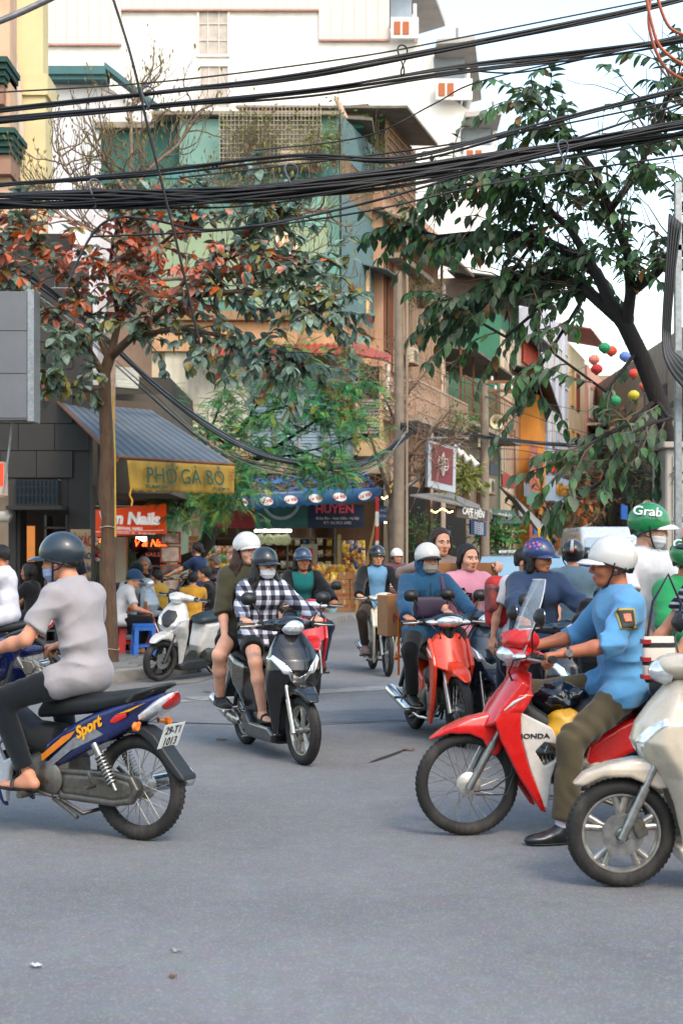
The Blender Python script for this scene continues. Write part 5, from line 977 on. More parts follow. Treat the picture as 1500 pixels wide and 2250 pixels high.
for pts,r in limbs:
 q = T.limb([P(*p) for p in pts],r,.014,8); ends += [(q[i].lerp(q[i + 1],t),(q[i + 1] - q[i]).normalized()) for i in range(1,len(q) - 1) for t in (.0,.33,.66)] + [(q[-1],(q[-1] - q[-2]).normalized())] * 3
for (p,d) in ends:
 for k in range(3):
  dd = (d * .6 + Vector((T.r.uniform(-1,1),T.r.uniform(-.8,.8),T.r.uniform(-.35,.5)))).normalized(); tp,e = T.wander(p,dd,T.r.uniform(.35,.8),.012,5,.4,-.02,True)
  for j,tp_ in enumerate(tp[1:]):
   if T.r.random() < .97:
    for _ in range(5 if j == len(tp) - 2 else 3):
     px = 750 + F * tp_.x / tp_.y; py = HOR - F * (tp_.z - EYE) / tp_.y
     prob = max(.05,min(.85,.98 - abs(py - 570) / 190 - max(0,px - 380) / 330)) * (.85 if px > 100 else .6)
     if py > 700: prob *= .6
     k_ = T.r.choice((3,4,5,6,4)) if T.r.random() < prob else T.r.choice((0,0,1,1,2,7) if py < 820 else (0,1,2,7))
     ld = (e * .5 + Vector((T.r.uniform(-1,1),T.r.uniform(-1,.4),T.r.uniform(-.9,.15)))).normalized()
     T.leaves.append((tp_.copy(),quat(ld,T.r.uniform(-.5,.5)),k_,T.r.uniform(.65,1.12)))
lt = empty('street_tree',(0,0,0),0,'street tree with copper red and grey-green leaves beside noodle stall','tree'); T.finish(lt,lv,BARK,TWIG)
m = MB()
for py,px in ((1158,240),(1426,243)): m.tube([P(px,py,YT) + Vector((.115 * math.cos(t),.115 * math.sin(t),.01 * math.sin(3 * t))) for t in [2 * PI * i / 16 for i in range(16)]],.006,5,close=True)
part('tied_string',m,M('string','#a39684',rough=.9),lt); m = MB(); m.tube([P(248,860,18.55),P(253,1000,18.5),P(254,1180,18.5)],.012,6); part('yellow_hose',m,M('hose_yellow','#a8862c',rough=.6),lt)
# --- budding bare tree behind it
T = Tree(9); bud = [leaf_mesh('bud',.085,.016,leafm('#7d7a3a','#a39a58'),.3,-.2,4),leaf_mesh('bud',.065,.014,leafm('#6a5a34','#8a7a4a'),.3,-.3,4)]
T.limb([P(238,1400,21.5),P(240,1000,21.5),P(244,700,21.5),P(262,540,21.4),P(285,430,21.4)],.10,.06,10)
for pts in ([(285,430,21.4),(290,340,21.3),(288,250,21.3),(310,190,21.3)],[(285,430,21.4),(330,370,21.2),(390,320,21),(430,260,20.9)],[(270,500,21.4),(220,440,21.4),(160,400,21.3),(130,330,21.2)],[(285,430,21.4),(240,370,21.3),(215,310,21.3)],[(270,500,21.4),(350,470,21),(430,440,20.8),(500,420,20.6)],[(262,540,21.4),(190,500,21.2),(130,470,21),(100,430,21)],[(300,620,21),(500,600,20),(580,545,19.6),(600,480,19.4),(660,470,19.2),(720,460,19)],[(500,600,20),(560,620,19.6),(640,560,19.3),(690,600,19.2)]):
 q = T.limb([P(*p) for p in pts],.035,.012,7)
 for i in range(len(q) - 1):
  for t in (.2,.5,.8,1.0):
   p = q[i].lerp(q[i + 1],t)
   for _ in range(2):
    dd = ((q[i + 1] - q[i]).normalized() * .5 + Vector((T.r.uniform(-1,1),T.r.uniform(-.6,.6),T.r.uniform(-.25,.6)))).normalized(); tp,e = T.wander(p,dd,T.r.uniform(.5,1.1),.015,6,.45,.08,True)
    for tq in tp[2:]:
     dd2 = (e + Vector((T.r.uniform(-1,1),T.r.uniform(-.6,.6),T.r.uniform(-.1,1)))).normalized(); t2,e2 = T.wander(tq,dd2,T.r.uniform(.15,.35),.006,3,.3,.25,True)
     for _ in range(2): T.leaves.append((t2[-1].copy(),quat((e2 + Vector((T.r.uniform(-.6,.6),T.r.uniform(-.5,.5),.5))).normalized(),T.r.uniform(-1,1)),T.r.choice((0,0,1)),T.r.uniform(.6,1.1)))
bt_ = empty('budding_tree',(0,0,0),0,'bare tree with pale opening buds rising behind the copper-leaved tree','tree'); T.finish(bt_,bud,BARKP,TWIG,250)
# --- right tree: dark trunk, drooping sprays of long dark leaves
rv = [leaf_mesh('leaf',.130,.037,leafm(c,c2),.22,.35,5,.8) for c,c2 in (('#3a5239','#587053'),('#2f4633','#4a654b'),('#406243','#608556'),('#5a6753','#7c876e'),('#6e4a28','#8a6a3a'),('#284a26','#4f7a3c'))]
T = Tree(21)
T.limb([P(1500,1060,11.8),P(1472,960,12.2),P(1445,880,12.2),P(1410,790,12.2),P(1372,712,12.2),P(1340,668,12.2)],.085,.068,12)
rl_ = [([(1360,700,12.2),(1290,640,12.4),(1220,600,12.6),(1150,600,12.8),(1060,640,13),(1000,660,13.1)],.06),([(1345,675,12.2),(1310,600,12.3),(1260,560,12.5),(1180,520,12.7),(1080,510,12.9),(960,520,13.1),(900,500,13.2)],.06),([(1375,715,12.2),(1385,640,12),(1380,560,11.9),(1340,460,11.9),(1300,370,11.9),(1240,290,11.9),(1180,230,11.9)],.055),([(1385,640,12),(1440,600,11.8),(1480,540,11.6),(1520,470,11.5)],.055),([(1340,460,11.9),(1400,380,11.8),(1440,280,11.7),(1480,190,11.7)],.035),([(1310,600,12.3),(1250,500,12.4),(1180,440,12.5),(1080,400,12.6),(1000,410,12.8)],.04),([(1300,370,11.9),(1220,380,12.1),(1140,400,12.3)],.03),([(1440,880,12.2),(1380,930,11.9),(1320,960,11.7),(1270,1000,11.5)],.025),([(1400,770,12.2),(1330,860,11.9),(1220,780,12)],.018),([(1380,930,11.9),(1350,990,11.7),(1320,1060,11.6),(1270,1090,11.5)],.016),([(1440,880,12.2),(1470,920,11.8),(1430,930,11.6),(1390,950,11.5)],.02),([(1220,600,12.6),(1170,690,12.7),(1110,740,12.8),(1040,700,12.9)],.02),([(1290,640,12.4),(1240,720,12.3),(1190,800,12.2),(1180,850,12.2)],.018),([(1180,520,12.7),(1130,590,12.7),(1050,690,12.9)],.02)]
for li,(pts,r) in enumerate(rl_):
 q = T.limb([P(*p) for p in pts],r,.012,8); thin = r < .026
 cand = [(q[i].lerp(q[i + 1],t),(q[i + 1] - q[i]).normalized()) for i in range(0 if thin else 1,len(q) - 1) for t in ((.25,.75) if thin else (.0,.35,.7))] + [(q[-1],(q[-1] - q[-2]).normalized())] * 2
 for (p,d) in cand:
  for _ in range(3 if not thin else 1):
   py = HOR - F * (p.z - EYE) / p.y
   dd = (d * .7 + Vector((T.r.uniform(-1,.6),T.r.uniform(-.7,.7),T.r.uniform(-.5,.55)))).normalized(); tp,e = T.wander(p,dd,T.r.uniform(.3,.68),.008,7,.24,-.09,True)
   for j in range(1,len(tp)):
    dv = (tp[j] - tp[j - 1]).normalized(); sdv = dv.cross(Vector((0,0,1)))
    for sgn in (1,-1):
     if T.r.random() < .86: T.leaves.append((tp[j].copy(),quat((dv * .55 + sdv * sgn * .8 + Vector((T.r.uniform(-.2,.2),T.r.uniform(-.3,.3),-.45 + T.r.uniform(-.3,.3)))).normalized(),T.r.uniform(-.4,.4)),T.r.choices(range(6),(5,4,4,3,.7,2))[0],T.r.uniform(.6,1.1)))
   T.leaves.append((tp[-1].copy(),quat((e + Vector((0,0,-.4))).normalized(),T.r.uniform(-.4,.4)),T.r.choice((0,1,2,5)),T.r.uniform(.7,1.1)))
 for (p,d) in cand[:8]:
  if not thin:
   for _ in range(3): T.wander(p,(d + Vector((T.r.uniform(-1,1),T.r.uniform(-.5,.5),T.r.uniform(-.3,.8)))).normalized(),T.r.uniform(.4,.9),.007,7,.35,0,True)
rt = empty('broadleaf_tree',(0,0,0),0,'dark-leaved street tree with leaning trunk over the utility cabinet','tree'); T.finish(rt,rv,BARKD,TWIG)
# --- feathery green tree in front of the shutters
def frond(name,ln,np_,mat,lw=.016,ll=.075):
 m = MB(); m.tube([(0,0,0),(ln * .5,0,.01),(ln,0,-.05)],.003,4)
 for i in range(np_):
  t = .15 + .83 * i / (np_ - 1); x = ln * t; z = .02 * math.sin(PI * t) - .05 * t * t; k = 1 - .45 * abs(t - .4)
  for s in (1,-1): b = (x,0,z); m.add([b,(x + .03 * k,s * ll * .45 * k - lw * s,z - .004),(x + .045 * k,s * ll * k,z - .02),(x + .012 * k + .02,s * ll * .5 * k + lw * s * .4,z + .004)],[(0,1,2,3)])
 me = m.me(name); me.materials.append(mat); return me
fv = [frond('leaf_frond',.42,10,leafm('#2f7046','#4f9a62')),frond('leaf_frond',.36,9,leafm('#478a48','#7aa858')),frond('leaf_frond',.40,10,leafm('#26603c','#3f8050')),frond('leaf_frond',.34,9,leafm('#7d8a3a','#a3a34a'))]
T = Tree(5); T.limb([P(338,1318,29.5),P(352,1275,29.3),P(385,1243,29.1),P(430,1226,29),P(456,1190,29),P(466,1140,29),P(474,1080,29),P(480,1030,29)],.19,.13,12)
fl_ = [([(478,1040,29),(500,980,28.8),(540,930,28.6),(600,900,28.4),(680,880,28.2),(760,860,28)],.05),([(480,1030,29),(560,1010,28.6),(640,960,28.4),(700,920,28.2),(740,850,28.1),(790,830,28)],.05),([(474,1080,29),(450,980,29.2),(480,900,29),(500,830,28.8)],.05),([(560,1010,28.6),(640,1000,28.3),(720,980,28),(780,960,27.9)],.03),([(600,900,28.4),(630,830,28.3),(680,780,28.2)],.03),([(640,1000,28.3),(700,1030,28),(760,1040,27.8)],.025),([(500,980,28.8),(440,930,28.8),(390,900,28.8)],.03),([(470,1100,29),(440,1090,28),(400,1100,27.4),(380,1120,27)],.03),([(474,1060,29),(500,1040,27.6),(520,1050,26.8),(530,1070,26.4)],.03),([(450,1090,28.4),(480,1090,27.4),(500,1105,27)],.025),([(700,920,28.2),(730,900,28),(770,920,27.8)],.02),([(540,930,28.6),(600,830,28.4),(640,770,28.3)],.025)]
for pts,r in fl_:
 q = T.limb([P(*p) for p in pts],r,.01,7)
 for i in range(len(q) - 1):
  for t in (.15,.4,.65,.9):
   p = q[i].lerp(q[i + 1],t)
   for _ in range(2):
    tp,e = T.wander(p,((q[i + 1] - q[i]).normalized() * .4 + Vector((T.r.uniform(-1,1),T.r.uniform(-1,.4),T.r.uniform(-.5,.6)))).normalized(),T.r.uniform(.35,.8),.010,4,.35,-.05,True)
    for tq in tp[1:]:
     for _ in range(2): T.leaves.append((tq.copy(),quat((e * .4 + Vector((T.r.uniform(-1,1),T.r.uniform(-1,.3),T.r.uniform(-.8,.25)))).normalized(),T.r.uniform(-.6,.6)),T.r.choices(range(4),(4,3,3,1.2 + (2.5 if p.z < 3 else 0)))[0],T.r.uniform(.7,1.15)))
ft = empty('feathery_tree',(0,0,0),0,'feathery fern-leaved tree with bent dark trunk before the blue shutters','tree'); T.finish(ft,fv,BARKD,BARKD)
# --- tangle of bare twigs round the concrete pole
T = Tree(14); T.limb([P(862,1240,34.4) ,P(855,1130,34.3),P(880,1020,34.2),P(868,930,34.2)],.09,.05,9); T.limb([P(862,1110,34.3),P(830,1010,34.1),P(806,940,34)],.05,.03,8)
for pts in ([(868,930,34.2),(900,860,34),(950,800,33.8)],[(868,930,34.2),(840,860,34),(800,800,33.8)],[(806,940,34),(790,880,33.9),(770,830,33.8)],[(880,1020,34.2),(940,960,33.6),(990,900,33.4)],[(880,1000,34.2),(930,1000,33.6),(1000,960,33.2)],[(868,930,34.2),(880,850,34.1),(870,770,34)],[(855,1060,34.3),(920,1040,33.8),(980,1020,33.4)]):
 q = T.limb([P(*p) for p in pts],.03,.012,6)
 for i in range(len(q) - 1):
  for t in (.0,.2,.4,.6,.8,1):
   for _ in range(5):
    tp,e = T.wander(q[i].lerp(q[i + 1],t),Vector((T.r.uniform(-1,1),T.r.uniform(-.6,.4),T.r.uniform(-.6,1))),T.r.uniform(.5,1.2),.010,7,.5,0,True)
    if T.r.random() < .5: T.leaves.append((tp[-1].copy(),quat((e).normalized(),0),T.r.choice((0,1)),1))
bt2 = empty('bare_tree',(0,0,0),0,'tangled leafless tree of fine twigs around the concrete pole','tree'); T.finish(bt2,[leaf_mesh('leaf',.09,.03,leafm('#6e4a34'),.2,.2,4),leaf_mesh('leaf',.10,.03,leafm('#7d5a3c'),.2,.2,4)],TWIG,M('twig_brown','#7a6452',rough=.9,var=.3),60)
# --- creepers and potted plants
def bush(name,label,c,rad,n,cols,ln,cat='plant',group=None,seed=1,nbig=24):
 T = Tree(seed); c = Vector(c); vv = [leaf_mesh('leaf',ln,ln * .22,leafm(a,b),.2,.3,4) for a,b in cols]
 base = c - Vector((0,0,rad[2]))
 for i in range(n):
  u = Vector((T.r.gauss(0,.5),T.r.gauss(0,.5),T.r.gauss(0,.5))); p = c + Vector((u.x * rad[0],u.y * rad[1],u.z * rad[2]))
  if i % 6 == 0: T.w.tube([base + Vector((u.x * .2 * rad[0],0,0)),base.lerp(p,.6) + Vector((0,0,.05)),p],.006,4)
  T.leaves.append((p,quat(Vector((u.x + T.r.uniform(-.6,.6),u.y - .3,u.z * .5 + T.r.uniform(-.4,.6))).normalized(),T.r.uniform(-1,1)),T.r.randrange(len(vv)),T.r.uniform(.6,1.2)))
 e = empty(name,(0,0,0),0,label,cat,group); T.finish(e,vv,TWIG,TWIG,nbig,'foliage'); return e
GR1 = (('#2f6a34','#4f8a44'),('#3f7a3a','#6a9a4a'),('#24502c','#3f6a3c'))
GR2 = (('#6a7a3a','#9aa050'),('#7d8a44','#b0a860'),('#5a6a34','#7d8a44'))
for k,a in enumerate([('terrace_creeper','yellow-green creeper hanging over the left of the roof terrace grille',P(560,300,Yu - .75),(.9,.2,.8),420,GR2,.12),('terrace_creeper','creeper covering the right end of the roof terrace grille',P(690,310,Yu - .75),(.55,.2,.8),300,GR2,.12),('terrace_creeper','creeper trailing down the green corner edge',P(735,300,Yu - .5),(.3,.25,.8),200,GR2,.11),('balcony_shrub','dry olive shrub growing on the slatted house balcony',P(925,640,41),(.5,.5,.5),420,(('#6a6a34','#8a8444'),('#4f5a2a','#6a6a34')),.10),('lattice_creeper','green creeper on the brown roof lattice',P(822,330,38),(.35,.3,.9),220,GR1,.12),('terrace_plants','mixed potted greenery along the low terrace',P(985,925,43),(1.1,.7,.4),480,GR1,.14),('palm_plant','spiky green potted palm under the emblem sign',P(1020,1045,38),(.45,.4,.4),220,GR2,.26),('cafe_creeper','glossy green creeper hanging at the cafe entrance',P(930,1175,36),(.45,.3,.55),420,GR1,.09),('cafe_creeper','small green creeper beside the yellow cafe board',P(876,1152,35.4),(.22,.2,.4),220,GR1,.09),('fern_plant','bright fern in a hanging pot beyond the cafe sign',P(1090,1170,41),(.5,.4,.35),200,GR1,.24),('hanging_plants','drooping potted plants beyond the cafe sign',P(1112,1190,43),(.5,.5,.7),260,GR1,.2),('roof_moss_plant','weeds sprouting on the red eaves',P(768,772,Yu - .8),(.3,.2,.15),120,GR1,.09)]): bush(a[0],a[1],a[2],a[3],a[4],a[5],a[6],seed=30 + k)
# --- far street trees closing the street
def far_tree(label,px,Y,top,spread,cols,seed,n=700,trunkp=(0,0),dens=1.0,name='far_tree'):
 T = Tree(seed); x = XA(px,Y); zt = ZA(top,Y); T.limb([(x,Y,0),(x + .1,Y,zt * .3),(x + trunkp[0],Y,zt * .55)],.20,.12,8); vv = [leaf_mesh('leaf',.38,.11,leafm(a,b),.2,.3,4) for a,b in cols]
 for b in range(9):
  tp,e = T.wander((x + trunkp[0],Y,zt * (.4 + .02 * b)),Vector((T.r.uniform(-1,1),T.r.uniform(-.8,.8),T.r.uniform(.2,1))),spread * T.r.uniform(.8,1.3),.07,6,.3,.08)
  for q in tp[1:]:
   for _ in range(3):
    t2,e2 = T.wander(q,Vector((T.r.uniform(-1,1),T.r.uniform(-1,1),T.r.uniform(-.5,.9))),spread * .35,.02,5,.4,0,True)
    for z in t2[1:]:
     if T.r.random() < dens: T.leaves.append((z.copy(),quat(Vector((T.r.uniform(-1,1),T.r.uniform(-1,1),T.r.uniform(-1,.3))).normalized(),0),T.r.randrange(len(vv)),T.r.uniform(.6,1.2)))
 e = empty(name,(0,0,0),0,label,'tree','trees down the street'); T.finish(e,vv,BARKP if seed % 2 else BARK,TWIG,30); return e
OL = (('#6a6a3a','#8a7a44'),('#7d6a3a','#a38a50'),('#4f5a34','#6a6a3c')); OG = (('#a35a34','#b8743c'),('#3f5a34','#5a7040'),('#8a4a30','#b0683c'))
far_tree('thinly leaved olive tree far down the street',1340,95,840,4.2,OL,41,dens=.5); far_tree('far olive tree left of the thin one',1290,105,880,3.6,OL,43,dens=.6); far_tree('darker tree behind the silver van',1385,75,930,3.2,(('#34482e','#4f603a'),('#4a4a30','#6a5f3a')),44); far_tree('small tree with orange leaves left of the van',1272,62,1010,2.2,OG,45,dens=.6); far_tree('grey-green tree behind the cabinet',1440,66,950,3.0,(('#3a4a3a','#566650'),('#2c3a2c','#465440')),46); far_tree('slender bare-limbed tree before the pale house',1235,54,1050,1.9,OG,47,dens=.25); far_tree('shadowy tree over the far right pavement',1490,50,900,3.2,(('#2c3a2c','#465440'),('#34482e','#4f603a')),48); far_tree('broad dusky tree closing the street end',1400,130,900,6,(('#4a5038','#666a48'),('#5a5238','#7d6f4a')),49)
# --- paper lanterns
lm_ = MB(); prof = [(.0,-.085),(.045,-.08)]
for i in range(11): t = -1 + 2 * i / 10; prof.append((.105 * math.sqrt(max(.05,1 - .75 * t * t)) - (.006 if i % 2 else 0),.072 * t))
prof += [(.045,.08),(.0,.085)]; lm_.lathe(prof,(0,0,0),'z',18)
for i,(px,py,c,nm) in enumerate(((1327,764,'#1d7a4c','upper green'),(1342,771,'#c0402a','orange-red'),(1304,790,'#c9705c','salmon pink'),(1310,811,'#9a1f1c','dark red'),(1372,783,'#5a74b0','pale blue'),(1391,821,'#b83c34','coral red'),(1411,821,'#b0a02c','upper yellow'),(1415,848,'#c25848','wide pink-red'),(1391,868,'#b0a02c','lower yellow'),(1350,880,'#1d7a4c','lower green'))):
 Yl = 24 + .6 * (i % 3); e = empty('paper_lantern',P(px,py,Yl),0,nm + ' paper lantern hanging over the street','lantern','paper lanterns over the street'); me = lm_.me('lantern',50); o = obj('shade',me,M('lantern_' + c,c,rough=.8,var=.12),e)
 m = MB(); m.tube([(0,0,.08),(0,0,1.2 + .3 * (i % 3))],.004,4); part('string',m,BLACKP,e); m = MB(); m.lathe([(.0,-.1),(.03,-.1),(.03,-.08),(.0,-.08)],(0,0,0),'z',10); part('base',m,BLACKP,e)
# ------------------------------------------------------------------ people
def skinm(h): return M('skin_' + h,h,rough=0.55,var=0.1,scale=14,bump=0.05,bscale=60,spec=0.35)
SK1,SK2,SK3 = '#bd8467','#b0714f','#cd987e'
HAIR = M('hair_black','#110d0b',rough=0.36,var=0.4,scale=40,stretch=(4,4,.5),bump=0.6,bscale=70,spec=0.4)
HAIRB = M('hair_brown','#2e1a12',rough=0.5,var=0.4,scale=40,stretch=(4,4,.5),bump=0.6,bscale=70,spec=0.4)
HAIRG = M('hair_grey','#6f6b66',rough=0.6,var=0.4,scale=40,stretch=(4,4,.5),bump=0.6,bscale=70)
EYEW = M('eye_white','#d8d0c8',rough=0.25,var=0.03); IRIS = M('eye_iris','#160d08',rough=0.15,var=0.1)
def vdir(pitch,yaw=0.0):
 return A3((math.sin(R(pitch)) * math.cos(R(yaw)),math.sin(R(pitch)) * math.sin(R(yaw)),math.cos(R(pitch))))
def ik(a,t,l1,l2,pole):
 a = A3(a); t = A3(t); d = t - a; n = np.linalg.norm(d)
 if n > (l1 + l2) * 0.995: d = d / n * (l1 + l2) * 0.995; t = a + d; n = np.linalg.norm(d)
 x = (n * n + l1 * l1 - l2 * l2) / (2 * n); hgt = math.sqrt(max(0,l1 * l1 - x * x)); u = d / n
 pl = A3(pole); pl = pl - u * (pl @ u); pl /= max(1e-6,np.linalg.norm(pl))
 return a + u * x + pl * hgt,t
def tcap(p,a,b,r1,r2,cut=True):
 d = rcone(p,a,b,r1,r2)
 if cut:
  u = A3(b) - A3(a); u /= np.linalg.norm(u); d = smax(d,(p - A3(b)) @ u,0.008)
 return d
def build_mesh(name,chunks):
 Vs,Qs,Ms,b = [],[],[],0
 for V,Q,mi in chunks:
  if len(Q) == 0: continue
  Vs.append(V); Qs.append(Q + b); Ms.append(mi if not np.isscalar(mi) else np.full(len(Q),mi)); b += len(V)
 return arr_mesh(name,np.concatenate(Vs),np.concatenate(Qs),np.concatenate(Ms))
def hand_sdf(p,curl,side,k):
 """p in the hand's frame: x to the fingers, y sideways (thumb on +side), z back of the hand"""
 p = p / k
 d = rbox(p,(.043,0,0),(.046,.038,.014),.013)
 d = smin(d,rcone(p,(-.03,0,0),(.01,0,0),.024,.022),.015)
 ln = [(.040,.025,.02),(.045,.029,.021),(.042,.027,.021),(.032,.02,.018)]
 for i in range(4):
  y = side * (.029 - .0195 * i); q = A3((.084 - .004 * abs(i - 1),y,0)); a = curl[0] + (.06 * i)
  for j in range(3):
   e = q + ln[i][j] * A3((math.cos(a),0,-math.sin(a)))
   d = smin(d,rcone(p,q,e,.0098 - .0008 * j,.0092 - .0008 * j),.003 if j == 0 else .002)
   q = e; a += curl[1]
 t0,t1,t2,t3 = (.015,side * .03,-.006),(.045,side * .052,-.016),(.072,side * .05,-.026 - .02 * min(1,curl[1])),(.088,side * .042,-.034 - .03 * min(1,curl[1]))
 d = smin(d,rcone(p,t0,t1,.014,.0115),.01); d = smin(d,rcone(p,t1,t2,.0112,.0098),.003); d = smin(d,rcone(p,t2,t3,.0098,.0085),.002)
 return d * k
def frame(fwd,up):
 x = A3(fwd); x /= np.linalg.norm(x); z = A3(up) - x * (A3(up) @ x); z /= np.linalg.norm(z); y = np.cross(z,x)
 return np.stack([x,y,z],1)
def head_sdf(p,fat=1.0,fem=False):
 d = ell(p,(-.012,0,.038),(.098,.077,.088))
 d = smin(d,ell(p,(.022,0,-.035),(.066,.060 * fat,.080)),.035)
 d = smin(d,ell(p,(.055,0,-.088),(.030,.034 * fat,.024)),.03)
 for s in (1,-1): d = smin(d,ell(p,(.058,s * .040,-.028),(.028,.024 * fat,.026)),.025)
 d = smin(d,ell(p,(.078,0,.020),(.016,.052,.012)),.02)
 for s in (1,-1): d = smax(d,-ell(p,(.101,s * .032,-.001),(.019,.021,.013)),.012)
 d = smin(d,rcone(p,(.088,0,.006),(.107,0,-.030),.007,.011),.012)
 for s in (1,-1): d = smin(d,ell(p,(.097,s * .012,-.036),(.011,.009,.008)),.006)
 d = smin(d,ell(p,(.088,0,-.062),(.010,.024,.0065)),.007)
 d = smin(d,ell(p,(.086,0,-.074),(.011,.020,.0075)),.007)
 for s in (1,-1):
  d = smin(d,ell(p,(-.008,s * .080,-.008),(.019,.010,.032),rotm((0,-.2,s * .35))),.006)
  d = smax(d,-ell(p,(-.004,s * .090,-.004),(.010,.006,.018)),.004)
 return d
def head_mi(V,Q):
 c = V[Q].mean(1); mi = np.zeros(len(Q),int); x,y,z = c[:,0],c[:,1],c[:,2]; ay = np.abs(y)
 mi[(x > .070) & (ay < .026 - 1.2 * np.abs(z + .068)) & (np.abs(z + .068) < .014)] = 1
 zb = .0245 - 14 * (ay - .028) ** 2
 mi[(x > .052) & (ay > .011) & (ay < .052) & (np.abs(z - zb) < .0042)] = 2
 return mi
def sphere_q(c,r,n=10):
 vs = []; fs = []
 for i in range(n + 1):
  t = PI * i / n
  for j in range(2 * n):
   a = PI * j / n; vs.append((c[0] + r[0] * math.cos(t),c[1] + r[1] * math.sin(t) * math.cos(a),c[2] + r[2] * math.sin(t) * math.sin(a)))
 for i in range(n):
  for j in range(2 * n):
   k = (j + 1) % (2 * n); fs.append((i * 2 * n + j,i * 2 * n + k,(i + 1) * 2 * n + k,(i + 1) * 2 * n + j))
 return np.array(vs),np.array(fs)
def helmet(parent,hm,O,B,ks):
 """open half helmet: dome, rim band, brim and chin strap, each a part; O head centre, B head axes as columns"""
 col = hm['mat']; br = hm.get('brim',.055); sty = hm.get('style','brim')
 def W(v): return tuple(O + B @ (A3(v) * ks))
 c = A3((-.010,0,.040)); rx,ry,rz = .128,.108,.114
 drop = hm.get('drop',0.0)
 def rim(a):
  return .030 * (0.5 + 0.5 * math.cos(a)) ** 1.5 - .045 * (0.5 - 0.5 * math.cos(a)) - drop * (0.5 - 0.5 * math.cos(a))
 nu,nv = 40,14; vs = []; fs = []; vi = []
 for i in range(nv + 1):
  for j in range(nu):
   a = 2 * PI * j / nu; zr = (rim(a) - c[2]) / rz; tm = math.acos(max(-.95,min(.95,zr))); t = tm * i / nv
   ca,sa = math.cos(a),math.sin(a); flat = 1 - .03 * math.sin(t * 2) ** 2
   vs.append(W((c[0] + rx * math.sin(t) * ca * flat,c[1] + ry * math.sin(t) * sa,c[2] + rz * math.cos(t))))
 for i in range(nv):
  for j in range(nu):
   k = (j + 1) % nu; fs.append((i * nu + j,i * nu + k,(i + 1) * nu + k,(i + 1) * nu + j))
 b0 = len(vs)
 for i in (nv,nv - 3):
  for j in range(nu):
   v = A3(vs[i * nu + j]); q = O + B @ (c * ks); vs.append(tuple(q + (v - q) * .90))
 for j in range(nu):
  k = (j + 1) % nu
  fs.append((nv * nu + j,nv * nu + k,b0 + k,b0 + j)); fs.append((b0 + j,b0 + k,b0 + nu + k,b0 + nu + j))
 hm_o = obj('helmet',MB().add(vs,fs).me('helmet',50),col,parent)
 if 'label' in hm: hm_o['label'] = hm['label']
 ring = [vs[nv * nu + j] for j in range(nu)]
 part('rim_band',MB().tube(ring,.0055 * ks,6,close=True),hm.get('rim',BLACKP),hm_o,60)
 if br > 0:
  m = MB(); bv = []; n = 18
  for i in range(n + 1):
   a = -1.15 + 2.3 * i / n
   zr = (rim(a) - c[2]) / rz; t = math.acos(zr)
   p0 = A3((c[0] + rx * .985 * math.sin(t) * math.cos(a),ry * .985 * math.sin(t) * math.sin(a),rim(a) + .004))
   w = br * max(0.02,math.cos(a * 1.3)) ** .7
   p1 = p0 + A3((w,math.sin(a) * w * .25,-w * hm.get('bdrop',.28)))
   pm = (p0 + p1) / 2 + A3((0,0,.008 * math.cos(a)))
   for q in (p0,pm,p1): bv.append(W(q))
   for q in (p1,pm,p0): bv.append(W(q - A3((0,0,.006))))
  bf = []
  for i in range(n):
   for k in range(6):
    l = (k + 1) % 6; bf.append((i * 6 + k,i * 6 + l,(i + 1) * 6 + l,(i + 1) * 6 + k))
  bf += [(0,1,2,3,4,5),tuple(n * 6 + k for k in (5,4,3,2,1,0))]
  part('brim',m.add(bv,bf),hm.get('bmat',col),hm_o,50)
 if hm.get('strap',True):
  m = MB()
  for s in (1,-1):
   m.tube([W((.0,s * .100,.01)),W((.012,s * .088,-.05)),W((.035,s * .055,-.105)),W((.05,0,-.125))],.0055 * ks,6)
   m.tube([W((-.06,s * .088,-.02)),W((-.02,s * .086,-.05)),W((.012,s * .086,-.055))],.005 * ks,6)
  part('chin_strap',m,BLACKP,hm_o,60)
 for d in hm.get('dots',[]):
  a = R(d[0]); t = R(d[1]); m = MB()
  ctr = A3((c[0] + (rx + .002) * math.sin(t) * math.cos(a),(ry + .002) * math.sin(t) * math.sin(a),c[2] + (rz + .002) * math.cos(t)))
  nn = A3((math.sin(t) * math.cos(a) / rx,math.sin(t) * math.sin(a) / ry,math.cos(t) / rz)); nn /= np.linalg.norm(nn)
  u = np.cross((0,0,1),nn); u /= np.linalg.norm(u); w = np.cross(nn,u); pv = []
  for q in range(16):
   an = 2 * PI * q / 16; rr = d[2] * (1 + .25 * math.cos(5 * an)) * .86
   pv.append(W(ctr + (u * math.cos(an) * d[4] if len(d) > 4 else u * math.cos(an)) * rr + w * math.sin(an) * rr - nn * rr * rr * 2.2))
  pv.append(W(ctr + nn * .001)); m.add(pv,[(q,(q + 1) % 16,16) for q in range(16)])
  part('print',m,d[3],hm_o,60)
 for tx in hm.get('text',[]):
  a = R(tx[1]); t = R(tx[2])
  ctr = A3((c[0] + (rx + .004) * math.sin(t) * math.cos(a),(ry + .004) * math.sin(t) * math.sin(a),c[2] + (rz + .004) * math.cos(t)))
  nn = A3((math.sin(t) * math.cos(a),math.sin(t) * math.sin(a),math.cos(t))); u = np.cross((0,0,1),nn); u /= np.linalg.norm(u); w = np.cross(nn,u)
  mt = Matrix([list(B @ u) ,list(B @ w),list(B @ nn)]).transposed()
  lettering(tx[0],tx[3] * ks,tx[4],hm_o,W(ctr),mt.to_euler(),ext=.0015,bold=.0015)
 return hm_o
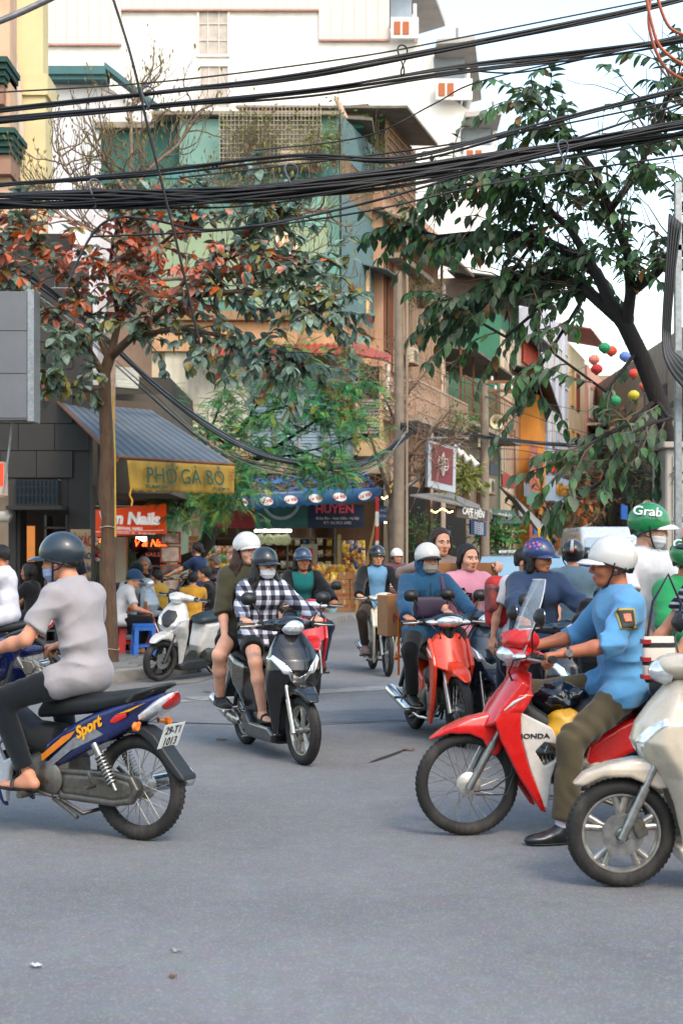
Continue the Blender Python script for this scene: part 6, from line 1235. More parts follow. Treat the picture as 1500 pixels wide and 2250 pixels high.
def person(name,label,loc,rotz,pose,look,group=None,h=.012):
 """One person: a continuous body mesh that carries the label, with clothing, hair, helmet, shoes as parts."""
 s = pose.get('s',1.0); fat = look.get('fat',1.0) * .93; fem = look.get('fem',False)
 hip = A3(pose['hip']); lean = pose.get('lean',8); tw = pose.get('twist',0)
 P0 = hip; P1 = P0 + .17 * s * vdir(lean * .35,tw); P2 = P1 + .19 * s * vdir(lean,tw); P3 = P2 + .13 * s * vdir(lean * 1.25,tw)
 hy,hp,hr = pose.get('head',(0,0,0))
 lat = A3((-math.sin(R(tw)),math.cos(R(tw)),0))
 sw = (.158 if fem else .174) * s * (0.6 + 0.4 * fat)
 shl = {1: P2 + .066 * s * vdir(lean * 1.1,tw) + lat * sw,-1: P2 + .066 * s * vdir(lean * 1.1,tw) - lat * sw}
 neck = P3; HB = np.array(Euler((R(hr),R(hp),R(hy))).to_matrix()); ks = s * pose.get('headk',1.0)
 HO = neck + .135 * s * vdir(lean * .6 + pose.get('jut',4),tw) + A3((.02 * s * math.cos(R(tw)),.02 * s * math.sin(R(tw)),0))
 arms,legs = {},{}
 for sd,kk in ((1,'L'),(-1,'R')):
  e,w = ik(shl[sd],pose['hand' + kk],.275 * s,.245 * s,pose.get('elbow' + kk,(-.3,sd * .8,-.7)))
  arms[sd] = (shl[sd],e,w)
  hj = hip + A3((0,sd * .088 * s,-.01))
  k,a = ik(hj,pose['foot' + kk],.43 * s,.42 * s,pose.get('knee' + kk,(.9,sd * .25,.5)))
  legs[sd] = (hj,k,a)
 def torso(p,g,low=True):
  q = p.copy(); yl = (q - P0) @ lat; q = q - np.outer(yl * (1 - 1 / 1.42),lat)
  hw = 1.06 if fem else 1.0; ww = .88 if fem else .98
  d = rcone(q,P0 + A3((-.01,0,0)),P1,.108 * s * fat * hw + g,.088 * s * fat * ww + g)
  d = smin(d,rcone(q,P1,P2,.090 * s * fat * ww + g,.105 * s * fat + g),.05 * s)
  if fem: d = smin(d,ell(q,P2 + A3((.085 * s * fat,0,-.03 * s)),(.05 * s + g,.085 * s + g,.055 * s + g)),.05)
  d = smin(d,rcone(p,shl[1] - lat * .02 + A3((0,0,-.008)),shl[-1] + lat * .02 + A3((0,0,-.008)),.050 * s * fat + g,.050 * s * fat + g),.10 * s)
  d = smin(d,rcone(p,P2,P3,.085 * s + g,.060 * s + g * .6),.07 * s)
  return d
 def arm(p,sd,g,t0=0,full=True):
  a,e,w = arms[sd]
  d = rcone(p,a,e,.050 * s * fat + g,.039 * s * fat + g)
  d = smin(d,rcone(p,e,e + (w - e) * .35,.039 * s * fat + g,.040 * s * fat + g),.02); d = smin(d,rcone(p,e + (w - e) * .35,w,.040 * s * fat + g,.026 * s + g),.02)
  return d
 def leg(p,sd,g):
  a,k,f = legs[sd]
  d = rcone(p,a,k,.086 * s * fat + g,.058 * s * fat + g)
  d = smin(d,rcone(p,k,k + (f - k) * .35,.056 * s * fat + g,.056 * s * fat + g),.03)
  d = smin(d,rcone(p,k + (f - k) * .35,f,.055 * s * fat + g,.036 * s + g),.03)
  return d
 allp = np.array([P0,P1,P2,P3] + [x for t in (arms,legs) for sd in t for x in t[sd]])
 lo,hi = allp.min(0) - .19 * s * max(1,fat),allp.max(0) + .16 * s * max(1,fat)
 ga_ = -.010 if any(t.get('sleeve','long') == 'long' for t in look.get('tops',[])) else 0
 gl_ = -.014 if look.get('bottom',{}).get('len','long') == 'long' else 0
 def body(p):
  d = torso(p,-.016)
  d = smin(d,rcone(p,P3 - .02 * vdir(lean),HO + HB @ A3((-.02,0,-.04)) * ks,.054 * s,.051 * s),.03)
  for sd in (1,-1): d = smin(d,arm(p,sd,ga_),.03); d = smin(d,leg(p,sd,gl_),.03)
  return d
 ch = []
 V,Q = sdf_arrays(body,lo,hi,h); ch.append((V,Q,0))
 hh = h * .5
 V,Q = sdf_arrays(lambda p: head_sdf(p,look.get('face',1.0),fem),(-.12,-.10,-.125),(.125,.10,.13),max(.0052,hh)); mi = head_mi(V,Q)
 ch.append(((V * ks) @ HB.T + HO,Q,mi))
 for sd in (1,-1):
  V,Q = sphere_q((.0775,sd * .031,-.001),(.0115,.0145,.0075)); c = V[Q].mean(1); lookd = look.get('gaze',0)
  mi = np.where(((c[:,1] - sd * .031 - lookd) ** 2 + (c[:,2] + .0005) ** 2 < .0062 ** 2) & (c[:,0] > .0775),4,3); mi = np.where(c[:,2] > .0035,2,mi)
  ch.append(((V * ks) @ HB.T + HO,Q,mi))
 for sd,kk in ((1,'L'),(-1,'R')):
  a,e,w = arms[sd]; fd = A3(pose.get('hdir' + kk,w - e)); HF = frame(fd,pose.get('hup' + kk,(0,0,1))); cu = pose.get('curl' + kk,pose.get('curl',(.9,1.25)))
  V,Q = sdf_arrays(lambda p: hand_sdf(p,cu,-sd,1.0),(-.04,-.075,-.10),(.20,.075,.03),max(.0058,hh))
  ch.append(((V * s) @ HF.T + w,Q,0))
 root = obj(name,build_mesh(name,ch),[skinm(look.get('skin',SK1)),M('lips_' + look.get('skin',SK1),look.get('lip','#96503f'),rough=.45,var=.08),look.get('browm',HAIR),EYEW,IRIS],None,loc,(0,0,rotz))
 tag(root,label,'person',group)
 # ---------------- top
 for ti,top in enumerate(look.get('tops',[])):
  g = top.get('g',.016) * 1.0; sl = top.get('sleeve','long'); op = top.get('open',0); hem = top.get('hem',.0)
  amp = top.get('wr',.006); seed = rnd.random() * 9
  def f(p,g=g,sl=sl,op=op):
   d = torso(p,g)
   up = (p - P0) @ vdir(lean * .35,tw)
   d = smax(d,-(up + .06 * s + hem),.01)
   for sd in (1,-1):
    a0,k0,f0 = legs[sd]; d = smin(d,smax(rcone(p,a0,a0 + (k0 - a0) * .22,.088 * s * fat + g,.086 * s * fat + g),-(up + .10 * s + hem),.01),.03)
    a,e,w = arms[sd]
    ga = g * 1.05
    if sl == 'none': continue
    if sl == 'short': d2 = tcap(p,a,a + (e - a) * .74,.050 * s * fat + ga,.052 * s * fat + ga)
    elif sl == 'elbow': d2 = smin(rcone(p,a,e,.050 * s * fat + ga,.044 * s * fat + ga),tcap(p,e,e + (w - e) * .22,.046 * s * fat + ga,.050 * s * fat + ga),.015)
    else: d2 = smin(rcone(p,a,e,.050 * s * fat + ga,.041 * s * fat + ga),tcap(p,e,e + (w - e) * .99,.043 * s * fat + ga,.030 * s + ga * .9),.02)
    d = smin(d,d2,.03)
   un = (p - P0) @ vdir(lean,tw); yl = (p - P0) @ lat
   ph = un * 40 + yl * 24 * np.sin(un * 5 + seed) + 3.5 * noise3(p,9,seed); fold = (1.1 - 2.2 * np.abs(np.sin(ph * .5))) * .8 + noise3(p,32,seed) * .7
   lowb = np.clip(1 - np.abs(un - .06) / .16,0,1)
   ef = 0
   for sd in (1,-1): ef = np.maximum(ef,np.clip(1 - np.linalg.norm(p - arms[sd][1],axis=1) / .15,0,1))
   msk = np.clip(noise3(p,8,seed + 2) * 1.6 + .25,0,1); d = d - amp * fold * (.12 + .35 * msk + .85 * lowb * (.4 + .6 * msk) + .8 * ef)
   nk = np.linalg.norm((p - P3) - np.outer((p - P3) @ vdir(lean * .8,tw),vdir(lean * .8,tw)),axis=1)
   uu = (p - P3) @ vdir(lean,tw)
   d = smax(d,-np.maximum(nk - (.060 + top.get('neck',0)) * s,-(uu + (.03 + top.get('neck',0)) * s)),.006)
   d = smax(d,((p - P3) @ vdir(lean,tw)) - .035 * s,.006)
   if op: d = smax(d,np.minimum(op * (1 + .7 * np.clip(((p - P0) @ vdir(lean)) / .45,0,1)) * .6 - np.abs(yl),(p - P1) @ A3((math.cos(R(tw)),math.sin(R(tw)),0))),.006)
   return d
  to = sdf_part(top.get('name','shirt'),f,lo,hi,h,top['mat'],root)
  if 'label' in top: to['label'] = top['label']
  fw = A3((math.cos(R(tw)),math.sin(R(tw)),0)); up_ = vdir(lean,tw)
  def hit(o,d,mx=.3):
   o = A3(o); t = np.arange(0,mx,.004); v = f(o[None] + t[:,None] * d[None]); k = np.where(v < 0)[0]
   return o + d * (t[k[-1]] if len(k) else .1)
  if 'zip' in top:
   part('front_seam',MB().tube([tuple(hit(P0 + up_ * z * s,fw) + fw * .002) for z in np.linspace(.02,.43,16)],.004,5),top['zip'],to,60)
  for pi_,(o,d,u,w_,h_,mt,nm) in enumerate(top['patch'](locals()) if 'patch' in top else []):
   d = A3(d) / np.linalg.norm(d); u = A3(u) - d * (A3(u) @ d); u /= np.linalg.norm(u); r = np.cross(u,d); n_ = 7; pv = []
   for j in range(n_):
    for i in range(n_): q = A3(o) + r * w_ * (2 * i / (n_ - 1) - 1) + u * h_ * (2 * j / (n_ - 1) - 1); pv.append(tuple(hit(q,d) + d * (.006 + .008 * pi_ * (nm[:5] != 'pocke'))))
   po = part(nm,MB().add(pv,[(j * n_ + i,j * n_ + i + 1,(j + 1) * n_ + i + 1,(j + 1) * n_ + i) for j in range(n_ - 1) for i in range(n_ - 1)]),mt,to,60); po.modifiers.new('t','SOLIDIFY').thickness = .004
  if top.get('collar'):
   cu = vdir(lean * .8,tw)
   def fc(p):
    q = p - (P3 - cu * .002); u = q @ cu; rad = np.linalg.norm(q - np.outer(u,cu),axis=1)
    fr = (q @ A3((math.cos(R(tw)),math.sin(R(tw)),0)))
    d = np.maximum(np.abs(rad - (.066 - .12 * np.clip(u,-.03,.04)) * s) - .0045,np.abs(u - .008 + .25 * np.clip(fr,0,.1)) - .024)
    return np.where((fr > .03) & (np.abs(q @ lat) < .012 + .35 * np.clip(.035 - u,0,.1)),np.maximum(d,.008),d)
   sdf_part('collar',fc,P3 - .12,P3 + .12,max(.006,h * .6),top['mat'],to)
  if top.get('hood'):
   def fh(p):
    q = (p - HO) @ HB / ks
    d = smin(ell(q,(-.02,0,.01),(.118,.100,.135)),rcone(q,(-.03,0,-.08),(-.01,0,-.15),.095,.085),.04)
    d = smax(d,-ell(q,(.07,0,-.02),(.09,.068,.11)),.01)
    d = smax(d,q[:,0] - .062 + .2 * np.clip(-q[:,2] - .05,0,.1),.01)
    return (d - .004 * noise3(q,45,2)) * ks
   sdf_part('hood',fh,HO - .22,HO + .2,max(.006,h * .7),top['mat'],to)
 # ---------------- bottom
 bt = look.get('bottom')
 if bt:
  g = bt.get('g',.014); ln = bt.get('len','long'); seed = rnd.random() * 9; amp = bt.get('wr',.006)
  def fb(p):
   up = (p - P0) @ vdir(lean * .35,tw)
   d = smax(torso(p,g * .3),up - .08 * s,.01)
   for sd in (1,-1):
    a,k,f = legs[sd]
    if ln == 'short': d2 = tcap(p,a,a + (k - a) * .55,.086 * s * fat + g * 1.3,.080 * s * fat + g * 1.5)
    else:
     fl = bt.get('flare',0.0)
     d2 = smin(rcone(p,a,k,.086 * s * fat + g,.060 * s * fat + g),tcap(p,k,k + (f - k) * bt.get('end',.93),.058 * s * fat + g,.040 * s + g + fl),.03)
    d = smin(d,d2,.03)
    kd = np.clip(1 - np.linalg.norm(p - k,axis=1) / .2,0,1); ad = np.clip(1 - np.linalg.norm(p - f,axis=1) / .2,0,1)
    al = (p - a) @ ((k - a) / np.linalg.norm(k - a))
    d = d - amp * (np.sin(al * 75 + 3.5 * noise3(p,12,seed)) * .6 * np.clip(noise3(p,6,seed + 1) * 1.5 + .4,0,1) + noise3(p,30,seed) * .6) * (.3 + kd + ad)
   return d
  sdf_part(bt.get('name','trousers'),fb,lo,hi,h,bt['mat'],root)
  if bt.get('belt'):
   cu = vdir(lean * .3,tw)
   sdf_part('belt',lambda p: np.maximum(torso(p,g * 1.15),np.abs((p - P0) @ cu - .085 * s) - .016),lo,hi,h,BLACKP,root)
 # ---------------- feet
 for sd,kk in ((1,'L'),(-1,'R')):
  a,k,f = legs[sd]; sh = look.get('shoe',{'mat': BLACKP}); ft = pose.get('toe' + kk,pose.get('toe',(0,0)))
  FB = np.array(Euler((0,R(ft[1]),R(ft[0]))).to_matrix())
  def fs(p,g=0.0,low=9):
   q = p
   d = rcone(q,(-.045,0,-.045),(.08,0,-.055),.035 + g,.032 + g); d = smin(d,ell(q,(.125,sd * -.006,-.062),(.075 + g,.042 + g,.026 + g)),.03)
   d = smin(d,rcone(q,(-.01,0,.0),(.03,0,-.04),.04 + g,.038 + g),.03)
   return smax(smax(d,-(q[:,2] + .088),.004),q[:,2] - low,.006)
  st = sh.get('type','shoe')
  if st != 'bare':
   V,Q = sdf_arrays(lambda p: fs(p,.004,.035) if st == 'shoe' else smax(fs(p,.006),p[:,2] + .070,.003),(-.1,-.06,-.1),(.22,.06,.06),max(.006,h * .6))
   so = obj('shoe' if st == 'shoe' else 'sandal',arr_mesh('shoe',(V * s) @ FB.T + f,Q),sh['mat'],root)
   if st == 'shoe':
    V,Q = sdf_arrays(lambda p: smax(fs(p,.008),p[:,2] + .074,.002),(-.1,-.07,-.1),(.22,.07,-.05),max(.006,h * .6))
    obj('sole',arr_mesh('sole',(V * s) @ FB.T + f,Q),sh.get('sole',BLACKP),so)
    if 'trim' in sh:
     m = MB()
     for i in range(4): m.tube([tuple(FB @ (A3((.05 + .018 * i,-.03,-.034 - .006 * i)) * s) + f),tuple(FB @ (A3((.05 + .018 * i,0,-.018 - .008 * i)) * s) + f),tuple(FB @ (A3((.05 + .018 * i,.03,-.034 - .006 * i)) * s) + f)],.005,5)
     part('lace',m,sh['trim'],so,60)
   else:
    m = MB(); m.tube([tuple(FB @ (A3((.07,-.045,-.07)) * s) + f),tuple(FB @ (A3((.075,-.03,-.035)) * s) + f),tuple(FB @ (A3((.08,.0,-.022)) * s) + f),tuple(FB @ (A3((.075,.03,-.035)) * s) + f),tuple(FB @ (A3((.07,.045,-.07)) * s) + f)],[.008,.013,.015,.013,.008],6)
    part('strap',m,sh['mat'],so,60)
  if st in ('sandal','bare'):
   V,Q = sdf_arrays(lambda p: smax(fs(p,-.004),-(p[:,2] + .071),.003),(-.1,-.06,-.1),(.22,.06,.06),max(.006,h * .6))
   obj('foot',arr_mesh('foot',(V * s) @ FB.T + f,Q),skinm(look.get('skin',SK1)),root)
  if sh.get('sock'):
   sdf_part('sock',lambda p: smax(rcone(p,f + (k - f) * .35,f,.047 * s,.043 * s),np.abs((p - f) @ ((k - f) / np.linalg.norm(k - f)) - .05) - .09,.004),f - .2,f + .2,max(.007,h * .7),sh['sock'],root)
 # ---------------- hair
 hs = look.get('hair','short'); hm = look.get('hairm',HAIR)
 if hs != 'none':
  under = 'helmet' in look or 'cap' in look
  def fhair(p):
   q = p
   ex = .003 if under else .011
   d = ell(q,(-.020,0,.036),(.100 + ex,.083 + ex * .6,.092 + ex))
   d = smin(d,ell(q,(-.055,0,-.02),(.055,.070,.065)),.03)
   lim = q[:,0] - .086 + np.clip(.088 - q[:,2],0,.2) * 1.35 - .7 * np.clip(np.abs(q[:,1]) - .05,0,.04) + .007 * noise3(q,60,7) + (.40 * np.clip(.042 - np.abs(q[:,1] - .008),0,.05) if fem else 0)
   d = smax(d,lim,.012)
   if hs in ('long','wavy'):
    for sd in (1,-1):
     d = smin(d,rcone(q,(-.02,sd * .078,-.01),(-.01,sd * .100,-.12),.034,.044),.03)
     d = smin(d,rcone(q,(-.01,sd * .100,-.12),(.03 + .04 * (sd > 0),sd * .13,-.27 if hs == 'wavy' else -.33),.044,.030),.03)
    d = smin(d,rcone(q,(-.075,0,-.02),(-.12,0,-.28),.062,.06),.04)
    d = d - .006 * noise3(q,26,1)
   if hs == 'pony':
    d = smin(d,rcone(q,(-.10,0,.01),(-.135,0,-.04),.03,.034),.02); d = smin(d,rcone(q,(-.135,0,-.04),(-.125,.0,-.20),.034,.018),.03)
   if fem and not under:
    for sd in (1,-1): d = smin(d,rcone(q,(.03,sd * .074,.045),(-.005,sd * .086,-.035),.016,.020),.02)
   if hs == 'bob':
    for sd in (1,-1): d = smin(d,rcone(q,(-.02,sd * .075,.0),(-.015,sd * .080,-.10),.034,.030),.03)
    d = smin(d,rcone(q,(-.07,0,-.02),(-.07,0,-.09),.06,.055),.03)
   an = np.arctan2(q[:,1],q[:,0] + .02)
   return d - .0022 * np.sin(an * 46 + 6 * noise3(q,20,3)) - .002 * noise3(q,70,5)
  hl = -.39 if hs in ('long','wavy') else -.24 if hs == 'pony' else -.16
  V,Q = sdf_arrays(fhair,(-.2,-.19,hl),(.14,.19,.17),max(.006,hh * 1.1))
  obj('hair',arr_mesh('hair',(V * ks) @ HB.T + HO,Q),hm,root)
 if look.get('mask'):
  V,Q = sdf_arrays(lambda p: smax(smax(ell(p,(.046,0,-.060),(.062,.068,.060)),-(p[:,0] - .020 + .25 * (p[:,2] + .06)),.006),p[:,2] + .022,.006) - .0015 * np.sin(p[:,2] * 220),(.0,-.08,-.13),(.125,.08,.0),max(.0052,hh))
  mo = obj('face_mask',arr_mesh('mask',(V * ks) @ HB.T + HO,Q),look['mask'],root)
  m = MB()
  for sd in (1,-1):
   for z0,z1 in ((-.03,.01),(-.09,-.03)): m.tube([tuple(HO + HB @ (A3(v) * ks)) for v in ((.035,sd * .062,z0),(.01,sd * .079,(z0 + z1) / 2),(-.015,sd * .086,z1))],.002,5)
  part('ear_loop',m,look['mask'],mo)
 if look.get('glasses'):
  m = MB()
  for sd in (1,-1):
   m.tube([tuple(HO + HB @ (A3((.103,sd * .033 + .024 * math.cos(a),-.003 + .018 * math.sin(a))) * ks)) for a in [2 * PI * i / 16 for i in range(16)]],.0022 * ks,5,close=True)
   m.tube([tuple(HO + HB @ (A3(v) * ks)) for v in ((.100,sd * .057,.004),(.0,sd * .083,.008))],.002 * ks,5)
  m.tube([tuple(HO + HB @ (A3(v) * ks)) for v in ((.104,.010,.002),(.104,-.010,.002))],.002 * ks,5)
  part('glasses',m,BLACKP,root)
 if 'helmet' in look: helmet(root,look['helmet'],HO,HB,ks)
 if 'cap' in look:
  cp = look['cap']; cp.setdefault('strap',False); ho = helmet(root,cp,HO,HB,ks * .93); ho.name = 'cap'
 root_info = dict(root=root,HO=HO,HB=HB,P=(P0,P1,P2,P3),shl=shl,arms=arms,legs=legs,s=s)
 return root_info
# ------------------------------------------------------------------ motorbikes (x forward, y left, z up; origin under the rear axle)
def wheel(parent,name,x,rad,tr,kind,hubm=None,steer=0,rimm=None,disc=0,pivot=None):
 """hub mesh with tyre, rim, spokes (and brake disc) as sub-parts"""
 rimm = rimm or CHROME
 m = MB(); hr = .055 if kind == 'wire' else .032
 m.lathe([(.0,-.07),(.018,-.07),(.018,-.045),(hr,-.04),(hr + .004,-.01),(hr + .004,.01),(hr,.04),(.018,.045),(.018,.07),(.0,.07)],n=24)
 if kind == 'drum': pass
 w = part(name,m,hubm or STEEL,parent,35); w.location = (x,0,rad); w.rotation_euler = (0,0,R(steer))
 m = MB(); prof = []
 for i in range(18):
  a = 2 * PI * i / 18; prof.append((rad - tr + tr * math.cos(a) * (1.0 if math.cos(a) > 0 else .9),tr * 1.02 * math.sin(a)))
 m.lathe(prof,n=56)
 if kind != 'far':
  for i in range(56):
   a = 2 * PI * i / 56
   for sg in (1,-1):
    c0 = Vector((math.cos(a) * (rad - .0015),sg * tr * .42,math.sin(a) * (rad - .0015)))
    t = Vector((-math.sin(a),.6 * sg,math.cos(a))).normalized(); nn = Vector((math.cos(a),sg * .55,math.sin(a))).normalized(); b = t.cross(nn)
    m.box(c0 - nn * .004,(.016,.009,.010),Matrix([t,b,nn]).transposed())
 part('tyre',m,RUBBER,w,40)
 ri = rad - tr * 1.55
 rx_ = 0 if kind == 'wire' else .016
 m = MB(); m.lathe([(ri - rx_,-.024),(ri + .018,-.028),(ri + .018,-.022),(ri + .004,-.014),(ri + .002,.014),(ri + .018,.022),(ri + .018,.028),(ri - rx_,.024),(ri - .008 - rx_,.012),(ri - .008 - rx_,-.012)],n=48)
 part('rim',m,rimm,w,40)
 m = MB()
 if kind == 'wire':
  for i in range(36):
   a = 2 * PI * i / 36; b = a + (.55 if i % 4 < 2 else -.55); sg = 1 if i % 2 else -1
   m.tube([(hr * math.cos(b),sg * .032,hr * math.sin(b)),(ri * math.cos(a),sg * .006,ri * math.sin(a))],.0022,5)
  part('spokes',m,STEEL,w)
 else:
  for i in range(5):
   a = 2 * PI * i / 5 + .3
   for da in (-.16,.16):
    a2 = a + da; p0 = Vector((hr * .8 * math.cos(a),0,hr * .8 * math.sin(a))); pm = Vector((ri * .5 * math.cos(a + da * .45),0,ri * .5 * math.sin(a + da * .45))); p1 = Vector((ri * math.cos(a2),0,ri * math.sin(a2)))
    m.tube([p0,pm,p1],[.020,.016,.018],8)
  part('spokes',m,rimm,w,60)
 if disc:
  m = MB(); m.lathe([(.035,disc * .052),(.098,disc * .052),(.098,disc * .056),(.035,disc * .056)],n=40)
  for i in range(20):
   a = 2 * PI * i / 20; q = .066 + .018 * (i % 2); m.tube([(q * math.cos(a),disc * .051,q * math.sin(a)),(q * math.cos(a),disc * .057,q * math.sin(a))],.006,6)
  part('brake_disc',m,STEEL,w,35)
  m = MB(); m.box((-.075,disc * .055,.03),(.06,.04,.085),(0,.4,0)); part('brake_caliper',m,GREYM,w,30,.006)
 return w
def spring(parent,a,b,r=.026,turns=9,mat=None):
 a = Vector(a); b = Vector(b); d = (b - a); u = d.normalized(); n = u.orthogonal().normalized(); k = u.cross(n)
 m = MB(); m.tube([a,b],.011,8); m.tube([a,a + d * .28],.021,10)
 sh = part('shock_absorber',m,STEEL,parent,60)
 m = MB(); pts = []
 for i in range(turns * 12 + 1):
  t = i / (turns * 12); an = 2 * PI * turns * t; pts.append(a + d * (.25 + .62 * t) + (n * math.cos(an) + k * math.sin(an)) * r)
 m.tube(pts,.0058,6); part('spring',m,mat or STEEL,sh,60)
def plate(parent,loc,rot,l1,l2):
 m = MB(); m.box((0,0,0),(.19,.14,.003)); p = part('number_plate',m,M('plate_white','#d4d6d3',rough=.4,dirt=.3,dscale=9,var=.05),parent,None,.001); p.location = loc; p.rotation_euler = rot
 dk = M('plate_ink','#1a1d20',rough=.5,var=.1)
 lettering(l1,.062,dk,p,(0,.032,.003),(0,0,0),ext=.0008,bold=.001); lettering(l2,.066,dk,p,(0,-.034,.003),(0,0,0),ext=.0008,bold=.001)
 return p
def mirror(parent,base,top,big=.05,faceback=True):
 m = MB(); base = Vector(base); top = Vector(top); m.tube([base,base + (top - base) * .5 + Vector((.02,0,.01)),top],.0055,6)
 mo = part('mirror',m,BLACKP,parent,60)
 m = MB(); m.loft([(-.016,top.z,big * .80,big * .62,2.6),(-.012,top.z,big * 1.25,big,2.6),(.008,top.z,big * 1.05,big * .85,2.4),(.028,top.z,big * .35,big * .3,2.2)],20)
 o = part('mirror_housing',m,BLACKP,mo,40); o.location = (top.x,top.y,0)
 m = MB(); m.loft([(-.0185,top.z,big * 1.12,big * .88,2.6),(-.0165,top.z,big * 1.12,big * .88,2.6)],20)
 o = part('mirror_glass',m,metal('#c8d0d8',.04,dirt=0.0),mo); o.location = (top.x,top.y,0)
def handlebar(parent,x,z,w=.34,steer=0,mirrors=(1,1),levers=True,mz=.22,gripm=None):
 m = MB()
 for s in (1,-1): m.tube([(x + .01,s * .06,z - .03),(x + .0,s * .14,z - .005),(x - .035,s * (w - .12),z + .005),(x - .075,s * w,z)],.011,8)
 hb = part('handlebar',m,STEEL,parent,60)
 for s in (1,-1):
  m = MB(); m.tube([(x - .045,s * (w - .10),z + .004),(x - .078,s * (w + .01),z)],[.017,.0175],12); m.tube([(x - .078,s * (w + .01),z),(x - .081,s * (w + .028),z)],[.021,.021],12)
  part('grip',m,gripm or BLACKP,hb,50)
  m = MB(); m.box((x - .02,s * (w - .135),z + .005),(.05,.04,.045)); part('switch_box',m,BLACKP,hb,None,.006)
  if levers:
   m = MB(); m.tube([(x + .0,s * (w - .13),z + .004),(x + .035,s * (w - .07),z - .002),(x - .01,s * (w + .03),z - .008)],[.008,.007,.008],6); part('brake_lever',m,STEEL,hb,60)
 if mirrors[0]: mirror(hb,(x - .01,.20,z + .02),(x - .02,.30,z + mz))
 if mirrors[1]: mirror(hb,(x - .01,-.20,z + .02),(x - .02,-.30,z + mz))
 return hb
def underbone(name,label,loc,rotz,c,far=False,steer=0,mirrors=(1,1),group=None,screen=False,plt=None,graphics=None,h=.010,brand=True,drum=True,tailc=None,skip=()):
 """step-through motorbike with 17 inch wire wheels"""
 wb = 1.22; rad = .285
 b = empty(name,loc,rotz,label,'motorbike',group)
 main,side = c['main'],c.get('side',c['main'])
 fw = wheel(b,'front_wheel',wb,rad,.036,'wire',None,steer,disc=0 if drum else 1)
 if drum:
  m = MB(); m.lathe([(.0,.02),(.066,.02),(.068,.052),(.05,.062),(.0,.064)],n=28); part('brake_drum',m,metal('#c2bfb8',.45,dirt=.5,dcol='#8a7256'),fw,35)
 rw = wheel(b,'rear_wheel',0,rad,.041,'wire',STEEL)
 m = MB(); m.lathe([(.0,-.02),(.072,-.02),(.074,-.055),(.05,-.064),(.0,-.066)],n=28); part('brake_drum',m,metal('#b8b5ae',.45,dirt=.5),rw,35)
 m = MB()
 for s in (1,-1): m.tube([(wb + .005,s * .074,rad - .02),(wb - .13,s * .074,rad + .23)],[.020,.022],12); m.tube([(wb - .12,s * .074,rad + .21),(wb - .27,s * .074,rad + .49)],.0155,10)
 m.tube([(wb - .255,-.085,rad + .46),(wb - .255,.085,rad + .46)],.02,8); m.tube([(wb - .24,0,rad + .44),(wb - .33,0,rad + .66)],.028,10)
 part('fork',m,metal('#8f8d88',.4),b,60)
 m = MB(); m.tube([(wb - .02,.085,rad - .03),(wb - .12,.10,rad - .02),(wb - .23,.09,rad + .06),(wb - .25,.07,rad + .3)],.005,6); m.tube([(wb - .03,.085,rad - .05),(wb - .2,.10,rad - .05),(wb - .26,.08,rad + .1)],.005,6)
 part('brake_cable',m,BLACKP,b,60)
 X = lambda L: [(wb + a,z) for a,z in L]
 pf = X([(.225,.525),(.13,.592),(.0,.648),(-.12,.675),(-.20,.66),(-.215,.58),(-.17,.455),(-.135,.437),(-.105,.47),(-.075,.53),(0.0,.562),(.10,.562)])
 sdf_part('front_mudguard',lambda p: smax(panel(p,pf,lambda x,z: .030 + .042 * np.clip((wb + .22 - x) / .16,0,1) - .25 * np.clip(z - .60,0,.2) * 1.0,.014),-(np.maximum(np.hypot(p[:,0] - wb,p[:,2] - rad) - .300,np.abs(p[:,1]) - .052)),.004),(wb - .25,-.09,.40),(wb + .25,.09,.70),h * .9,main,b)
 def cowl(p):
  q = p
  xc = wb - .10 - .62 * np.clip(q[:,2] - .66,-.1,.3)
  w = np.interp(q[:,2],[.56,.62,.70,.78,.86,.92],[.085,.135,.185,.178,.12,.07])
  ft = xc - 2.3 * q[:,1] ** 2
  d = np.maximum(np.abs(q[:,1]) - w,np.maximum(q[:,0] - ft,ft - .085 - q[:,0]))
  d = smax(d,q[:,2] - .90,.02); d = smax(d,.575 + .9 * np.abs(q[:,1]) * .35 - q[:,2],.02)
  return smax(d * .75,-(np.maximum(np.hypot(q[:,0] - wb,q[:,2] - rad) - .318,np.abs(q[:,1]) - .075)),.01)
 sdf_part('front_cowl',cowl,(wb - .36,-.21,.53),(wb - .02,.21,.93),h,main,b)
 pl = X([(-.155,.72),(-.115,.64),(-.155,.53),(-.26,.33),(-.385,.145),(-.415,.135),(-.395,.20),(-.315,.38),(-.265,.55),(-.26,.70),(-.31,.83),(-.27,.86)])
 def wing(s):
  return lambda p: panel(np.stack([p[:,0],p[:,1] - s * (.115 + .045 * np.clip((p[:,2] - .15) / .5,0,1)),p[:,2]],1),pl,.017,.012)
 for s in (1,-1):
  w = sdf_part('leg_shield',wing(s),(wb - .46,min(s * .07,s * .20),.10),(wb - .08,max(s * .07,s * .20),.90),h * .8,main,b)
 pi_ = X([(-.26,.69),(-.44,.60),(-.50,.50),(-.44,.33),(-.415,.16),(-.40,.165),(-.32,.37),(-.27,.55)])
 for s in (1,-1):
  sdf_part('side_panel',(lambda s: lambda p: smax(panel(np.stack([p[:,0],p[:,1] - s * .118,p[:,2]],1),pi_,.020,.010),-panel(p,X([(-.35,.47),(-.40,.52),(-.50,.50),(-.46,.42),(-.40,.39)]),1.0,.01),.006))(s),(wb - .54,min(s * .08,s * .16),.12),(wb - .22,max(s * .08,s * .16),.73),h * .8,side,b)
  if brand: lettering('HONDA',.036,M('badge_ink','#26282a',rough=.4,var=.1),b,(wb - .335,s * .1425,.555),(R(90),0,R(180) if s > 0 else 0),ext=.0015,sx=1.35,bold=.0008)
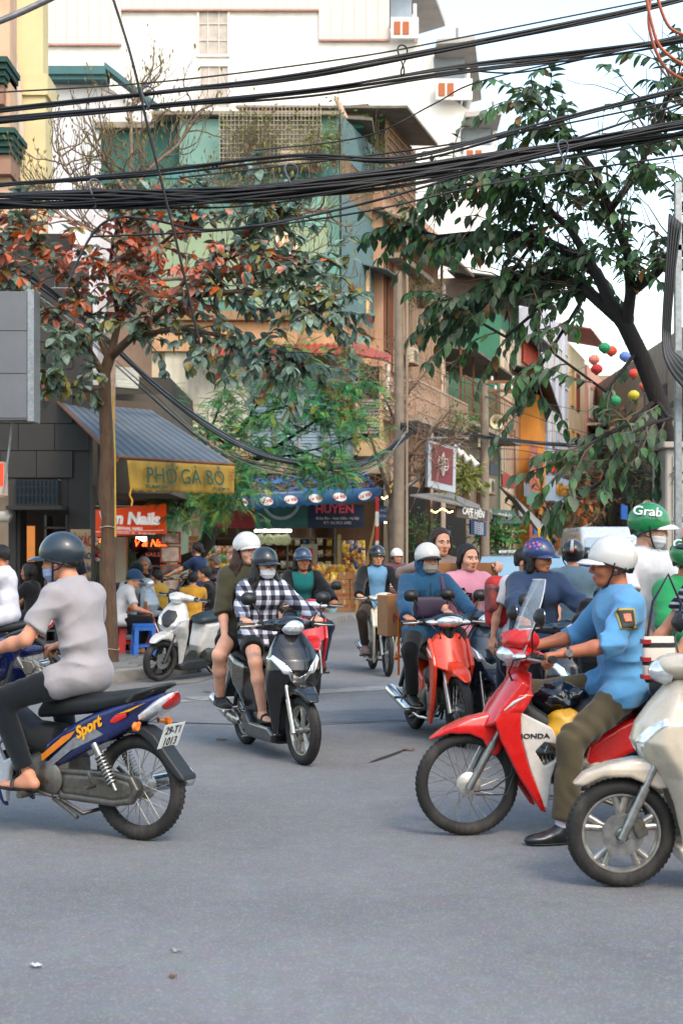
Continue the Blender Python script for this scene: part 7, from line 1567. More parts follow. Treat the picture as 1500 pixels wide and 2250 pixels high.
 m = MB(); m.loft([(.52,.50,.09,.10,3),(.70,.53,.085,.08,3),(.88,.66,.075,.07,3),(.95,.76,.05,.06,3)],16)
 part('centre_cover',m,c.get('inner',DARKP),b,40)
 m = MB(); m.loft([(.40,.33,.10,.11,4),(.60,.33,.105,.115,4),(.68,.33,.09,.10,4),(.70,.35,.07,.07,4),(.90,.37,.07,.065,5),(.93,.37,.05,.05,4)],20)
 for i in range(7): m.box((.73 + .022 * i,0,.36),(.006,.17,.16))
 m.lathe([(.0,.09),(.085,.09),(.095,.125),(.07,.14),(.0,.142)],(.52,0,.31),n=24)
 eng = part('engine',m,metal('#77746e',.5,dirt=.55),b,40)
 m = MB(); m.box((.22,.10,.29),(.50,.022,.05),(0,R(-2),0)); m.box((.22,-.10,.29),(.50,.022,.05),(0,R(-2),0)); part('swing_arm',m,GREYM,b,None,.005)
 pc = [(.46,.37),(.10,.375),(-.02,.355),(-.065,.285),(-.02,.205),(.10,.185),(.46,.20),(.50,.28)]
 sdf_part('chain_case',lambda p: smax(panel(np.stack([p[:,0],p[:,1] - .086,p[:,2]],1),pc,.022,.012),-(np.abs(poly2(p[:,0],p[:,2],pc) + .035) - .004 + 9 * (p[:,1] < .103)),.003),(-.10,.05,.16),(.54,.12,.40),h * .7,GREYM,b)
 m = MB(); m.tube([(.86,-.05,.30),(.80,-.10,.18),(.55,-.13,.17),(.35,-.145,.21)],.015,10); m.tube([(.36,-.145,.205),(.30,-.148,.22),(-.22,-.16,.335),(-.24,-.16,.34)],[.018,.045,.05,.025],14); part('exhaust',m,CHROME,b,50)
 for s in (1,-1): spring(b,(.215,s * .118,.52),(.075,s * .112,.275))
 m = MB(); m.loft([(.64,.66,.06,.03,3),(.58,.69,.10,.055,3),(.40,.715,.125,.06,3),(.20,.735,.128,.055,3),(.0,.775,.115,.045,3),(-.10,.80,.09,.032,3),(-.135,.812,.06,.014,3)],20)
 part('seat',m,c.get('seat',M('seat_vinyl','#15181a',rough=.5,var=.2,scale=8,bump=.15,bscale=120)),b,50)
 pt = [(-.235,.815),(-.20,.795),(-.06,.645),(.14,.535),(.36,.43),(.52,.345),(.585,.40),(.56,.50),(.40,.60),(.22,.685),(-.02,.765)]
 tw = lambda x,z: np.interp(x,[-.25,-.1,.1,.3,.6],[.045,.09,.125,.13,.10])
 sdf_part('tail_cover',lambda p: smax(panel(p,pt,tw,.03),-panel(p,[(.7,.28),(-.02,.60),(.0,.52),(.2,.3)],.07,.01),.01),(-.26,-.15,.32),(.61,.15,.84),h,tailc or main,b)
 if graphics: graphics(b)
 m = MB(); m.loft([(-.235,.80,.03,.012,2.5),(-.215,.775,.07,.03,2.5),(-.15,.73,.095,.045,2.5),(-.06,.675,.10,.03,2.5)],18); tl = part('tail_light',m,c.get('tail',GLASSL),b,50)
 m = MB(); m.loft([(-.243,.79,.025,.016,2.5),(-.225,.763,.06,.03,2.5),(-.19,.74,.07,.028,2.5)],18); part('brake_lens',m,REDLENS,tl,50)
 m = MB(); m.tube([(-.02,-.145,.755),(-.06,-.13,.80),(-.17,-.08,.84),(-.19,0,.845),(-.17,.08,.84),(-.06,.13,.80),(-.02,.145,.755)],.011,8); part('grab_rail',m,DARKP,b,60)
 pm = [(.05,.62),(-.06,.62),(-.13,.58),(-.225,.47),(-.315,.37),(-.325,.345),(-.29,.345),(-.20,.425),(-.11,.53),(-.04,.575),(.05,.58)]
 sdf_part('rear_mudguard',lambda p: panel(p,pm,lambda x,z: .062 + 0 * x,.010),(-.34,-.08,.33),(.07,.08,.64),h * .8,DARKP,b)
 if plt: plate(b,(-.205,0,.575),(R(90 + 22),0,R(-90)),*plt)
 for s in (1,-1):
  m = MB(); m.tube([(-.06,s * .09,.64),(-.07,s * .15,.63)],.012,8); m.lathe([(.0,-.02),(.022,-.02),(.026,.0),(.0,.025)],(-.075,s * .15,.63),axis='x',n=14); part('rear_indicator',m,AMBER,b,50)
 m = MB(); m.tube([(.60,-.26,.235),(.60,.26,.235)],.011,8)
 for s in (1,-1): m.tube([(.60,s * .17,.235),(.60,s * .27,.235)],.02,10); m.tube([(.24,s * .13,.36),(.18,s * .16,.30),(.18,s * .24,.30)],.012,8)
 m.tube([(.48,.14,.22),(.60,.16,.25),(.72,.15,.24)],.010,8); m.tube([(.50,.10,.2),(.34,.14,.14),(.30,.15,.12)],.012,8); m.tube([(.46,-.09,.2),(.28,-.13,.14),(.28,.13,.14),(.46,.09,.2)],.012,8)
 part('foot_pegs',m,GREYM,b,60)
 def hset(p):
  d = ell(p,(wb - .275,0,1.005),(.085,.135,.060)); d = smin(d,rcone(p,(wb - .33,.12,.985),(wb - .36,.22,.985),.04,.026),.04); d = smin(d,rcone(p,(wb - .33,-.12,.985),(wb - .36,-.22,.985),.04,.026),.04)
  return smin(d,rcone(p,(wb - .29,0,.95),(wb - .27,0,.86),.065,.05),.04)
 hs = sdf_part('headlight_cowl',hset,(wb - .42,-.27,.80),(wb - .16,.27,1.09),h,c.get('head',main),b)
 sdf_part('headlight',lambda p: smax(ell(p,(wb - .270,0,.995),(.104,.125,.056)),-(p[:,0] - (wb - .262)),.005),(wb - .3,-.14,.93),(wb - .16,.14,1.06),h * .7,GLASSL,hs)
 for s in (1,-1): sdf_part('indicator',(lambda s: lambda p: smax(ell(p,(wb - .285,s * .135,.985),(.065,.06,.026)),-(p[:,0] - (wb - .285)),.004))(s),(wb - .3,s * .135 - .07,.95),(wb - .2,s * .135 + .07,1.02),h * .7,GLASSL,hs)
 hb = handlebar(b,wb - .305,.985,.345,0,mirrors)
 for s in (1,-1):
  m = MB(); m.tube([(wb - .30,s * .20,.99),(wb - .22,s * .17,.97),(wb - .21,s * .10,.90),(wb - .26,s * .05,.80)],.0055,6); part('control_cable',m,BLACKP,b,60)
  if not far: m = MB(); m.tube([(wb - .165,s * .178,.70),(wb - .22,s * .182,.745),(wb - .285,s * .182,.775)],[.003,.010,.003],6); part('decal',m,M('decal_silver','#b9b6b2',rough=.3,metal=.3),b,60)
 if screen:
  pv = []; m = MB()
  for i in range(9):
   t = i / 8; z = .93 + .47 * t; x = wb - .20 - .14 * t - .03 * t * t; w = [.10,.135,.15,.16,.16,.155,.14,.105,.045][i]
   for j in range(9):
    u = -1 + 2 * j / 8; pv.append((x - .06 * u * u,u * w,z))
  fs = [(i * 9 + j,i * 9 + j + 1,(i + 1) * 9 + j + 1,(i + 1) * 9 + j) for i in range(8) for j in range(8)]
  ws = part('windscreen',m.add(pv,fs),M('acrylic','#c9d6de',rough=.12,alpha=.15,var=.02,scale=4,coat=.4),b,60)
  md = ws.modifiers.new('thick','SOLIDIFY'); md.thickness = .004
  edge = [pv[j] for j in range(0,1)] + [pv[i * 9] for i in range(9)] + [pv[8 * 9 + j] for j in range(9)] + [pv[i * 9 + 8] for i in range(8,-1,-1)]
  part('screen_edge',MB().tube(edge[1:],.004,6),M('acrylic_edge','#aeb6b8',rough=.25,alpha=.75,var=.1),ws,60)
 return b
def scooter(name,label,loc,rotz,c,far=False,steer=0,mirrors=(1,1),group=None,h=.010,cast=True,brand=False,vlight=True,headl='round',stand=False,plt=None):
 """automatic scooter: apron, flat floor, cast wheels"""
 wb = 1.26; rad = .252
 b = empty(name,loc,rotz,label,'scooter',group); main = c['main']; trim = c.get('trim',DARKP)
 wheel(b,'front_wheel',wb,rad,.041,'cast',None,steer,c.get('rim',metal('#9c9a94',.35)),disc=c.get('disc',1))
 wheel(b,'rear_wheel',0,rad,.046,'cast',None,0,c.get('rim',metal('#9c9a94',.35)))
 m = MB()
 for s in (1,-1): m.tube([(wb + .01,s * .078,rad - .02),(wb - .10,s * .078,rad + .22)],[.02,.023],12); m.tube([(wb - .095,s * .078,rad + .21),(wb - .20,s * .078,rad + .44)],.016,10)
 part('fork',m,c.get('fork',metal('#a09e99',.35)),b,60)
 X = lambda L: [(wb + a,z) for a,z in L]
 pf = X([(.225,.475),(.17,.53),(.06,.575),(-.06,.60),(-.17,.60),(-.23,.55),(-.25,.47),(-.16,.46),(-.03,.515),(.09,.515),(.18,.468)])
 sdf_part('front_mudguard',lambda p: smax(panel(p,pf,lambda x,z: .040 + .04 * np.clip((wb + .22 - x) / .16,0,1) - .3 * np.clip(z - .55,0,.2),.018),-(np.maximum(np.hypot(p[:,0] - wb,p[:,2] - rad) - .268,np.abs(p[:,1]) - .058)),.004),(wb - .27,-.10,.43),(wb + .25,.10,.63),h * .9,main,b)
 ZK = [.13,.25,.40,.52,.60,.68,.76,.85,.93,.97]
 XF = [-.245,-.235,-.20,-.155,-.095,-.045,-.065,-.13,-.20,-.23]
 WD = [.105,.135,.17,.195,.205,.205,.195,.165,.115,.08]
 TH = [.05,.06,.06,.075,.12,.155,.15,.11,.08,.06]
 def apron(p):
  z = p[:,2]; xf = wb + np.interp(z,ZK,XF) - 2.6 * p[:,1] ** 2; w = np.interp(z,ZK,WD); t = np.interp(z,ZK,TH)
  bk = wb + np.interp(z,ZK,XF) - t - 1.3 * p[:,1] ** 2
  d = smax(np.maximum(p[:,0] - xf,bk - p[:,0]),np.abs(p[:,1]) - w,.02)
  d = smax(smax(d,z - .965,.015),.12 - z,.015) * .78
  return smax(d,-np.maximum(np.hypot(p[:,0] - wb,p[:,2] - rad) - .300,np.abs(p[:,1]) - .085),.012)
 ap = sdf_part('apron',apron,(wb - .44,-.23,.10),(wb + .0,.23,.99),h,main,b)
 def on_apron(y,z,d=.004): return (wb + float(np.interp(z,ZK,XF)) - 2.6 * y * y + d,y,z)
 if vlight:
  for s in (1,-1):
   sdf_part('front_indicator',(lambda s: lambda p: smax(apron(p) - .006,poly2(p[:,1] * s,p[:,2],[(.075,.655),(.12,.66),(.195,.765),(.175,.80),(.11,.74)]),.004))(s),(wb - .30,min(s * .06,s * .21),.63),(wb + .02,max(s * .06,s * .21),.82),h * .6,c.get('ind',GLASSL),ap)
  sdf_part('front_emblem_panel',lambda p: smax(apron(p) - .004,poly2(p[:,1],p[:,2],c.get('vpoly',[(-.10,.735),(-.11,.70),(-.055,.60),(0,.565),(.055,.60),(.11,.70),(.10,.735),(.05,.66),(0,.635),(-.05,.66)])),.004),(wb - .25,-.13,.54),(wb + .02,.13,.76),h * .6,c.get('vtrim',CHROME),ap)
 if c.get('chest'):
  sdf_part('front_panel',lambda p: smax(apron(p) - .003,poly2(p[:,1],p[:,2],[(-.11,.80),(-.10,.74),(-.04,.66),(0,.645),(.04,.66),(.10,.74),(.11,.80),(.06,.86),(-.06,.86)]),.004),(wb - .28,-.13,.62),(wb + .02,.13,.88),h * .6,c['chest'],ap)
 m = MB(); m.loft([(.12,wb - .33,.10,.02,4),(.30,wb - .33,.13,.03,4),(.60,wb - .30,.15,.06,4),(.85,wb - .28,.11,.05,4)],16,'z'); part('inner_cover',m,c.get('inner',DARKP),b,40)
 pfl = [(wb - .24,.20),(wb - .26,.13),(.46,.12),(.30,.20),(.26,.32),(.40,.32),(.50,.245),(wb - .36,.245)]
 sdf_part('floor_board',lambda p: panel(p,pfl,lambda x,z: .155 + 0 * x,.025),(.22,-.17,.10),(wb - .2,.17,.34),h,c.get('floor',main),b)
 pb = [(.52,.30),(.56,.40),(.50,.56),(.48,.68),(.20,.70),(-.10,.745),(-.27,.775),(-.29,.74),(-.22,.66),(-.05,.56),(.12,.46),(.28,.34),(.36,.28)]
 sdf_part('rear_body',lambda p: panel(p,pb,lambda x,z: np.interp(x,[-.3,-.15,.1,.35,.56],[.05,.115,.155,.15,.10]) - .12 * np.clip(.5 - z,0,.3),.045),(-.32,-.18,.24),(.59,.18,.81),h,main,b)
 m = MB(); m.loft([(.55,.70,.06,.03,3),(.50,.725,.12,.05,3),(.30,.745,.15,.06,3),(.05,.77,.15,.055,3),(-.12,.79,.12,.04,3),(-.20,.80,.07,.018,3)],20)
 part('seat',m,c.get('seat',M('seat_vinyl','#15181a',rough=.5,var=.2,scale=8,bump=.15,bscale=120)),b,50)
 m = MB(); m.tube([(-.08,-.12,.79),(-.20,-.10,.82),(-.28,0,.825),(-.20,.10,.82),(-.08,.12,.79)],.014,8); part('grab_rail',m,c.get('rail',DARKP),b,60)
 m = MB(); m.loft([(-.31,.725,.04,.02,2.5),(-.295,.72,.09,.035,2.5),(-.22,.70,.11,.04,2.5)],18); part('tail_light',m,REDLENS,b,50)
 pm = [(-.12,.60),(-.24,.62),(-.33,.48),(-.385,.36),(-.36,.35),(-.28,.46),(-.18,.54)]
 sdf_part('rear_mudguard',lambda p: panel(p,pm,.07,.010),(-.40,-.09,.33),(-.08,.09,.65),h * .9,DARKP,b)
 if plt: plate(b,(-.30,0,.56),(R(90 + 24),0,R(-90)),*plt)
 m = MB(); m.loft([(-.12,.26,.05,.06,3),(.0,.265,.055,.09,3),(.20,.27,.05,.085,3),(.42,.29,.055,.09,3),(.50,.29,.04,.06,3)],18)
 for v in range(len(m.v)): m.v[v] = (m.v[v][0],m.v[v][1] + .13,m.v[v][2])
 m.loft([(.15,.28,.08,.10,3),(.45,.27,.10,.10,3),(.55,.26,.07,.07,3)],16)
 for i in range(6): m.box((.05 + i * .05,.187,.28),(.012,.012,.11),(0,.5,0))
 part('engine',m,metal('#5d5b57',.5,dirt=.5),b,40)
 m = MB(); m.tube([(.45,-.08,.22),(.36,-.12,.18),(.24,-.14,.22)],.015,8); m.tube([(.26,-.15,.22),(.22,-.155,.235),(.14,-.16,.255),(-.26,-.17,.36),(-.29,-.17,.365)],[.02,.05,.06,.06,.03],16)
 ex = part('exhaust',m,c.get('exh',DARKP),b,50)
 m = MB(); m.tube([(.12,-.187,.275),(-.22,-.20,.365)],[.05,.05],10); part('heat_shield',m,CHROME,ex,50)
 spring(b,(-.06,.15,.58),(-.01,.165,.27))
 m = MB(); m.loft([(.20,.56,.05,.06,3),(.02,.545,.055,.06,3)],12)
 if stand: m.tube([(.42,.14,.15),(.36,.25,.02)],.012,8)
 else: m.tube([(.44,-.10,.13),(.30,-.14,.10),(.30,.14,.10),(.44,.10,.13)],.011,8)
 part('stand',m,GREYM,b,60)
 m = MB()
 for s in (1,-1): m.tube([(.22,s * .15,.33),(.20,s * .22,.32),(.12,s * .23,.315)],.012,8)
 part('foot_peg',m,STEEL,b,60)
 def hset(p):
  d = ell(p,(wb - .255,0,1.02),(.10,.12,.062)); d = smin(d,rcone(p,(wb - .33,.11,1.01),(wb - .37,.22,1.005),.045,.028),.05); d = smin(d,rcone(p,(wb - .33,-.11,1.01),(wb - .37,-.22,1.005),.045,.028),.05)
  return smin(d,rcone(p,(wb - .30,0,.97),(wb - .28,0,.90),.06,.045),.04)
 hs = sdf_part('headlight_cowl',hset,(wb - .43,-.27,.84),(wb - .12,.27,1.11),h,c.get('head',main),b)
 ew = {'round': (.092,.066),'wide': (.115,.048)}[headl]
 sdf_part('headlight',lambda p: smax(ell(p,(wb - .236,0,1.000),(.108,ew[0],ew[1])),-(p[:,0] - (wb - .225)),.006),(wb - .25,-.14,.93),(wb - .12,.14,1.08),h * .6,GLASSL,hs)
 handlebar(b,wb - .315,1.01,.345,0,mirrors,mz=.20)
 if brand:
  for s in (1,-1): lettering('HONDA',.022,M('badge_ink','#26282a',rough=.4,var=.1),b,(wb - .30,s * .1955,.60),(R(90),0,R(180 - 8) if s > 0 else R(8)),ext=.001,sx=1.5)
 return b
# ------------------------------------------------------------------ traffic
def at_front(px,py,ang,wb):
 """place a bike by its front wheel's contact pixel and its heading (degrees, 0 = to the right, 90 = away)"""
 Y = GY(py); X = XA(px,Y); d = (math.cos(R(ang)),math.sin(R(ang)))
 return (X - d[0] * wb,Y - d[1] * wb,0.0),R(ang)
def at_rear(px,py,ang):
 Y = GY(py); return (XA(px,Y),Y,0.0),R(ang)
def W_(g,dx=-.075,dz=.028): return (g[0] + dx,g[1],g[2] + dz)
UG = {1: (.845,.305,.985),-1: (.845,-.305,.985)}
SG = {1: (.875,.305,1.01),-1: (.875,-.305,1.01)}
def ride_u(**k):
 d = dict(hip=(.30,0,.875),lean=9,handL=W_(UG[1]),handR=W_(UG[-1]),footL=(.56,.19,.345),footR=(.56,-.19,.345),kneeL=(.8,.35,.6),kneeR=(.8,-.35,.6),hdirL=(1,-.1,-.15),hdirR=(1,.1,-.15),curl=(1.15,1.2))
 d.update(k); return d
def ride_s(**k):
 d = dict(hip=(.27,0,.90),lean=8,handL=W_(SG[1]),handR=W_(SG[-1]),footL=(.66,.10,.335),footR=(.66,-.10,.335),kneeL=(.8,.35,.6),kneeR=(.8,-.35,.6),hdirL=(1,-.1,-.15),hdirR=(1,.1,-.15),curl=(1.15,1.2))
 d.update(k); return d
def pill(**k):
 d = dict(hip=(-.02,0,.93),lean=5,handL=(.28,.22,.92),handR=(.28,-.22,.92),footL=(.14,.23,.42),footR=(.14,-.23,.42),kneeL=(.9,.5,.3),kneeR=(.9,-.5,.3),curl=(.5,.6))
 d.update(k); return d
WHITEP = M('white_paint','#c9c7c2',rough=.3,coat=.5,var=.05,dirt=.1,dscale=4)
HW = M('helmet_white','#bdbcb8',rough=.28,coat=.5,var=.05,dirt=.12,dscale=14)
# --- man in the grey T-shirt on the blue step-through, riding out of the picture on the left
RED,ORANGE,BLUE = paint('#c01410'),paint('#d83a14'),paint('#0c1a50')
loc,rz = at_rear(307,1845,180 - 27)
def gfx(b):
 ye = M('decal_yellow','#e0a01a',rough=.35,var=.1); org = M('decal_orange','#c8741c',rough=.35,var=.2); sil = metal('#a8acb2',.3); rd = M('decal_red','#c22018',rough=.35)
 for s in (1,-1):
  m = MB(); m.prism([(.555,.405),(.56,.44),(.42,.545),(.33,.585),(.36,.545)],s * .128,s * .131); part('decal',m,org,b)
  m = MB(); m.prism([(.50,.375),(.36,.475),(.14,.575),(.20,.60),(.34,.545),(.52,.40)],s * .1285,s * .1325); part('decal',m,sil,b)
  lettering('Sport',.085,ye,b,(.245,s * .1345,.605),(R(90),R(-27) if s > 0 else R(27),R(180) if s > 0 else 0),ext=.002,shear=.35,bold=.003,sx=.95)
  m = MB(); m.loft([(.03,.68,.004,.012,2),(.10,.655,.004,.022,2),(.13,.64,.004,.008,2)],12); o = part('decal',m,rd,b); o.location = (-.03,s * .124,.005)
  m = MB(); m.prism([(-.02,.705),(.06,.685),(-.12,.755)],s * .11,s * .128); part('decal',m,ye,b)
b1 = underbone('step_through_motorbike','dark blue step-through motorbike with yellow lettering and white number plate',loc,rz,dict(main=BLUE,side=paint('#b9bcc0'),seat=M('seat_vinyl','#15181a',rough=.5,var=.2,scale=8,bump=.15,bscale=120)),plt=('29-T1','1013'),graphics=gfx,h=.009,brand=False)
G1 = ride_u(hip=(.36,0,.885),lean=14,s=1.03,head=(12,6,0),jut=10,footL=(.60,.20,.335),footR=(.60,-.20,.335),elbowL=(-.2,.6,-.9))
person('person','man in grey T-shirt, dark cap-style helmet and blue face mask riding the blue motorbike',loc,rz,G1,dict(skin=SK1,tops=[dict(name='t_shirt',mat=cloth('#928e90',var=.05),sleeve='short',g=.018,wr=.011,hem=.05)],bottom=dict(mat=cloth('#10161b'),g=.012,name='jeans',end=.90),shoe=dict(type='sandal',mat=BLACKP),mask=cloth('#8492b4',bump=.2),helmet=dict(mat=M('helmet_slate','#1d2a33',rough=.4,coat=.3,var=.2,scale=5),brim=.075,bdrop=.18,strap=True,rim=BLACKP)),h=.0085)
# --- two young women on the black scooter
loc,rz = at_front(666,1680,-67,1.26)
BLK = paint('#07090b',dirt=.06)
b4 = scooter('scooter','glossy black scooter with chrome V trim carrying two young women',loc,rz,dict(main=BLK,rim=metal('#a8a59c',.35),seat=None or M('seat_vinyl','#15181a'),ind=GLASSL,exh=metal('#a9a6a0',.25),inner=DARKP),steer=4,h=.0085)
plaid = M('plaid','#111318',rough=.9)
def plaid_nodes(mt):
 nt = mt.node_tree; N = nt.nodes; L = nt.links; b = N['Principled BSDF']; tc = N.new('ShaderNodeTexCoord'); sp = N.new('ShaderNodeSeparateXYZ'); L.new(tc.outputs['Object'],sp.inputs[0])
 def band(sock,f,off,duty):
  a = N.new('ShaderNodeMath'); a.operation = 'MULTIPLY_ADD'; a.inputs[1].default_value = f; a.inputs[2].default_value = off; L.new(sock,a.inputs[0]); c = N.new('ShaderNodeMath'); c.operation = 'FRACT'; L.new(a.outputs[0],c.inputs[0]); d = N.new('ShaderNodeMath'); d.operation = 'LESS_THAN'; d.inputs[1].default_value = duty; L.new(c.outputs[0],d.inputs[0]); return d.outputs[0]
 s1 = N.new('ShaderNodeMath'); s1.operation = 'ADD'; L.new(band(sp.outputs[1],13,.2,.5),s1.inputs[0]); L.new(band(sp.outputs[2],13,.1,.5),s1.inputs[1])
 r = N.new('ShaderNodeValToRGB'); r.color_ramp.interpolation = 'CONSTANT'; e = r.color_ramp.elements; e[0].position = 0; e[0].color = C('#0c0d11'); e[1].position = .34; e[1].color = C('#5d6070'); k = e.new(.75); k.color = C('#bfc0cc')
 m2 = N.new('ShaderNodeMath'); m2.operation = 'MULTIPLY'; m2.inputs[1].default_value = .49; L.new(s1.outputs[0],m2.inputs[0]); L.new(m2.outputs[0],r.inputs[0]); L.new(r.outputs[0],b.inputs['Base Color'])
plaid_nodes(plaid)
person('person','young woman in black and white plaid shirt and white face mask driving black scooter',loc,rz,ride_s(s=.93,hip=(.33,0,.89),head=(14,4,0),lean=10),dict(fem=True,skin=SK3,tops=[dict(mat=plaid,sleeve='long',g=.024,wr=.008,collar=True,zip=cloth('#c2c2cc'))],bottom=dict(mat=cloth('#0b0c0e'),len='short',name='shorts'),shoe=dict(type='sandal',mat=BLACKP),hair='wavy',hairm=HAIR,glasses=True,mask=cloth('#c9c9cf',bump=.15),helmet=dict(mat=M('helmet_dark_blue','#182029',rough=.35,coat=.4,var=.15),brim=.06)),h=.0095)
person('person','young woman in olive jacket and white helmet sitting behind on the black scooter',loc,rz,pill(s=1.02,hip=(.0,-.02,.94),head=(10,0,0),handR=(.22,-.26,.86),handL=(.25,.2,.9),footR=(.10,-.26,.40)),dict(fem=True,skin=SK3,tops=[dict(mat=cloth('#3c3a2a'),sleeve='elbow',g=.028,collar=True,hem=.08,name='jacket',zip=cloth('#2a281c'),patch=lambda c: [(c['P2'] + c['lat'] * s_ * .085 * c['s'] - c['up_'] * .02,c['fw'],c['up_'],.052,.035,cloth('#34321f'),'pocket_flap') for s_ in (1,-1)])],bottom=dict(mat=cloth('#22221c'),len='short',name='shorts'),shoe=dict(mat=cloth('#17191b'),sole=plastic('#c9c5ba'),trim=plastic('#d6d3cc')),hair='long',hairm=HAIRB,helmet=dict(mat=HW,brim=.035)),h=.0095)
# --- blue jacket on the red step-through
loc,rz = at_front(1008,1640,-76,1.22)
underbone('step_through_motorbike','orange-red step-through motorbike ridden by person in hooded blue jacket',loc,rz,dict(main=ORANGE,side=metal('#9b938f',.4),head=paint('#0c0f14')),drum=False,h=.0095,brand=False)
RIDER_BLUE = person('person','person in hooded blue jacket, white helmet and beige face mask riding orange-red motorbike',loc,rz,ride_u(head=(8,0,0),lean=6,s=1.0),dict(skin=SK1,tops=[dict(mat=cloth('#1f4866'),sleeve='long',g=.03,wr=.009,hood=True,name='jacket',zip=BLACKP,patch=lambda c: [(c['P2'] + c['lat'] * s_ * .085 * c['s'] - c['up_'] * .02,c['fw'],c['up_'],.052,.035,cloth('#1a3e58'),'pocket_flap') for s_ in (1,-1)])],bottom=dict(mat=cloth('#0e1114'),name='trousers'),shoe=dict(mat=BLACKP,sole=plastic('#b5b2aa')),hair='none',mask=cloth('#8e8680'),helmet=dict(mat=HW,brim=.05,bmat=BLACKP)),h=.0095)
# --- man in light blue shirt on the red motorbike, right foot of the picture
loc,rz = at_front(1025,1835,187,1.22)
underbone('step_through_motorbike','bright red step-through motorbike with clear windscreen and white side panels',loc,rz,dict(main=RED,side=paint('#c6c2ba')),screen=True,h=.0085)
MAN = person('person','man in light blue uniform shirt and white helmet, foot down beside the red motorbike',loc,rz,ride_u(hip=(.35,.02,.81),s=1.08,lean=3,head=(-8,2,0),footL=(.76,.30,.095),toeL=(6,0),kneeL=(.9,.4,.3)),dict(skin='#a5664a',tops=[dict(mat=cloth('#5288b0',var=.1),sleeve='elbow',g=.024,wr=.014,collar=True,patch=lambda c: [(c['arms'][1][0] + (c['arms'][1][1] - c['arms'][1][0]) * .40,(0,1,.15),(0,0,1),.052,.058,M('badge_gold','#a8903c',rough=.6),'badge_edge'),(c['arms'][1][0] + (c['arms'][1][1] - c['arms'][1][0]) * .40 + A3((0,.012,0)),(0,1,.15),(0,0,1),.044,.050,M('badge_dark','#2a2a22',rough=.7),'sleeve_badge'),(c['arms'][1][0] + (c['arms'][1][1] - c['arms'][1][0]) * .40 + A3((0,.02,.008)),(0,1,.15),(0,0,1),.022,.022,M('badge_orange','#b8684a',rough=.6,var=.4,scale=60),'badge_emblem')])],bottom=dict(mat=cloth('#4a4230'),g=.016,wr=.012,flare=.012),shoe=dict(mat=M('shoe_leather','#14171a',rough=.35,coat=.2),sock=cloth('#b9aeb6')),hair='short',helmet=dict(mat=HW,brim=.065)),h=.0085)
# --- cream scooter at the right edge
loc,rz = at_front(1362,1948,180,1.26)
scooter('scooter','cream white scooter at the right edge nearest the camera',loc,rz,dict(main=paint('#b8ad9a'),chest=None,rim=metal('#b4b1aa',.35)),brand=True,h=.0085)
# --- rider of the cream scooter (right edge, mostly outside the picture)
CS_LOC,CS_RZ = loc,rz
STRIPE = M('striped_cotton','#16181c',rough=.9)
nt = STRIPE.node_tree
def stripe_nodes(mt,axis,freq,ca,cb,duty=.5):
 nt = mt.node_tree; N = nt.nodes; L = nt.links; b = N['Principled BSDF']; tc = N.new('ShaderNodeTexCoord'); sp = N.new('ShaderNodeSeparateXYZ'); L.new(tc.outputs['Object'],sp.inputs[0])
 m1 = N.new('ShaderNodeMath'); m1.operation = 'MULTIPLY'; m1.inputs[1].default_value = freq; L.new(sp.outputs[axis],m1.inputs[0]); m2 = N.new('ShaderNodeMath'); m2.operation = 'FRACT'; L.new(m1.outputs[0],m2.inputs[0]); m3 = N.new('ShaderNodeMath'); m3.operation = 'GREATER_THAN'; m3.inputs[1].default_value = duty; L.new(m2.outputs[0],m3.inputs[0])
 mx = N.new('ShaderNodeMix'); mx.data_type = 'RGBA'; mx.inputs[6].default_value = C(ca); mx.inputs[7].default_value = C(cb); L.new(m3.outputs[0],mx.inputs[0]); L.new(mx.outputs[2],b.inputs['Base Color'])
stripe_nodes(STRIPE,2,26,'#121418','#b9b4ae',.62)
_l,_r = at_front(1025,1835,187,1.22)
person('person','pillion passenger in black and white striped top behind the man in light blue',_l,_r,pill(s=1.0,hip=(-.17,.0,.94),lean=2,handL=(.16,.17,.89),hdirL=(.75,0,-.65),curlL=(.25,.3),handR=(.2,-.2,.9),elbowL=(-.6,.5,-.4),footL=(.18,.24,.40)),dict(skin=SK1,fem=True,tops=[dict(mat=STRIPE,sleeve='short',g=.02,name='t_shirt')],bottom=dict(mat=cloth('#1a1c22')),shoe=dict(mat=BLACKP),hair='long',helmet=dict(mat=M('helmet_black','#101214',rough=.3,coat=.5),brim=.05)),h=.010)
TOTE = M('tote_canvas','#b9b0a4',rough=.9); stripe_nodes(TOTE,2,11,'#1c1c20','#c2b8ac',.28)
Yt = 7.35; tb = empty('tote_bag',P(1446,1500,Yt),R(4),'white tote bag with black and red stripes hanging by the cream scooter','bag')
m = MB(); m.loft([(.0,0,.066,.022,3),(.03,0,.082,.036,3),(.12,0,.086,.04,3),(.2,0,.084,.028,3),(.24,0,.080,.012,3)],20,'z'); o = part('body',m,TOTE,tb,40); o.rotation_euler = (0,0,R(90))
boxes('red_stripe',cloth('#8e1f24'),tb,[((-.089,-.037,.02 + .091 * i),(-.05,.035,.042 + .091 * i)) for i in range(3)])
m = MB(); m.tube([(-.06,0,.23),(-.03,0,.42),(.05,0,.56),(.12,0,.40),(.08,0,.23)],.008,6); part('strap',m,cloth('#1c2436'),tb,60)
loc,rz = at_front(1025,1835,187,1.22)
def local_pt(px,py,Y): return P(px,py,Y)
bdg = MAN['root']
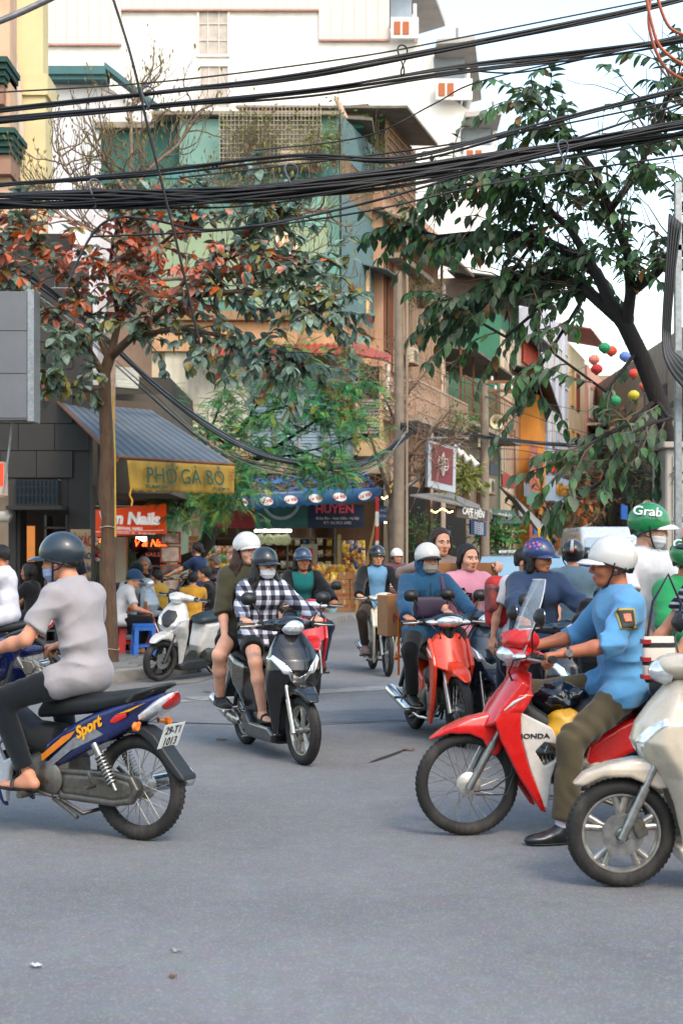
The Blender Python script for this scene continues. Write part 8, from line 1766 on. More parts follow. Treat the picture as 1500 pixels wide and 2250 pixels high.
wr = MAN['arms'][1][2]; el = MAN['arms'][1][1]; u = (wr - el) / np.linalg.norm(wr - el); c0 = wr - u * .035; m = MB(); n1 = np.cross(u,(0,0,1)); n1 /= np.linalg.norm(n1); n2 = np.cross(u,n1); m.tube([tuple(c0 + (n1 * math.cos(t) + n2 * math.sin(t)) * .034) for t in [2 * PI * i / 16 for i in range(16)]],.007,6,close=True); ws = part('watch_strap',m,BLACKP,bdg,60); m = MB(); m.tube([tuple(c0 - n1 * .028),tuple(c0 - n1 * .042)],.021,18); part('watch_face',m,metal('#c2c4c4',.2),ws,40)
def crumple(name,label,loc,dims,mat,seed,cat='bag'):
 o = sdf_part(name,lambda p: ell(p,(0,0,0),dims) - .022 * noise3(p,26,seed) - .012 * noise3(p,55,seed + 3),[-d - .05 for d in dims],[d + .05 for d in dims],.011,mat,None,loc); return tag(o,label,cat)
bwld = lambda v: tuple(Matrix.Translation(Vector(loc)) @ Matrix.Rotation(rz,4,'Z') @ Vector(v))
crumple('plastic_bag','shiny black plastic bag on the floor of the red motorbike',bwld((.70,-.02,.74)),(.15,.10,.09),M('bin_bag','#0c1016',rough=.18,coat=.5,var=.3),1); crumple('plastic_bag','yellow plastic bag hanging under the black one',bwld((.70,.06,.59)),(.10,.09,.11),M('yellow_bag','#c2921c',rough=.4,var=.15),4)
crumple('red_cloth','crumpled red raincoat stuffed behind the windscreen',bwld((.93,.02,1.07)),(.09,.13,.06),M('red_nylon','#b81810',rough=.4,var=.2),7,'raincoat')
# --- woman in black blazer on a red motorbike behind the black scooter
loc,rz = at_front(690,1535,-80,1.22)
underbone('step_through_motorbike','red step-through motorbike of the woman in a black blazer',loc,rz,dict(main=RED,side=paint('#b8b4ae')),h=.012,far=True,brand=False)
person('person','woman in open black blazer over teal blouse with navy helmet',loc,rz,ride_u(s=.98,head=(6,2,0),lean=7),dict(fem=True,skin=SK2,face=1.05,fat=1.06,tops=[dict(mat=cloth('#15605e'),sleeve='short',g=.012,name='blouse',neck=.02),dict(mat=cloth('#0c0c0e'),sleeve='long',g=.03,open=.12,name='blazer',neck=.02)],bottom=dict(mat=cloth('#152238'),name='jeans'),shoe=dict(mat=cloth('#4a2420')),hair='bob',helmet=dict(mat=M('helmet_navy','#1c3148',rough=.3,coat=.5),brim=.05)),h=.012)
# --- smiling man on the cream step-through further back
loc,rz = at_front(852,1486,-82,1.22)
underbone('step_through_motorbike','cream step-through motorbike ridden by the man in black jacket',loc,rz,dict(main=paint('#b9b09c'),side=DARKP),h=.013,far=True,drum=False,mirrors=(0,0),brand=False)
person('person','man with glasses in open black jacket over light blue polo shirt and black helmet',loc,rz,ride_u(s=1.04,head=(4,0,0),lean=5),dict(skin='#c08a6a',glasses=True,tops=[dict(mat=cloth('#5d87a8'),sleeve='short',g=.012,collar=True,name='polo_shirt'),dict(mat=cloth('#0d0e10'),sleeve='long',g=.034,open=.13,name='jacket',neck=.025)],bottom=dict(mat=cloth('#33241c')),shoe=dict(mat=cloth('#8a6a64'),sole=plastic('#b0a49c')),helmet=dict(mat=M('helmet_black','#101214',rough=.3,coat=.5),brim=.025)),h=.012)
# --- girl in pink T-shirt with a woman holding a box behind her
loc,rz = at_front(1085,1632,-80,1.26)
scooter('scooter','dark blue scooter with white trim driven by the girl in pink',loc,rz,dict(main=paint('#1a2c3a'),vtrim=paint('#b8bcc0')),h=.012,mirrors=(0,1))
GIRL = person('person','girl in pink T-shirt without helmet frowning on the dark blue scooter',loc,rz,ride_s(s=.98,hip=(.30,.02,.90),head=(16,2,0),lean=6),dict(fem=True,fat=1.12,face=1.1,skin=SK3,tops=[dict(mat=cloth('#c98a9c',var=.06),sleeve='short',g=.02,name='t_shirt',neck=.008)],bottom=dict(mat=cloth('#12141a')),shoe=dict(mat=BLACKP),hair='pony'),h=.0105)
g0 = GIRL['root']; P2g = GIRL['P'][2]
lettering('Say',.15,cloth('#141014'),g0,tuple(P2g + A3((.155,-.03,-.06))),(R(80),0,R(90)),ext=.004,shear=.2,bold=.004)
m = MB(); m.tube([tuple(P2g + A3((.16,-.07 + .07 * t,-.135 - .03 * math.sin(t * 9)))) for t in [i / 8 for i in range(17)]],.008,6); part('red_scribble',m,cloth('#c2281c'),g0)
m = MB(); q = GIRL['shl'][1]; m.tube([tuple(q + A3((-.02,-.04,.06))),tuple(q + A3((.09,-.05,.0))),tuple(P2g + A3((.15,.08,-.08))),tuple(P2g + A3((.15,.04,-.22)))],.015,6); part('bag_strap',m,M('woven_strap','#8a7a5a',rough=.9,var=.5,scale=60),g0,60)
person('person','woman with brown hair peering over the carton on the dark blue scooter',loc,rz,pill(s=1.02,hip=(-.28,-.08,1.02),handL=(.08,.36,1.44),handR=(.08,-.34,1.44),head=(8,4,0),hupL=(0,.5,1),hupR=(0,-.5,1),curl=(.9,.5),elbowL=(-.2,1,-.4),elbowR=(-.2,-1,-.4)),dict(fem=True,skin=SK3,tops=[dict(mat=cloth('#7a6a64'),sleeve='long')],bottom=dict(mat=cloth('#20222a')),hair='bob',hairm=HAIRB),h=.0125)
c = carton((0,0,0),(.68,.34,.33),0,'large taped carton held between the girl in pink and the woman behind',None); c.location = Matrix.Translation(Vector(loc)) @ Matrix.Rotation(rz,4,'Z') @ Vector((-.02,.02,1.14)); c.rotation_euler = (0,0,rz + R(90))
loc,rz = at_front(1008,1640,-76,1.22); c = carton((0,0,0),(.40,.34,.36),0,'carton tied with orange string on the back of the orange-red motorbike',None,txt='Natural'); c.location = Matrix.Translation(Vector(loc)) @ Matrix.Rotation(rz,4,'Z') @ Vector((-.14,-.06,.82)); c.rotation_euler = (0,0,rz + R(90))
m = MB(); m.tube([(-.10,-.174,-.34),(-.10,-.174,.364),(-.10,.17,.364)],.01,6); part('string',m,cloth('#c2641c'),c)
BJ = RIDER_BLUE; m = MB(); pb_ = BJ['P'][1]; m.loft([(-.15,pb_[2] + .07,.02,.05,4),(-.13,pb_[2] + .07,.04,.09,4),(.13,pb_[2] + .07,.04,.09,4),(.15,pb_[2] + .07,.02,.05,4)],16); 
pbag = empty('shoulder_bag',loc,rz,'dark purple shoulder bag across the chest of the rider in blue','bag'); o = part('body',m,M('purple_nylon','#2e2138',rough=.6,var=.15),pbag,40); o.rotation_euler = (0,0,R(90)); o.location = (pb_[0] + .17,0,-.02)
m = MB(); q = BJ['shl'][1]; m.tube([tuple(q + A3((-.02,-.05,.085))),tuple(q + A3((.10,-.06,.03))),(pb_[0] + .20,.13,pb_[2] + .10)],.018,6); part('strap',m,M('purple_strap','#4a3350',rough=.8),pbag,60)
# --- woman in flowered helmet with a child behind, heading right
loc,rz = at_front(1282,1703,-78,1.26)
scooter('scooter','dark scooter with teal and orange stripe behind the man in light blue',loc,rz,dict(main=paint('#101c24'),vtrim=paint('#1a7a74')),h=.012,mirrors=(1,1))
fl = [(60,58,.016,M('print_pink','#b8507c',rough=.5)),(78,66,.014,M('print_violet','#6a4aa8',rough=.5)),(70,48,.013,M('print_violet','#6a4aa8')),(95,70,.015,M('print_pink','#b8507c')),(52,72,.012,M('print_green','#2f7a5a',rough=.5)),(86,54,.014,M('print_red','#c2504a',rough=.5)),(104,60,.012,M('print_violet','#6a4aa8')),(66,76,.014,M('print_violet','#6a4aa8')),(120,66,.015,M('print_pink','#b8507c')),(135,56,.013,M('print_violet','#6a4aa8'))]
fl += [(-a,t,s_,mm) for a,t,s_,mm in fl]
person('person','woman in navy jacket and blue helmet with flowers looking to the right',loc,rz,ride_s(s=1.0,head=(36,6,0),lean=6),dict(fem=True,fat=1.12,face=1.05,skin=SK2,tops=[dict(mat=cloth('#22344f'),sleeve='long',g=.03,collar=True,name='jacket',wr=.009,neck=.015,zip=BLACKP)],bottom=dict(mat=cloth('#10131c')),hair='bob',helmet=dict(mat=M('helmet_blue','#1c2f5c',rough=.4,coat=.3),brim=.06,dots=fl)),h=.0105)
person('person','black-haired schoolchild with red backpack on pillion behind the woman in navy',loc,rz,pill(s=.86,hip=(-.05,.02,.95),handR=(.0,-.30,.72),handL=(.12,.22,.95),head=(40,5,0),elbowR=(-.3,-.9,-.2),curl=(.3,.4)),dict(skin=SK1,tops=[dict(mat=cloth('#b8b6b8'),sleeve='short',g=.022)],bottom=dict(mat=cloth('#10162a')),hair='short'),h=.0115)
bpk = empty('backpack',loc,rz,'red school backpack with grey cartoon-free pocket on the child','backpack'); bpk['label'] = 'red school backpack with dark patterned pocket worn by the child'
def fbp(p): return rbox(p,(-.12,-.15,1.17),(.09,.12,.20),.06) - .006 * noise3(p,30,2)
sdf_part('body',fbp,(-.26,-.32,.92),(.02,.02,1.42),.012,M('red_canvas','#a81c1c',rough=.7,var=.15),bpk); sdf_part('pocket',lambda p: rbox(p,(-.06,-.24,1.20),(.07,.05,.11),.03),(-.18,-.34,1.05),(.06,-.14,1.34),.012,M('pocket_print','#3a3440',rough=.6,var=.6,scale=16,col2='#a8443c'),bpk)
# --- rider in grey-blue shirt seen from behind
loc,rz = at_rear(1262,1585,84)
scooter('scooter','dark scooter ridden away by the person in grey-blue shirt',loc,rz,dict(main=paint('#23262a')),h=.014,vlight=False)
hb_ = [(180,30 + 9 * i,.012,M('print_white','#c2c2c0',rough=.5)) for i in range(7)] + [(172,30 + 9 * i,.010,M('print_white','#c2c2c0')) for i in range(7)] + [(178,88,.018,M('print_orange','#c2441c',rough=.5))]
person('person','person in grey-blue shirt and black helmet with white stripe riding away',loc,rz,ride_s(s=1.02,fat=1,head=(-4,0,0),lean=4),dict(skin=SK1,fat=1.1,tops=[dict(mat=cloth('#5d7482'),sleeve='long',g=.03,collar=True,wr=.008)],bottom=dict(mat=cloth('#14161a')),helmet=dict(mat=M('helmet_black','#101214'),brim=.03,dots=hb_,drop=.03)),h=.0115)
# --- person in white shirt and black waistcoat, hidden behind the man in light blue
loc,rz = at_rear(1400,1690,60)
scooter('scooter','dark scooter half hidden behind the man in light blue',loc,rz,dict(main=paint('#181a1e')),h=.014,vlight=False,mirrors=(0,0))
person('person','person in white shirt with black sleeve bag hidden behind the man in light blue',loc,rz,ride_s(s=.98,lean=4,hip=(-.02,0,.9)),dict(skin=SK1,tops=[dict(mat=cloth('#c2bfc0'),sleeve='long',g=.025)],bottom=dict(mat=cloth('#101216')),helmet=dict(mat=HW,brim=.02)),h=.013)
crumple('black_bag','black backpack behind the forearm of the man in light blue',P(1300,1400,9.2),(.12,.12,.26),cloth('#101216'),3,'backpack')
# --- two ride-hail riders in green helmets at the right edge
GRH = M('helmet_green','#14713f',rough=.3,coat=.5,var=.06); WT = M('print_white','#c2c2c0')
loc,rz = (2.04,9.6,0),R(-60)
underbone('step_through_motorbike','dark motorbike of the two riders in green helmets',loc,rz,dict(main=paint('#15181a'),side=paint('#1a5a38')),h=.014,far=True,brand=False)
gh = lambda br: dict(mat=GRH,brim=br,bmat=BLACKP,drop=.02,text=[('Grab',-95,62,.085,WT),('Grab',95,62,.085,WT)])
person('person','passenger in white shirt and face mask with green helmet and white visor',loc,rz,pill(s=1.12,hip=(-.02,0,1.02),head=(48,6,0),lean=4,handL=(.3,.2,1.0),handR=(.3,-.2,1.0)),dict(skin=SK3,tops=[dict(mat=cloth('#bcbcc0'),sleeve='short',collar=True)],bottom=dict(mat=cloth('#14161c')),mask=cloth('#c4c4c8'),helmet=dict(gh(.06),bmat=M('visor_white','#c4c6c6',rough=.25,coat=.4))),h=.0105)
person('person','driver in green jacket and green helmet with dark patterned mask at right edge',loc,rz,ride_u(s=1.02,hip=(.34,0,.875),head=(40,4,0),lean=8),dict(skin=SK2,tops=[dict(mat=cloth('#1d7a46'),sleeve='long',g=.03,collar=True,name='jacket',zip=BLACKP)],bottom=dict(mat=cloth('#14161c')),mask=M('mask_print','#20201a',rough=.9,var=.6,scale=40,col2='#8a7a2a'),helmet=gh(.03)),h=.0105)
# --- riders further down the street
for i,(px,py,ang,jc,hc,lab,sk) in enumerate(((1292,1440,84,'#1e2a40','#11151c','rider in navy jacket and black helmet riding away before the van',0),(1312,1395,88,'#1a1a1e','#14713f','far rider in green helmet before the van',0),(1345,1390,86,'#15161a','#b02a1c','far rider in red helmet before the van',0),(1205,1372,-80,'#b09a78','#b8a88c','far rider in beige hat beside the blue car',1),(912,1420,-72,'#5a3a40','#c9c6c2','rider in white-topped helmet half hidden behind the rider in blue',1))):
 loc,rz = at_rear(px,py,ang) if not sk else at_front(px,py,ang,1.26)
 scooter('scooter','scooter of the ' + lab.split(' riding')[0],loc,rz,dict(main=paint(('#22262c','#3a3230','#1c1c20','#4a4a4e','#1e2228')[i])),h=.02,vlight=False,mirrors=(0,0))
 person('person',lab,loc,rz,ride_s(s=1.0,lean=6),dict(skin=SK1,tops=[dict(mat=cloth(jc),sleeve='long',g=.028)],bottom=dict(mat=cloth('#14161c')),helmet=dict(mat=M('helmet_%s' % hc,hc,rough=.35,coat=.4),brim=.03)),h=.017)
# --- rider in white shirt at the left edge
loc,rz = at_rear(72,1520,176)
underbone('step_through_motorbike','black motorbike with chrome spoked wheel at the left edge',loc,rz,dict(main=paint('#141618'),side=paint('#8d8a86')),h=.013,far=True,brand=False)
person('person','bareheaded rider in white short-sleeved shirt at the left edge',loc,rz,ride_u(s=1.03,hip=(.28,0,.88),lean=8,head=(0,8,0)),dict(skin=SK2,tops=[dict(mat=cloth('#c2c2cc'),sleeve='short',collar=True,hem=.06,g=.024)],bottom=dict(mat=cloth('#101216')),mask=cloth('#5a9aa0'),hair='short'),h=.0115)
# ------------------------------------------------------------------ parked scooter and diners on the pavement
loc,rz = at_front(347,1500,-118,1.26); loc = (loc[0],loc[1],.0)
PW = scooter('scooter','white scooter parked on the pavement edge beside the red tables',(loc[0],loc[1],.02),rz + R(0),dict(main=paint('#b4b2ae'),chest=DARKP,rim=metal('#2a2a2c',.5),floor=DARKP,fork=BLACKP,vpoly=[(-.17,.68),(-.13,.60),(-.06,.545),(0,.53),(.06,.545),(.13,.60),(.17,.68),(.10,.64),(0,.60),(-.10,.64)],vtrim=GLASSL,seat=M('seat_teal','#1c2a30',rough=.5,var=.15)),h=.011,steer=-14,mirrors=(0,0),stand=True,vlight=True)
PW.rotation_euler = (R(-7),0,rz)
PZ = .13
def stool(label,loc,c,k=1.0,hgt=.45,cat='stool',group='plastic stools at the noodle stall',name='plastic_stool'):
 e = empty(name,loc,rnd.uniform(-.3,.3),label,cat,group); w = .15 * k; mt = plastic(c,rough=.4)
 m = MB(); m.loft([(hgt - .03,0,w,w,6),(hgt - .005,0,w,w,6),(hgt,0,w * .94,w * .94,6)],20,'z'); part('seat',m,mt,e,40)
 for sx_ in (1,-1):
  for sy_ in (1,-1): m = MB(); m.add([(sx_ * w * q,sy_ * w * q2,z) for z,o_ in ((hgt - .03,.92),(0,1.12)) for q,q2 in ((o_,o_),(o_ * .62,o_),(o_ * .62,o_ * .86),(o_ * .86,o_ * .62),(o_,o_ * .62))],[(0,1,6,5),(1,2,7,6),(2,3,8,7),(3,4,9,8),(4,0,5,9),(9,8,7,6,5)]); part('leg',m,mt,e)
 m = MB()
 for s_ in (1,-1): m.box((0,s_ * w * .97,hgt * .32),(w * 1.9,.012,.03)); m.box((s_ * w * .97,0,hgt * .32),(.012,w * 1.9,.03)); m.box((0,s_ * w * .9,hgt - .06),(w * 1.7,.012,.06)); m.box((s_ * w * .9,0,hgt - .06),(.012,w * 1.7,.06))
 part('stretcher',m,mt,e); return e
def table(label,px,py,Y,k=1.0,c='#a81818'):
 e = stool(label,(XA(px,Y),Y,PZ),c,1.75 * k,.50,'table','red plastic tables','plastic_table'); return e
table('red plastic table beside the blue stool',300,0,20.6); table('red plastic table at the right of the parked scooter',470,0,21.8,.9); table('red plastic table behind the diner in yellow',385,0,22.6)
stool('blue plastic stool in front of the red table',(XA(316,20.0),20.0,PZ),'#1c5aa8'); stool('red plastic stool right of the parked scooter',(XA(478,20.6),20.6,PZ),'#a81818'); stool('red plastic stool behind the blue one',(XA(340,21.2),21.2,PZ),'#a81818')
def item(name,label,loc,prof,mat,cat,n=16): m = MB(); m.lathe(prof,(0,0,0),'z',n); o = part(name,m,mat,None,40); o.location = loc; return tag(o,label,cat,'things on the tables')
ck = item('chopstick_holder','red chopstick holder full of wooden chopsticks',(XA(320,20.35),20.35,PZ + .50),[(.0,0),(.045,0),(.05,.14),(.044,.14),(.04,.02),(.0,.02)],plastic('#c2281c'),'holder')
boxes('chopstick',M('chopstick','#8a5a34',rough=.7,hsv=.2),ck,[((-.025 + .009 * (i % 6),-.02 + .012 * (i // 6),.02),(-.020 + .009 * (i % 6),-.014 + .012 * (i // 6),.25)) for i in range(22)])
item('bowl','small white bowl beside the chopstick holder',(XA(307,20.3),20.3,PZ + .5),[(.0,0),(.03,0),(.06,.045),(.057,.047),(.03,.01),(.0,.01)],plastic('#c4c2bc'),'bowl'); item('sauce_tub','pale blue tub of herbs on the red table',(XA(290,20.5),20.5,PZ + .5),[(.0,0),(.06,0),(.075,.10),(.07,.10),(.055,.01),(.0,.01)],plastic('#7fa8a0'),'tub'); item('iced_tea_cup','clear plastic cup of iced tea on the right table',(XA(470,21.6),21.6,PZ + .46),[(.0,0),(.032,0),(.045,.13),(.043,.13),(.03,.005),(.0,.005)],M('iced_tea','#a8886a',rough=.2,alpha=.75),'cup'); item('red_cap_jar','jar with red lid among the bowls',(XA(286,20.45),20.45,PZ + .6),[(.0,0),(.02,0),(.022,.05),(.0,.055)],plastic('#b02a24'),'jar'); item('green_bowl','green bowl of salad on the red table',(XA(310,20.8),20.8,PZ + .5),[(.0,0),(.05,0),(.09,.05),(.07,.06),(.0,.065)],M('salad','#3f6a2c',rough=.8,var=.5,scale=40),'bowl')
def sit(**k):
 d = dict(hip=(0,0,.50),lean=16,handL=(.40,.14,.60),handR=(.40,-.14,.60),footL=(.36,.14,.09),footR=(.30,-.16,.09),kneeL=(.6,.3,.8),kneeR=(.6,-.3,.8),curl=(.5,.6)); d.update(k); return d
HATB = dict(mat=cloth('#24405e'),brim=.05,bdrop=.5,rim=cloth('#5a7a9a'))
for i,(px,Y,face,lab,lk,ps) in enumerate((
 (258,20.3,20,'diner in white shirt and blue bucket hat bending over the table',dict(tops=[dict(mat=cloth('#b9b6b6'),sleeve='short')],bottom=dict(mat=cloth('#101114')),shoe=dict(type='sandal',mat=BLACKP),cap=HATB,skin=SK1),sit(lean=26,head=(10,22,0))),
 (300,21.5,-82,'man in white T-shirt and black cap facing us at the table',dict(tops=[dict(mat=cloth('#b8b0aa'),sleeve='short')],bottom=dict(mat=cloth('#22242a')),cap=dict(mat=cloth('#101114'),brim=.05),skin=SK2),sit(s=1.08,lean=12,head=(-20,6,0))),
 (318,22.6,-85,'older balding man in dark jacket with hand at his mouth',dict(tops=[dict(mat=cloth('#15171c'),sleeve='long')],bottom=dict(mat=cloth('#20222a')),hairm=HAIRG,skin='#96603f'),sit(s=1.1,lean=8,handL=(.24,.04,1.02),hip=(0,0,.56))),
 (355,22.3,150,'boy in yellow shirt with his back turned behind the parked scooter',dict(tops=[dict(mat=cloth('#a8842c'),sleeve='short')],bottom=dict(mat=cloth('#20222a')),skin=SK1),sit(s=.92,lean=10)),
 (424,21.4,96,'child in orange-yellow T-shirt seen from behind beside the right table',dict(tops=[dict(mat=cloth('#b8862c'),sleeve='short')],bottom=dict(mat=cloth('#20222a')),skin=SK1),sit(s=.88,lean=6)),
 (468,22.3,178,'person in black seated by the red stool half hidden by the rider in olive',dict(tops=[dict(mat=cloth('#121316'),sleeve='short')],bottom=dict(mat=cloth('#14161a')),skin=SK1),sit(lean=14)),
 (484,27.5,160,'grey-haired man in dark jacket sitting before the grocery',dict(tops=[dict(mat=cloth('#1a1d22'),sleeve='long')],bottom=dict(mat=cloth('#20222a')),hairm=HAIRG,skin=SK2),sit(s=1.08,hip=(0,0,.62),lean=10)),
 (300,29.2,20,'dark-haired woman in pale top sitting inside the nail salon',dict(fem=True,tops=[dict(mat=cloth('#a39a94'),sleeve='short')],bottom=dict(mat=cloth('#20222a')),hair='pony',skin=SK1),sit(hip=(0,0,.85),footL=(.36,.14,.3),footR=(.3,-.16,.3))),
 (72,20.2,168,'woman with sunglasses in her hair seated in the noodle shop',dict(fem=True,tops=[dict(mat=cloth('#16161a'),sleeve='short')],bottom=dict(mat=cloth('#20222a')),hair='bob',glasses=True,skin=SK2),sit(hip=(0,0,.55),lean=4)))):
 person('person',lab,(XA(px,Y),Y,PZ),R(face),ps,lk,'diners and sitters on the pavement' if False else None,h=.0135)
def stand_(**k):
 d = dict(hip=(0,0,.92),lean=4,handL=(.12,.26,.80),handR=(.12,-.26,.80),footL=(.02,.11,.09),footR=(-.02,-.11,.09),kneeL=(1,.1,0),kneeR=(1,-.1,0),curl=(.3,.4)); d.update(k); return d
person('person','dark-haired man in navy T-shirt standing by the menu board',(XA(148,20.0),20.0,PZ),R(100),stand_(s=.99),dict(skin=SK1,tops=[dict(mat=cloth('#161d2c'),sleeve='short')],bottom=dict(mat=cloth('#1c1e24'))),h=.0135)
lc = (XA(398,24.6),24.6,PZ)
scooter('scooter','dark parked scooter with red tail light under the woman in navy',(XA(470,24.2),24.2,PZ),R(168),dict(main=paint('#17181c')),h=.016,vlight=False,mirrors=(0,0))
person('person','woman with ponytail in navy T-shirt sitting on the dark parked scooter',(XA(470,24.2),24.2,PZ),R(150),ride_s(s=.98,hip=(.28,0,.90),lean=6),dict(fem=True,skin=SK3,tops=[dict(mat=cloth('#1a2c4c'),sleeve='short',hem=.06)],bottom=dict(mat=cloth('#14161c')),hair='pony'),h=.0125)
scooter('scooter','maroon scooter parked behind the diners',(XA(352,25.4),25.4,PZ),R(20),dict(main=paint('#3a1c2a')),h=.018,vlight=False,mirrors=(0,0)); scooter('scooter','silver scooter parked behind the street tree',(XA(190,21.4),21.4,PZ),R(-20),dict(main=paint('#8a949c')),h=.018,vlight=False,mirrors=(1,0)); scooter('scooter','black scooter parked beside the salon door',(XA(505,26.5),26.5,PZ),R(150),dict(main=paint('#101214')),h=.018,vlight=False,mirrors=(0,0))
fz_ = random.Random(2); fb = empty('flower_bunch',(XA(213,24),24,PZ),0,'bunch of red, pink and yellow artificial flowers by the menu board','flowers')
for i in range(26):
 me = bpy.data.meshes.new('blossom'); bmb = bmesh.new(); bmesh.ops.create_icosphere(bmb,subdivisions=1,radius=.05); bmb.to_mesh(me); bmb.free(); o = obj('blossom',me,M('bloom_%d' % (i % 5),('#b8281c','#c2627c','#c2a02c','#8a3a8a','#b8b0a8')[i % 5],rough=.8,var=.3,scale=30),fb); o.location = (fz_.uniform(-.16,.16),fz_.uniform(-.1,.1),1.35 + fz_.uniform(-.02,.35))
m = MB()
for i in range(14): m.tube([(fz_.uniform(-.05,.05),0,.6),(fz_.uniform(-.15,.15),fz_.uniform(-.1,.1),1.4)],.006,4)
m.lathe([(.0,0),(.10,0),(.13,.6),(.0,.6)],(0,0,0),'z',14); part('vase',m,M('vase_dark','#22302c',rough=.5),fb)
crumple('carrier_bag','pink carrier bag hanging behind the diners',P(298,1296,24.5),(.11,.08,.09),M('pink_bag','#a8748c',rough=.4),11); crumple('yellow_cloth','yellow cloth thrown over a parked scooter',P(333,1290,24.8),(.16,.1,.1),M('cloth_yellow','#b8961c',rough=.7),12,'cloth'); crumple('purple_cloth','purple cloth over the seat behind the street tree',P(262,1290,24.6),(.10,.08,.09),M('cloth_purple','#3a2a44',rough=.8),13,'cloth'); crumple('helmet_bag','pale green bag beside the older man',P(345,1320,23),(.12,.1,.09),M('bag_green','#8fa060',rough=.5),14)
# ------------------------------------------------------------------ litter on the road
def litter(label,px,py,w,d,mat,seed,name='litter'):
 r_ = random.Random(seed); Yl = GY(py); m = MB(); n = 7; vs = []
 for j in range(4):
  for i in range(n): t = i / (n - 1); vs.append((w * (t - .5),d * (j / 3 - .5) * (1 - .8 * abs(2 * t - 1) ** 2),.006 + .012 * r_.random()))
 m.add(vs,[(j * n + i,j * n + i + 1,(j + 1) * n + i + 1,(j + 1) * n + i) for j in range(3) for i in range(n - 1)]); o = part(name,m,mat,None,60); o.location = (XA(px,Yl),Yl,.0); o.rotation_euler = (0,0,r_.uniform(-.4,.4)); o.modifiers.new('t','SOLIDIFY').thickness = .002; tag(o,label,'litter','litter on the road')
DL = M('dry_leaf','#6e4a30',rough=.9,var=.3,scale=30); litter('scrap of white paper on the road at lower left',80,2127,.045,.03,M('scrap_white','#c4c8cc',rough=.8),1,'paper_scrap'); litter('pale leaf sliver on the road in the lower middle',388,2095,.05,.012,M('scrap_grey','#8a8a84',rough=.9),2); litter('dry brown leaf on the dark road crack',898,1650,.09,.05,DL,3,'dry_leaf'); litter('dry leaf near the kerb left of the black scooter',487,1628,.09,.04,DL,4,'dry_leaf'); litter('dry leaf by the gutter below the parked scooter',455,1522,.10,.07,DL,5,'dry_leaf'); litter('second dry leaf by the gutter',470,1530,.09,.06,DL,6,'dry_leaf'); litter('tiny dry leaf in the foreground',380,2150,.03,.02,DL,7,'dry_leaf')
m = MB(); c0 = P(855,1662,GY(1662)); c0.z = .005; q = [(-.17,-.35),(-.12,-.30),(-.03,-.12),(.06,.1),(.13,.3),(.17,.42),(.12,.36),(.02,.12),(-.07,-.08)]; m.add([(c0.x + a,c0.y + b,.005) for a,b in q],[tuple(range(9))]); struct(part('tar_patch',m,M('tar','#2c2a28',rough=.9,var=.4,scale=20),None))
# ------------------------------------------------------------------ overhead cables
CAB = M('cable_black','#0e0f11',rough=.55,var=.3,scale=9); CABG = M('cable_grey','#4a5058',rough=.6,var=.2); CABP = M('cable_pale','#8f8f88',rough=.6)
def smooth_path(pts,n=10):
 pts = [Vector(p) for p in pts]; out = []
 for i in range(len(pts) - 1):
  p0,p1,p2,p3 = pts[max(i - 1,0)],pts[i],pts[i + 1],pts[min(i + 2,len(pts) - 1)]
  for k in range(n):
   t = k / n; out.append(.5 * ((2 * p1) + (p2 - p0) * t + (2 * p0 - 5 * p1 + 4 * p2 - p3) * t * t + (3 * p1 - p0 - 3 * p2 + p3) * t ** 3))
 return out + [pts[-1]]
cr = random.Random(5)
def bundle(label,path,n,spread,r,mats=(CAB,),lash=True,ends=1.0):
 """a run of cables strung together; each cable its own piece, spreading towards the ends"""
 e = empty('cable_bundle',(0,0,0),0,label,'cables','overhead cable runs'); base = smooth_path([P(*p) for p in path],8); m_ = len(base)
 for k in range(n):
  a,rr = cr.uniform(0,2 * PI),math.sqrt(cr.random()) * spread; ph = cr.uniform(0,6); sg = cr.uniform(-.5,1.0) * spread * ends; pts = []
  for i,p in enumerate(base):
   t = i / (m_ - 1); w = .55 + .45 * abs(2 * t - 1) ** 1.5 * ends; tw = a + 2.2 * math.sin(t * 5 + ph); pts.append(p + Vector((0,math.cos(tw) * rr * w,math.sin(tw) * rr * w - sg * math.sin(PI * t) * .8)))
  o = part('cable',MB().tube(pts,r * cr.uniform(.7,1.25),5,cap=False),mats[k % len(mats)],e); o.data.shade_smooth()
 return e,base
def wire(label,path,r=.008,mat=CAB,name='cable'):
 o = part(name,MB().tube(smooth_path([P(*p) for p in path],8),r,6),mat,None,60); return tag(o,label,'cable','single overhead cables')
def tie(label,px,py,Y,w,h,mat=CABP):
 m = MB(); c = P(px,py,Y); m.tube([c + Vector((.02 * math.sin(t * 2),w * math.cos(t) * .8,h * math.sin(t))) + Vector((w * .5 * math.cos(t),0,0)) for t in [2 * PI * i / 24 for i in range(24)]],.006,6,close=True); o = part('cable_loop',m,mat,None,60); tag(o,label,'cable loop','loops tying the cables')
b1_,s1 = bundle('topmost cable run crossing from the yellow house to the upper right',[(-60,252,9.5),(320,205,9.2),(650,165,9.0),(1000,100,9.0),(1300,40,9.2),(1580,-20,9.4)],4,.022,.0085)
b2_,s2 = bundle('second cable run from the top, just under the topmost',[(-60,272,9.7),(330,232,9.4),(700,196,9.2),(1000,152,9.2),(1300,115,9.4),(1580,78,9.6)],6,.030,.0085)
b3_,s3 = bundle('thick main cable run sagging across the street in front of the trees',[(-60,440,9.0),(250,434,8.9),(500,428,8.8),(720,405,8.8),(1000,365,8.9),(1250,325,9.0),(1580,270,9.2)],26,.060,.0082,ends=1.1)
b4_,s4 = bundle('thin cable run just above the thick main run',[(-60,412,9.3),(300,385,9.2),(650,340,9.1),(900,345,9.1),(1200,270,9.2),(1580,170,9.3)],3,.03,.008)
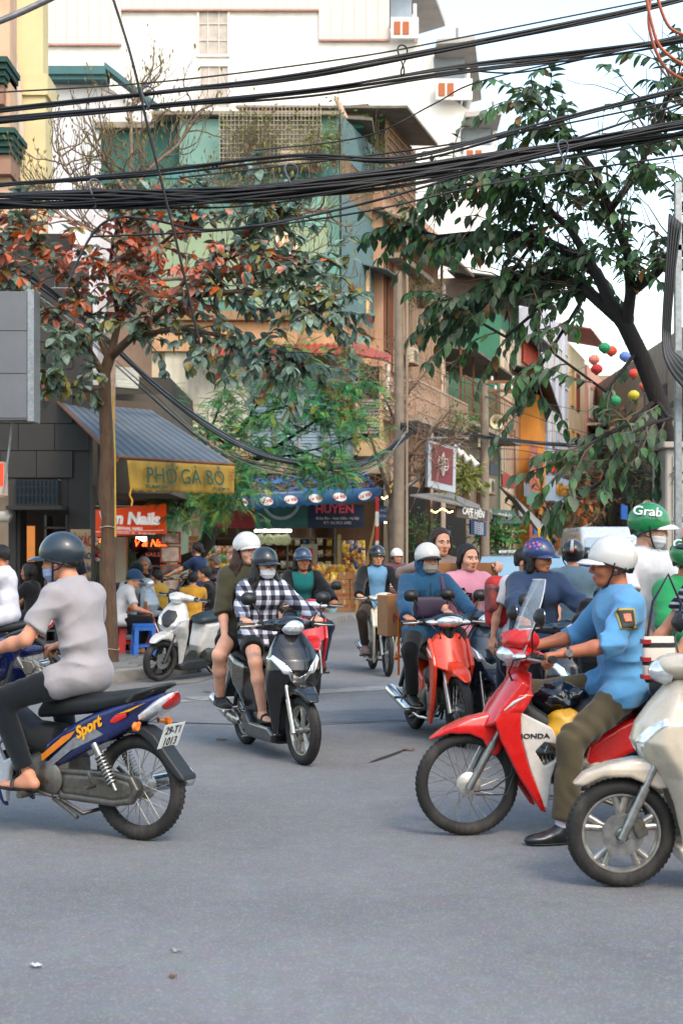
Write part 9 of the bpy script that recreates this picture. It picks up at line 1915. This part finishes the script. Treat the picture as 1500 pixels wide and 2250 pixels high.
for i,(lb,pth,r) in enumerate((('thin straight cable right under the white wall',[(-60,206,10),(350,180,10),(750,130,10),(1000,85,10),(1580,-30,10)],.006),('single cable dipping below the thick main run at left',[(150,620,9.2),(200,520,9.3),(250,480,9.3),(330,482,9.3),(470,505,9.3),(700,470,9.3),(1000,390,9.3),(1580,200,9.3)],.0085),('single lower cable slanting from the copper tree to the right',[(200,520,9.6),(500,505,9.6),(800,465,9.6),(1100,400,9.6),(1580,330,9.6)],.007),('steep dark wire dropping from the top through both cable runs',[(240,-30,8.5),(290,130,8.5),(330,300,8.6),(385,520,8.7),(440,760,8.8)],.009),('cable drooping from the topmost run before the white block',[(560,330,10.5),(800,300,10.5),(950,230,10.5),(1050,180,10.5),(1300,120,10.5),(1580,60,10.5)],.006),('slack cable under the second run at right',[(1000,150,9.4),(1130,160,9.4),(1280,130,9.4),(1580,60,9.4)],.006),('taut cable crossing towards the upper right behind the leaves',[(400,390,10.2),(900,330,10.2),(1200,280,10.2),(1580,200,10.2)],.007))): wire(lb,pth,r)
tie('dark cable loop on the topmost run before the white block',884,132,9.0,.03,.095,CAB); tie('grey cable loop on the upper runs above the budding tree',325,215,9.2,.05,.075,CABG); tie('pale grey loop round the thick main run at left',208,425,8.9,.03,.09,CABG); tie('pale grey loop round the thick main run before the green house',640,390,8.8,.05,.085,CABG); tie('pale grey loop round the thick run near the right tree',1236,340,8.9,.04,.09,CABG)
b5_,s5 = bundle('thick sagging cable run from the left edge past noodle awning to concrete pole',[(-80,525,20),(60,605,20.3),(190,705,21),(330,835,22.3),(450,930,24),(560,992,25.5),(650,1018,27.5),(730,1026,29),(800,1015,30.5),(860,985,32),(905,950,33)],18,.10,.013,(CAB,CAB,CABG),ends=.3)
bundle('looser strands under the sagging cable run',[(-80,590,20.2),(100,665,20.8),(300,840,22.2),(480,985,24.6),(620,1030,27),(740,1045,29),(830,1015,31),(890,950,32.6)],6,.18,.007,(CAB,CABG,CABP),ends=.4)
bundle('dark cable run along the side street at eaves height',[(880,936,33),(960,946,36),(1090,962,40),(1200,974,43),(1290,976,44),(1420,965,44),(1560,950,44)],10,.09,.016,(CAB,),ends=.6)
bundle('thin wires fanning out along the side street',[(880,960,33.5),(1010,985,38),(1150,990,44),(1290,995,50),(1420,1000,56)],6,.5,.010,(CAB,),ends=1.4)
bundle('tangled far cables above the silver van',[(1230,1060,56),(1320,1075,52),(1400,1078,48),(1480,1065,44)],14,.8,.014,(CAB,),ends=.6)
bundle('second tangle of far cables behind the cabinet',[(1250,1040,60),(1350,1045,58),(1450,1035,54),(1520,1020,52)],9,.7,.013,(CAB,),ends=.6)
for i,(a,b) in enumerate((((1064,842),(1290,905)),((1090,860),(1300,800)),((1064,870),(1320,960)),((930,800),(1060,850)))): wire(('thin wire from the insulator pole down the street','thin wire rising from the insulator pole to the lanterns','lowest thin wire from the insulator pole','thin wire from the slatted house to the insulator pole')[i],[(a[0],a[1],39.8),((a[0] + b[0]) / 2,(a[1] + b[1]) / 2 + 8,42),(b[0],b[1],46)],.010)
for i,pth in enumerate(([(1415,-30,9),(1430,50,9),(1455,110,9),(1530,160,9)],[(1432,-30,9.05),(1425,60,9.05),(1462,150,9.05),(1540,190,9.05)],[(1436,-30,9.1),(1470,60,9.1),(1540,85,9.1)])): wire(('outer','middle','inner')[i] + ' orange conduit curling in at the top right corner',pth,.010,M('conduit_orange','#a85638',rough=.6,var=.1),'orange_conduit')
la = MB(); la.tube(smooth_path([P(-40,62,8),P(40,30,8),P(130,-12,8)],6),.018,10); tag(part('lamp_arm',la,metal('#8d8a88',.5),None,50),'grey tubular lamp arm crossing the top left corner','lamp arm')
sp_ = empty('cable_post',P(1488,1250,10.6),0,'steel post hung with thick drooping black cables at the right edge','utility pole'); sp_.location.z = .13; zt = ZA(440,10.6)
m = MB(); m.box((.0,0,zt / 2),(.05,.05,zt)); part('post',m,metal('#8f9496',.5),sp_,None,.004); m = MB(); m.box((0.1,0,ZA(780,10.6) - .13),(.4,.06,.06)); m.box((.1,0,ZA(545,10.6) - .13),(.3,.05,.04)); part('crossarm',m,metal('#6f7476',.5),sp_)
for k in range(13):
 q = k / 12; p = [(1470 + 24 * q,470 + 20 * q,10.5),(1462 + 18 * q,600,10.45 + .03 * (k % 3)),(1455 + 16 * q,740 + 10 * q,10.45),(1465 + 30 * q,800 - 12 * q,10.4),(1500 + 26 * q,850 - 40 * q,10.4),(1560,900 - 60 * q,10.4)]
 base = P(1488,1250,10.6); base.z = .13
 o = part('cable',MB().tube([v - base for v in smooth_path([P(*t) for t in p],6)],.010,5,cap=False),(CAB,CABG,CAB)[k % 3],sp_); o.data.shade_smooth()
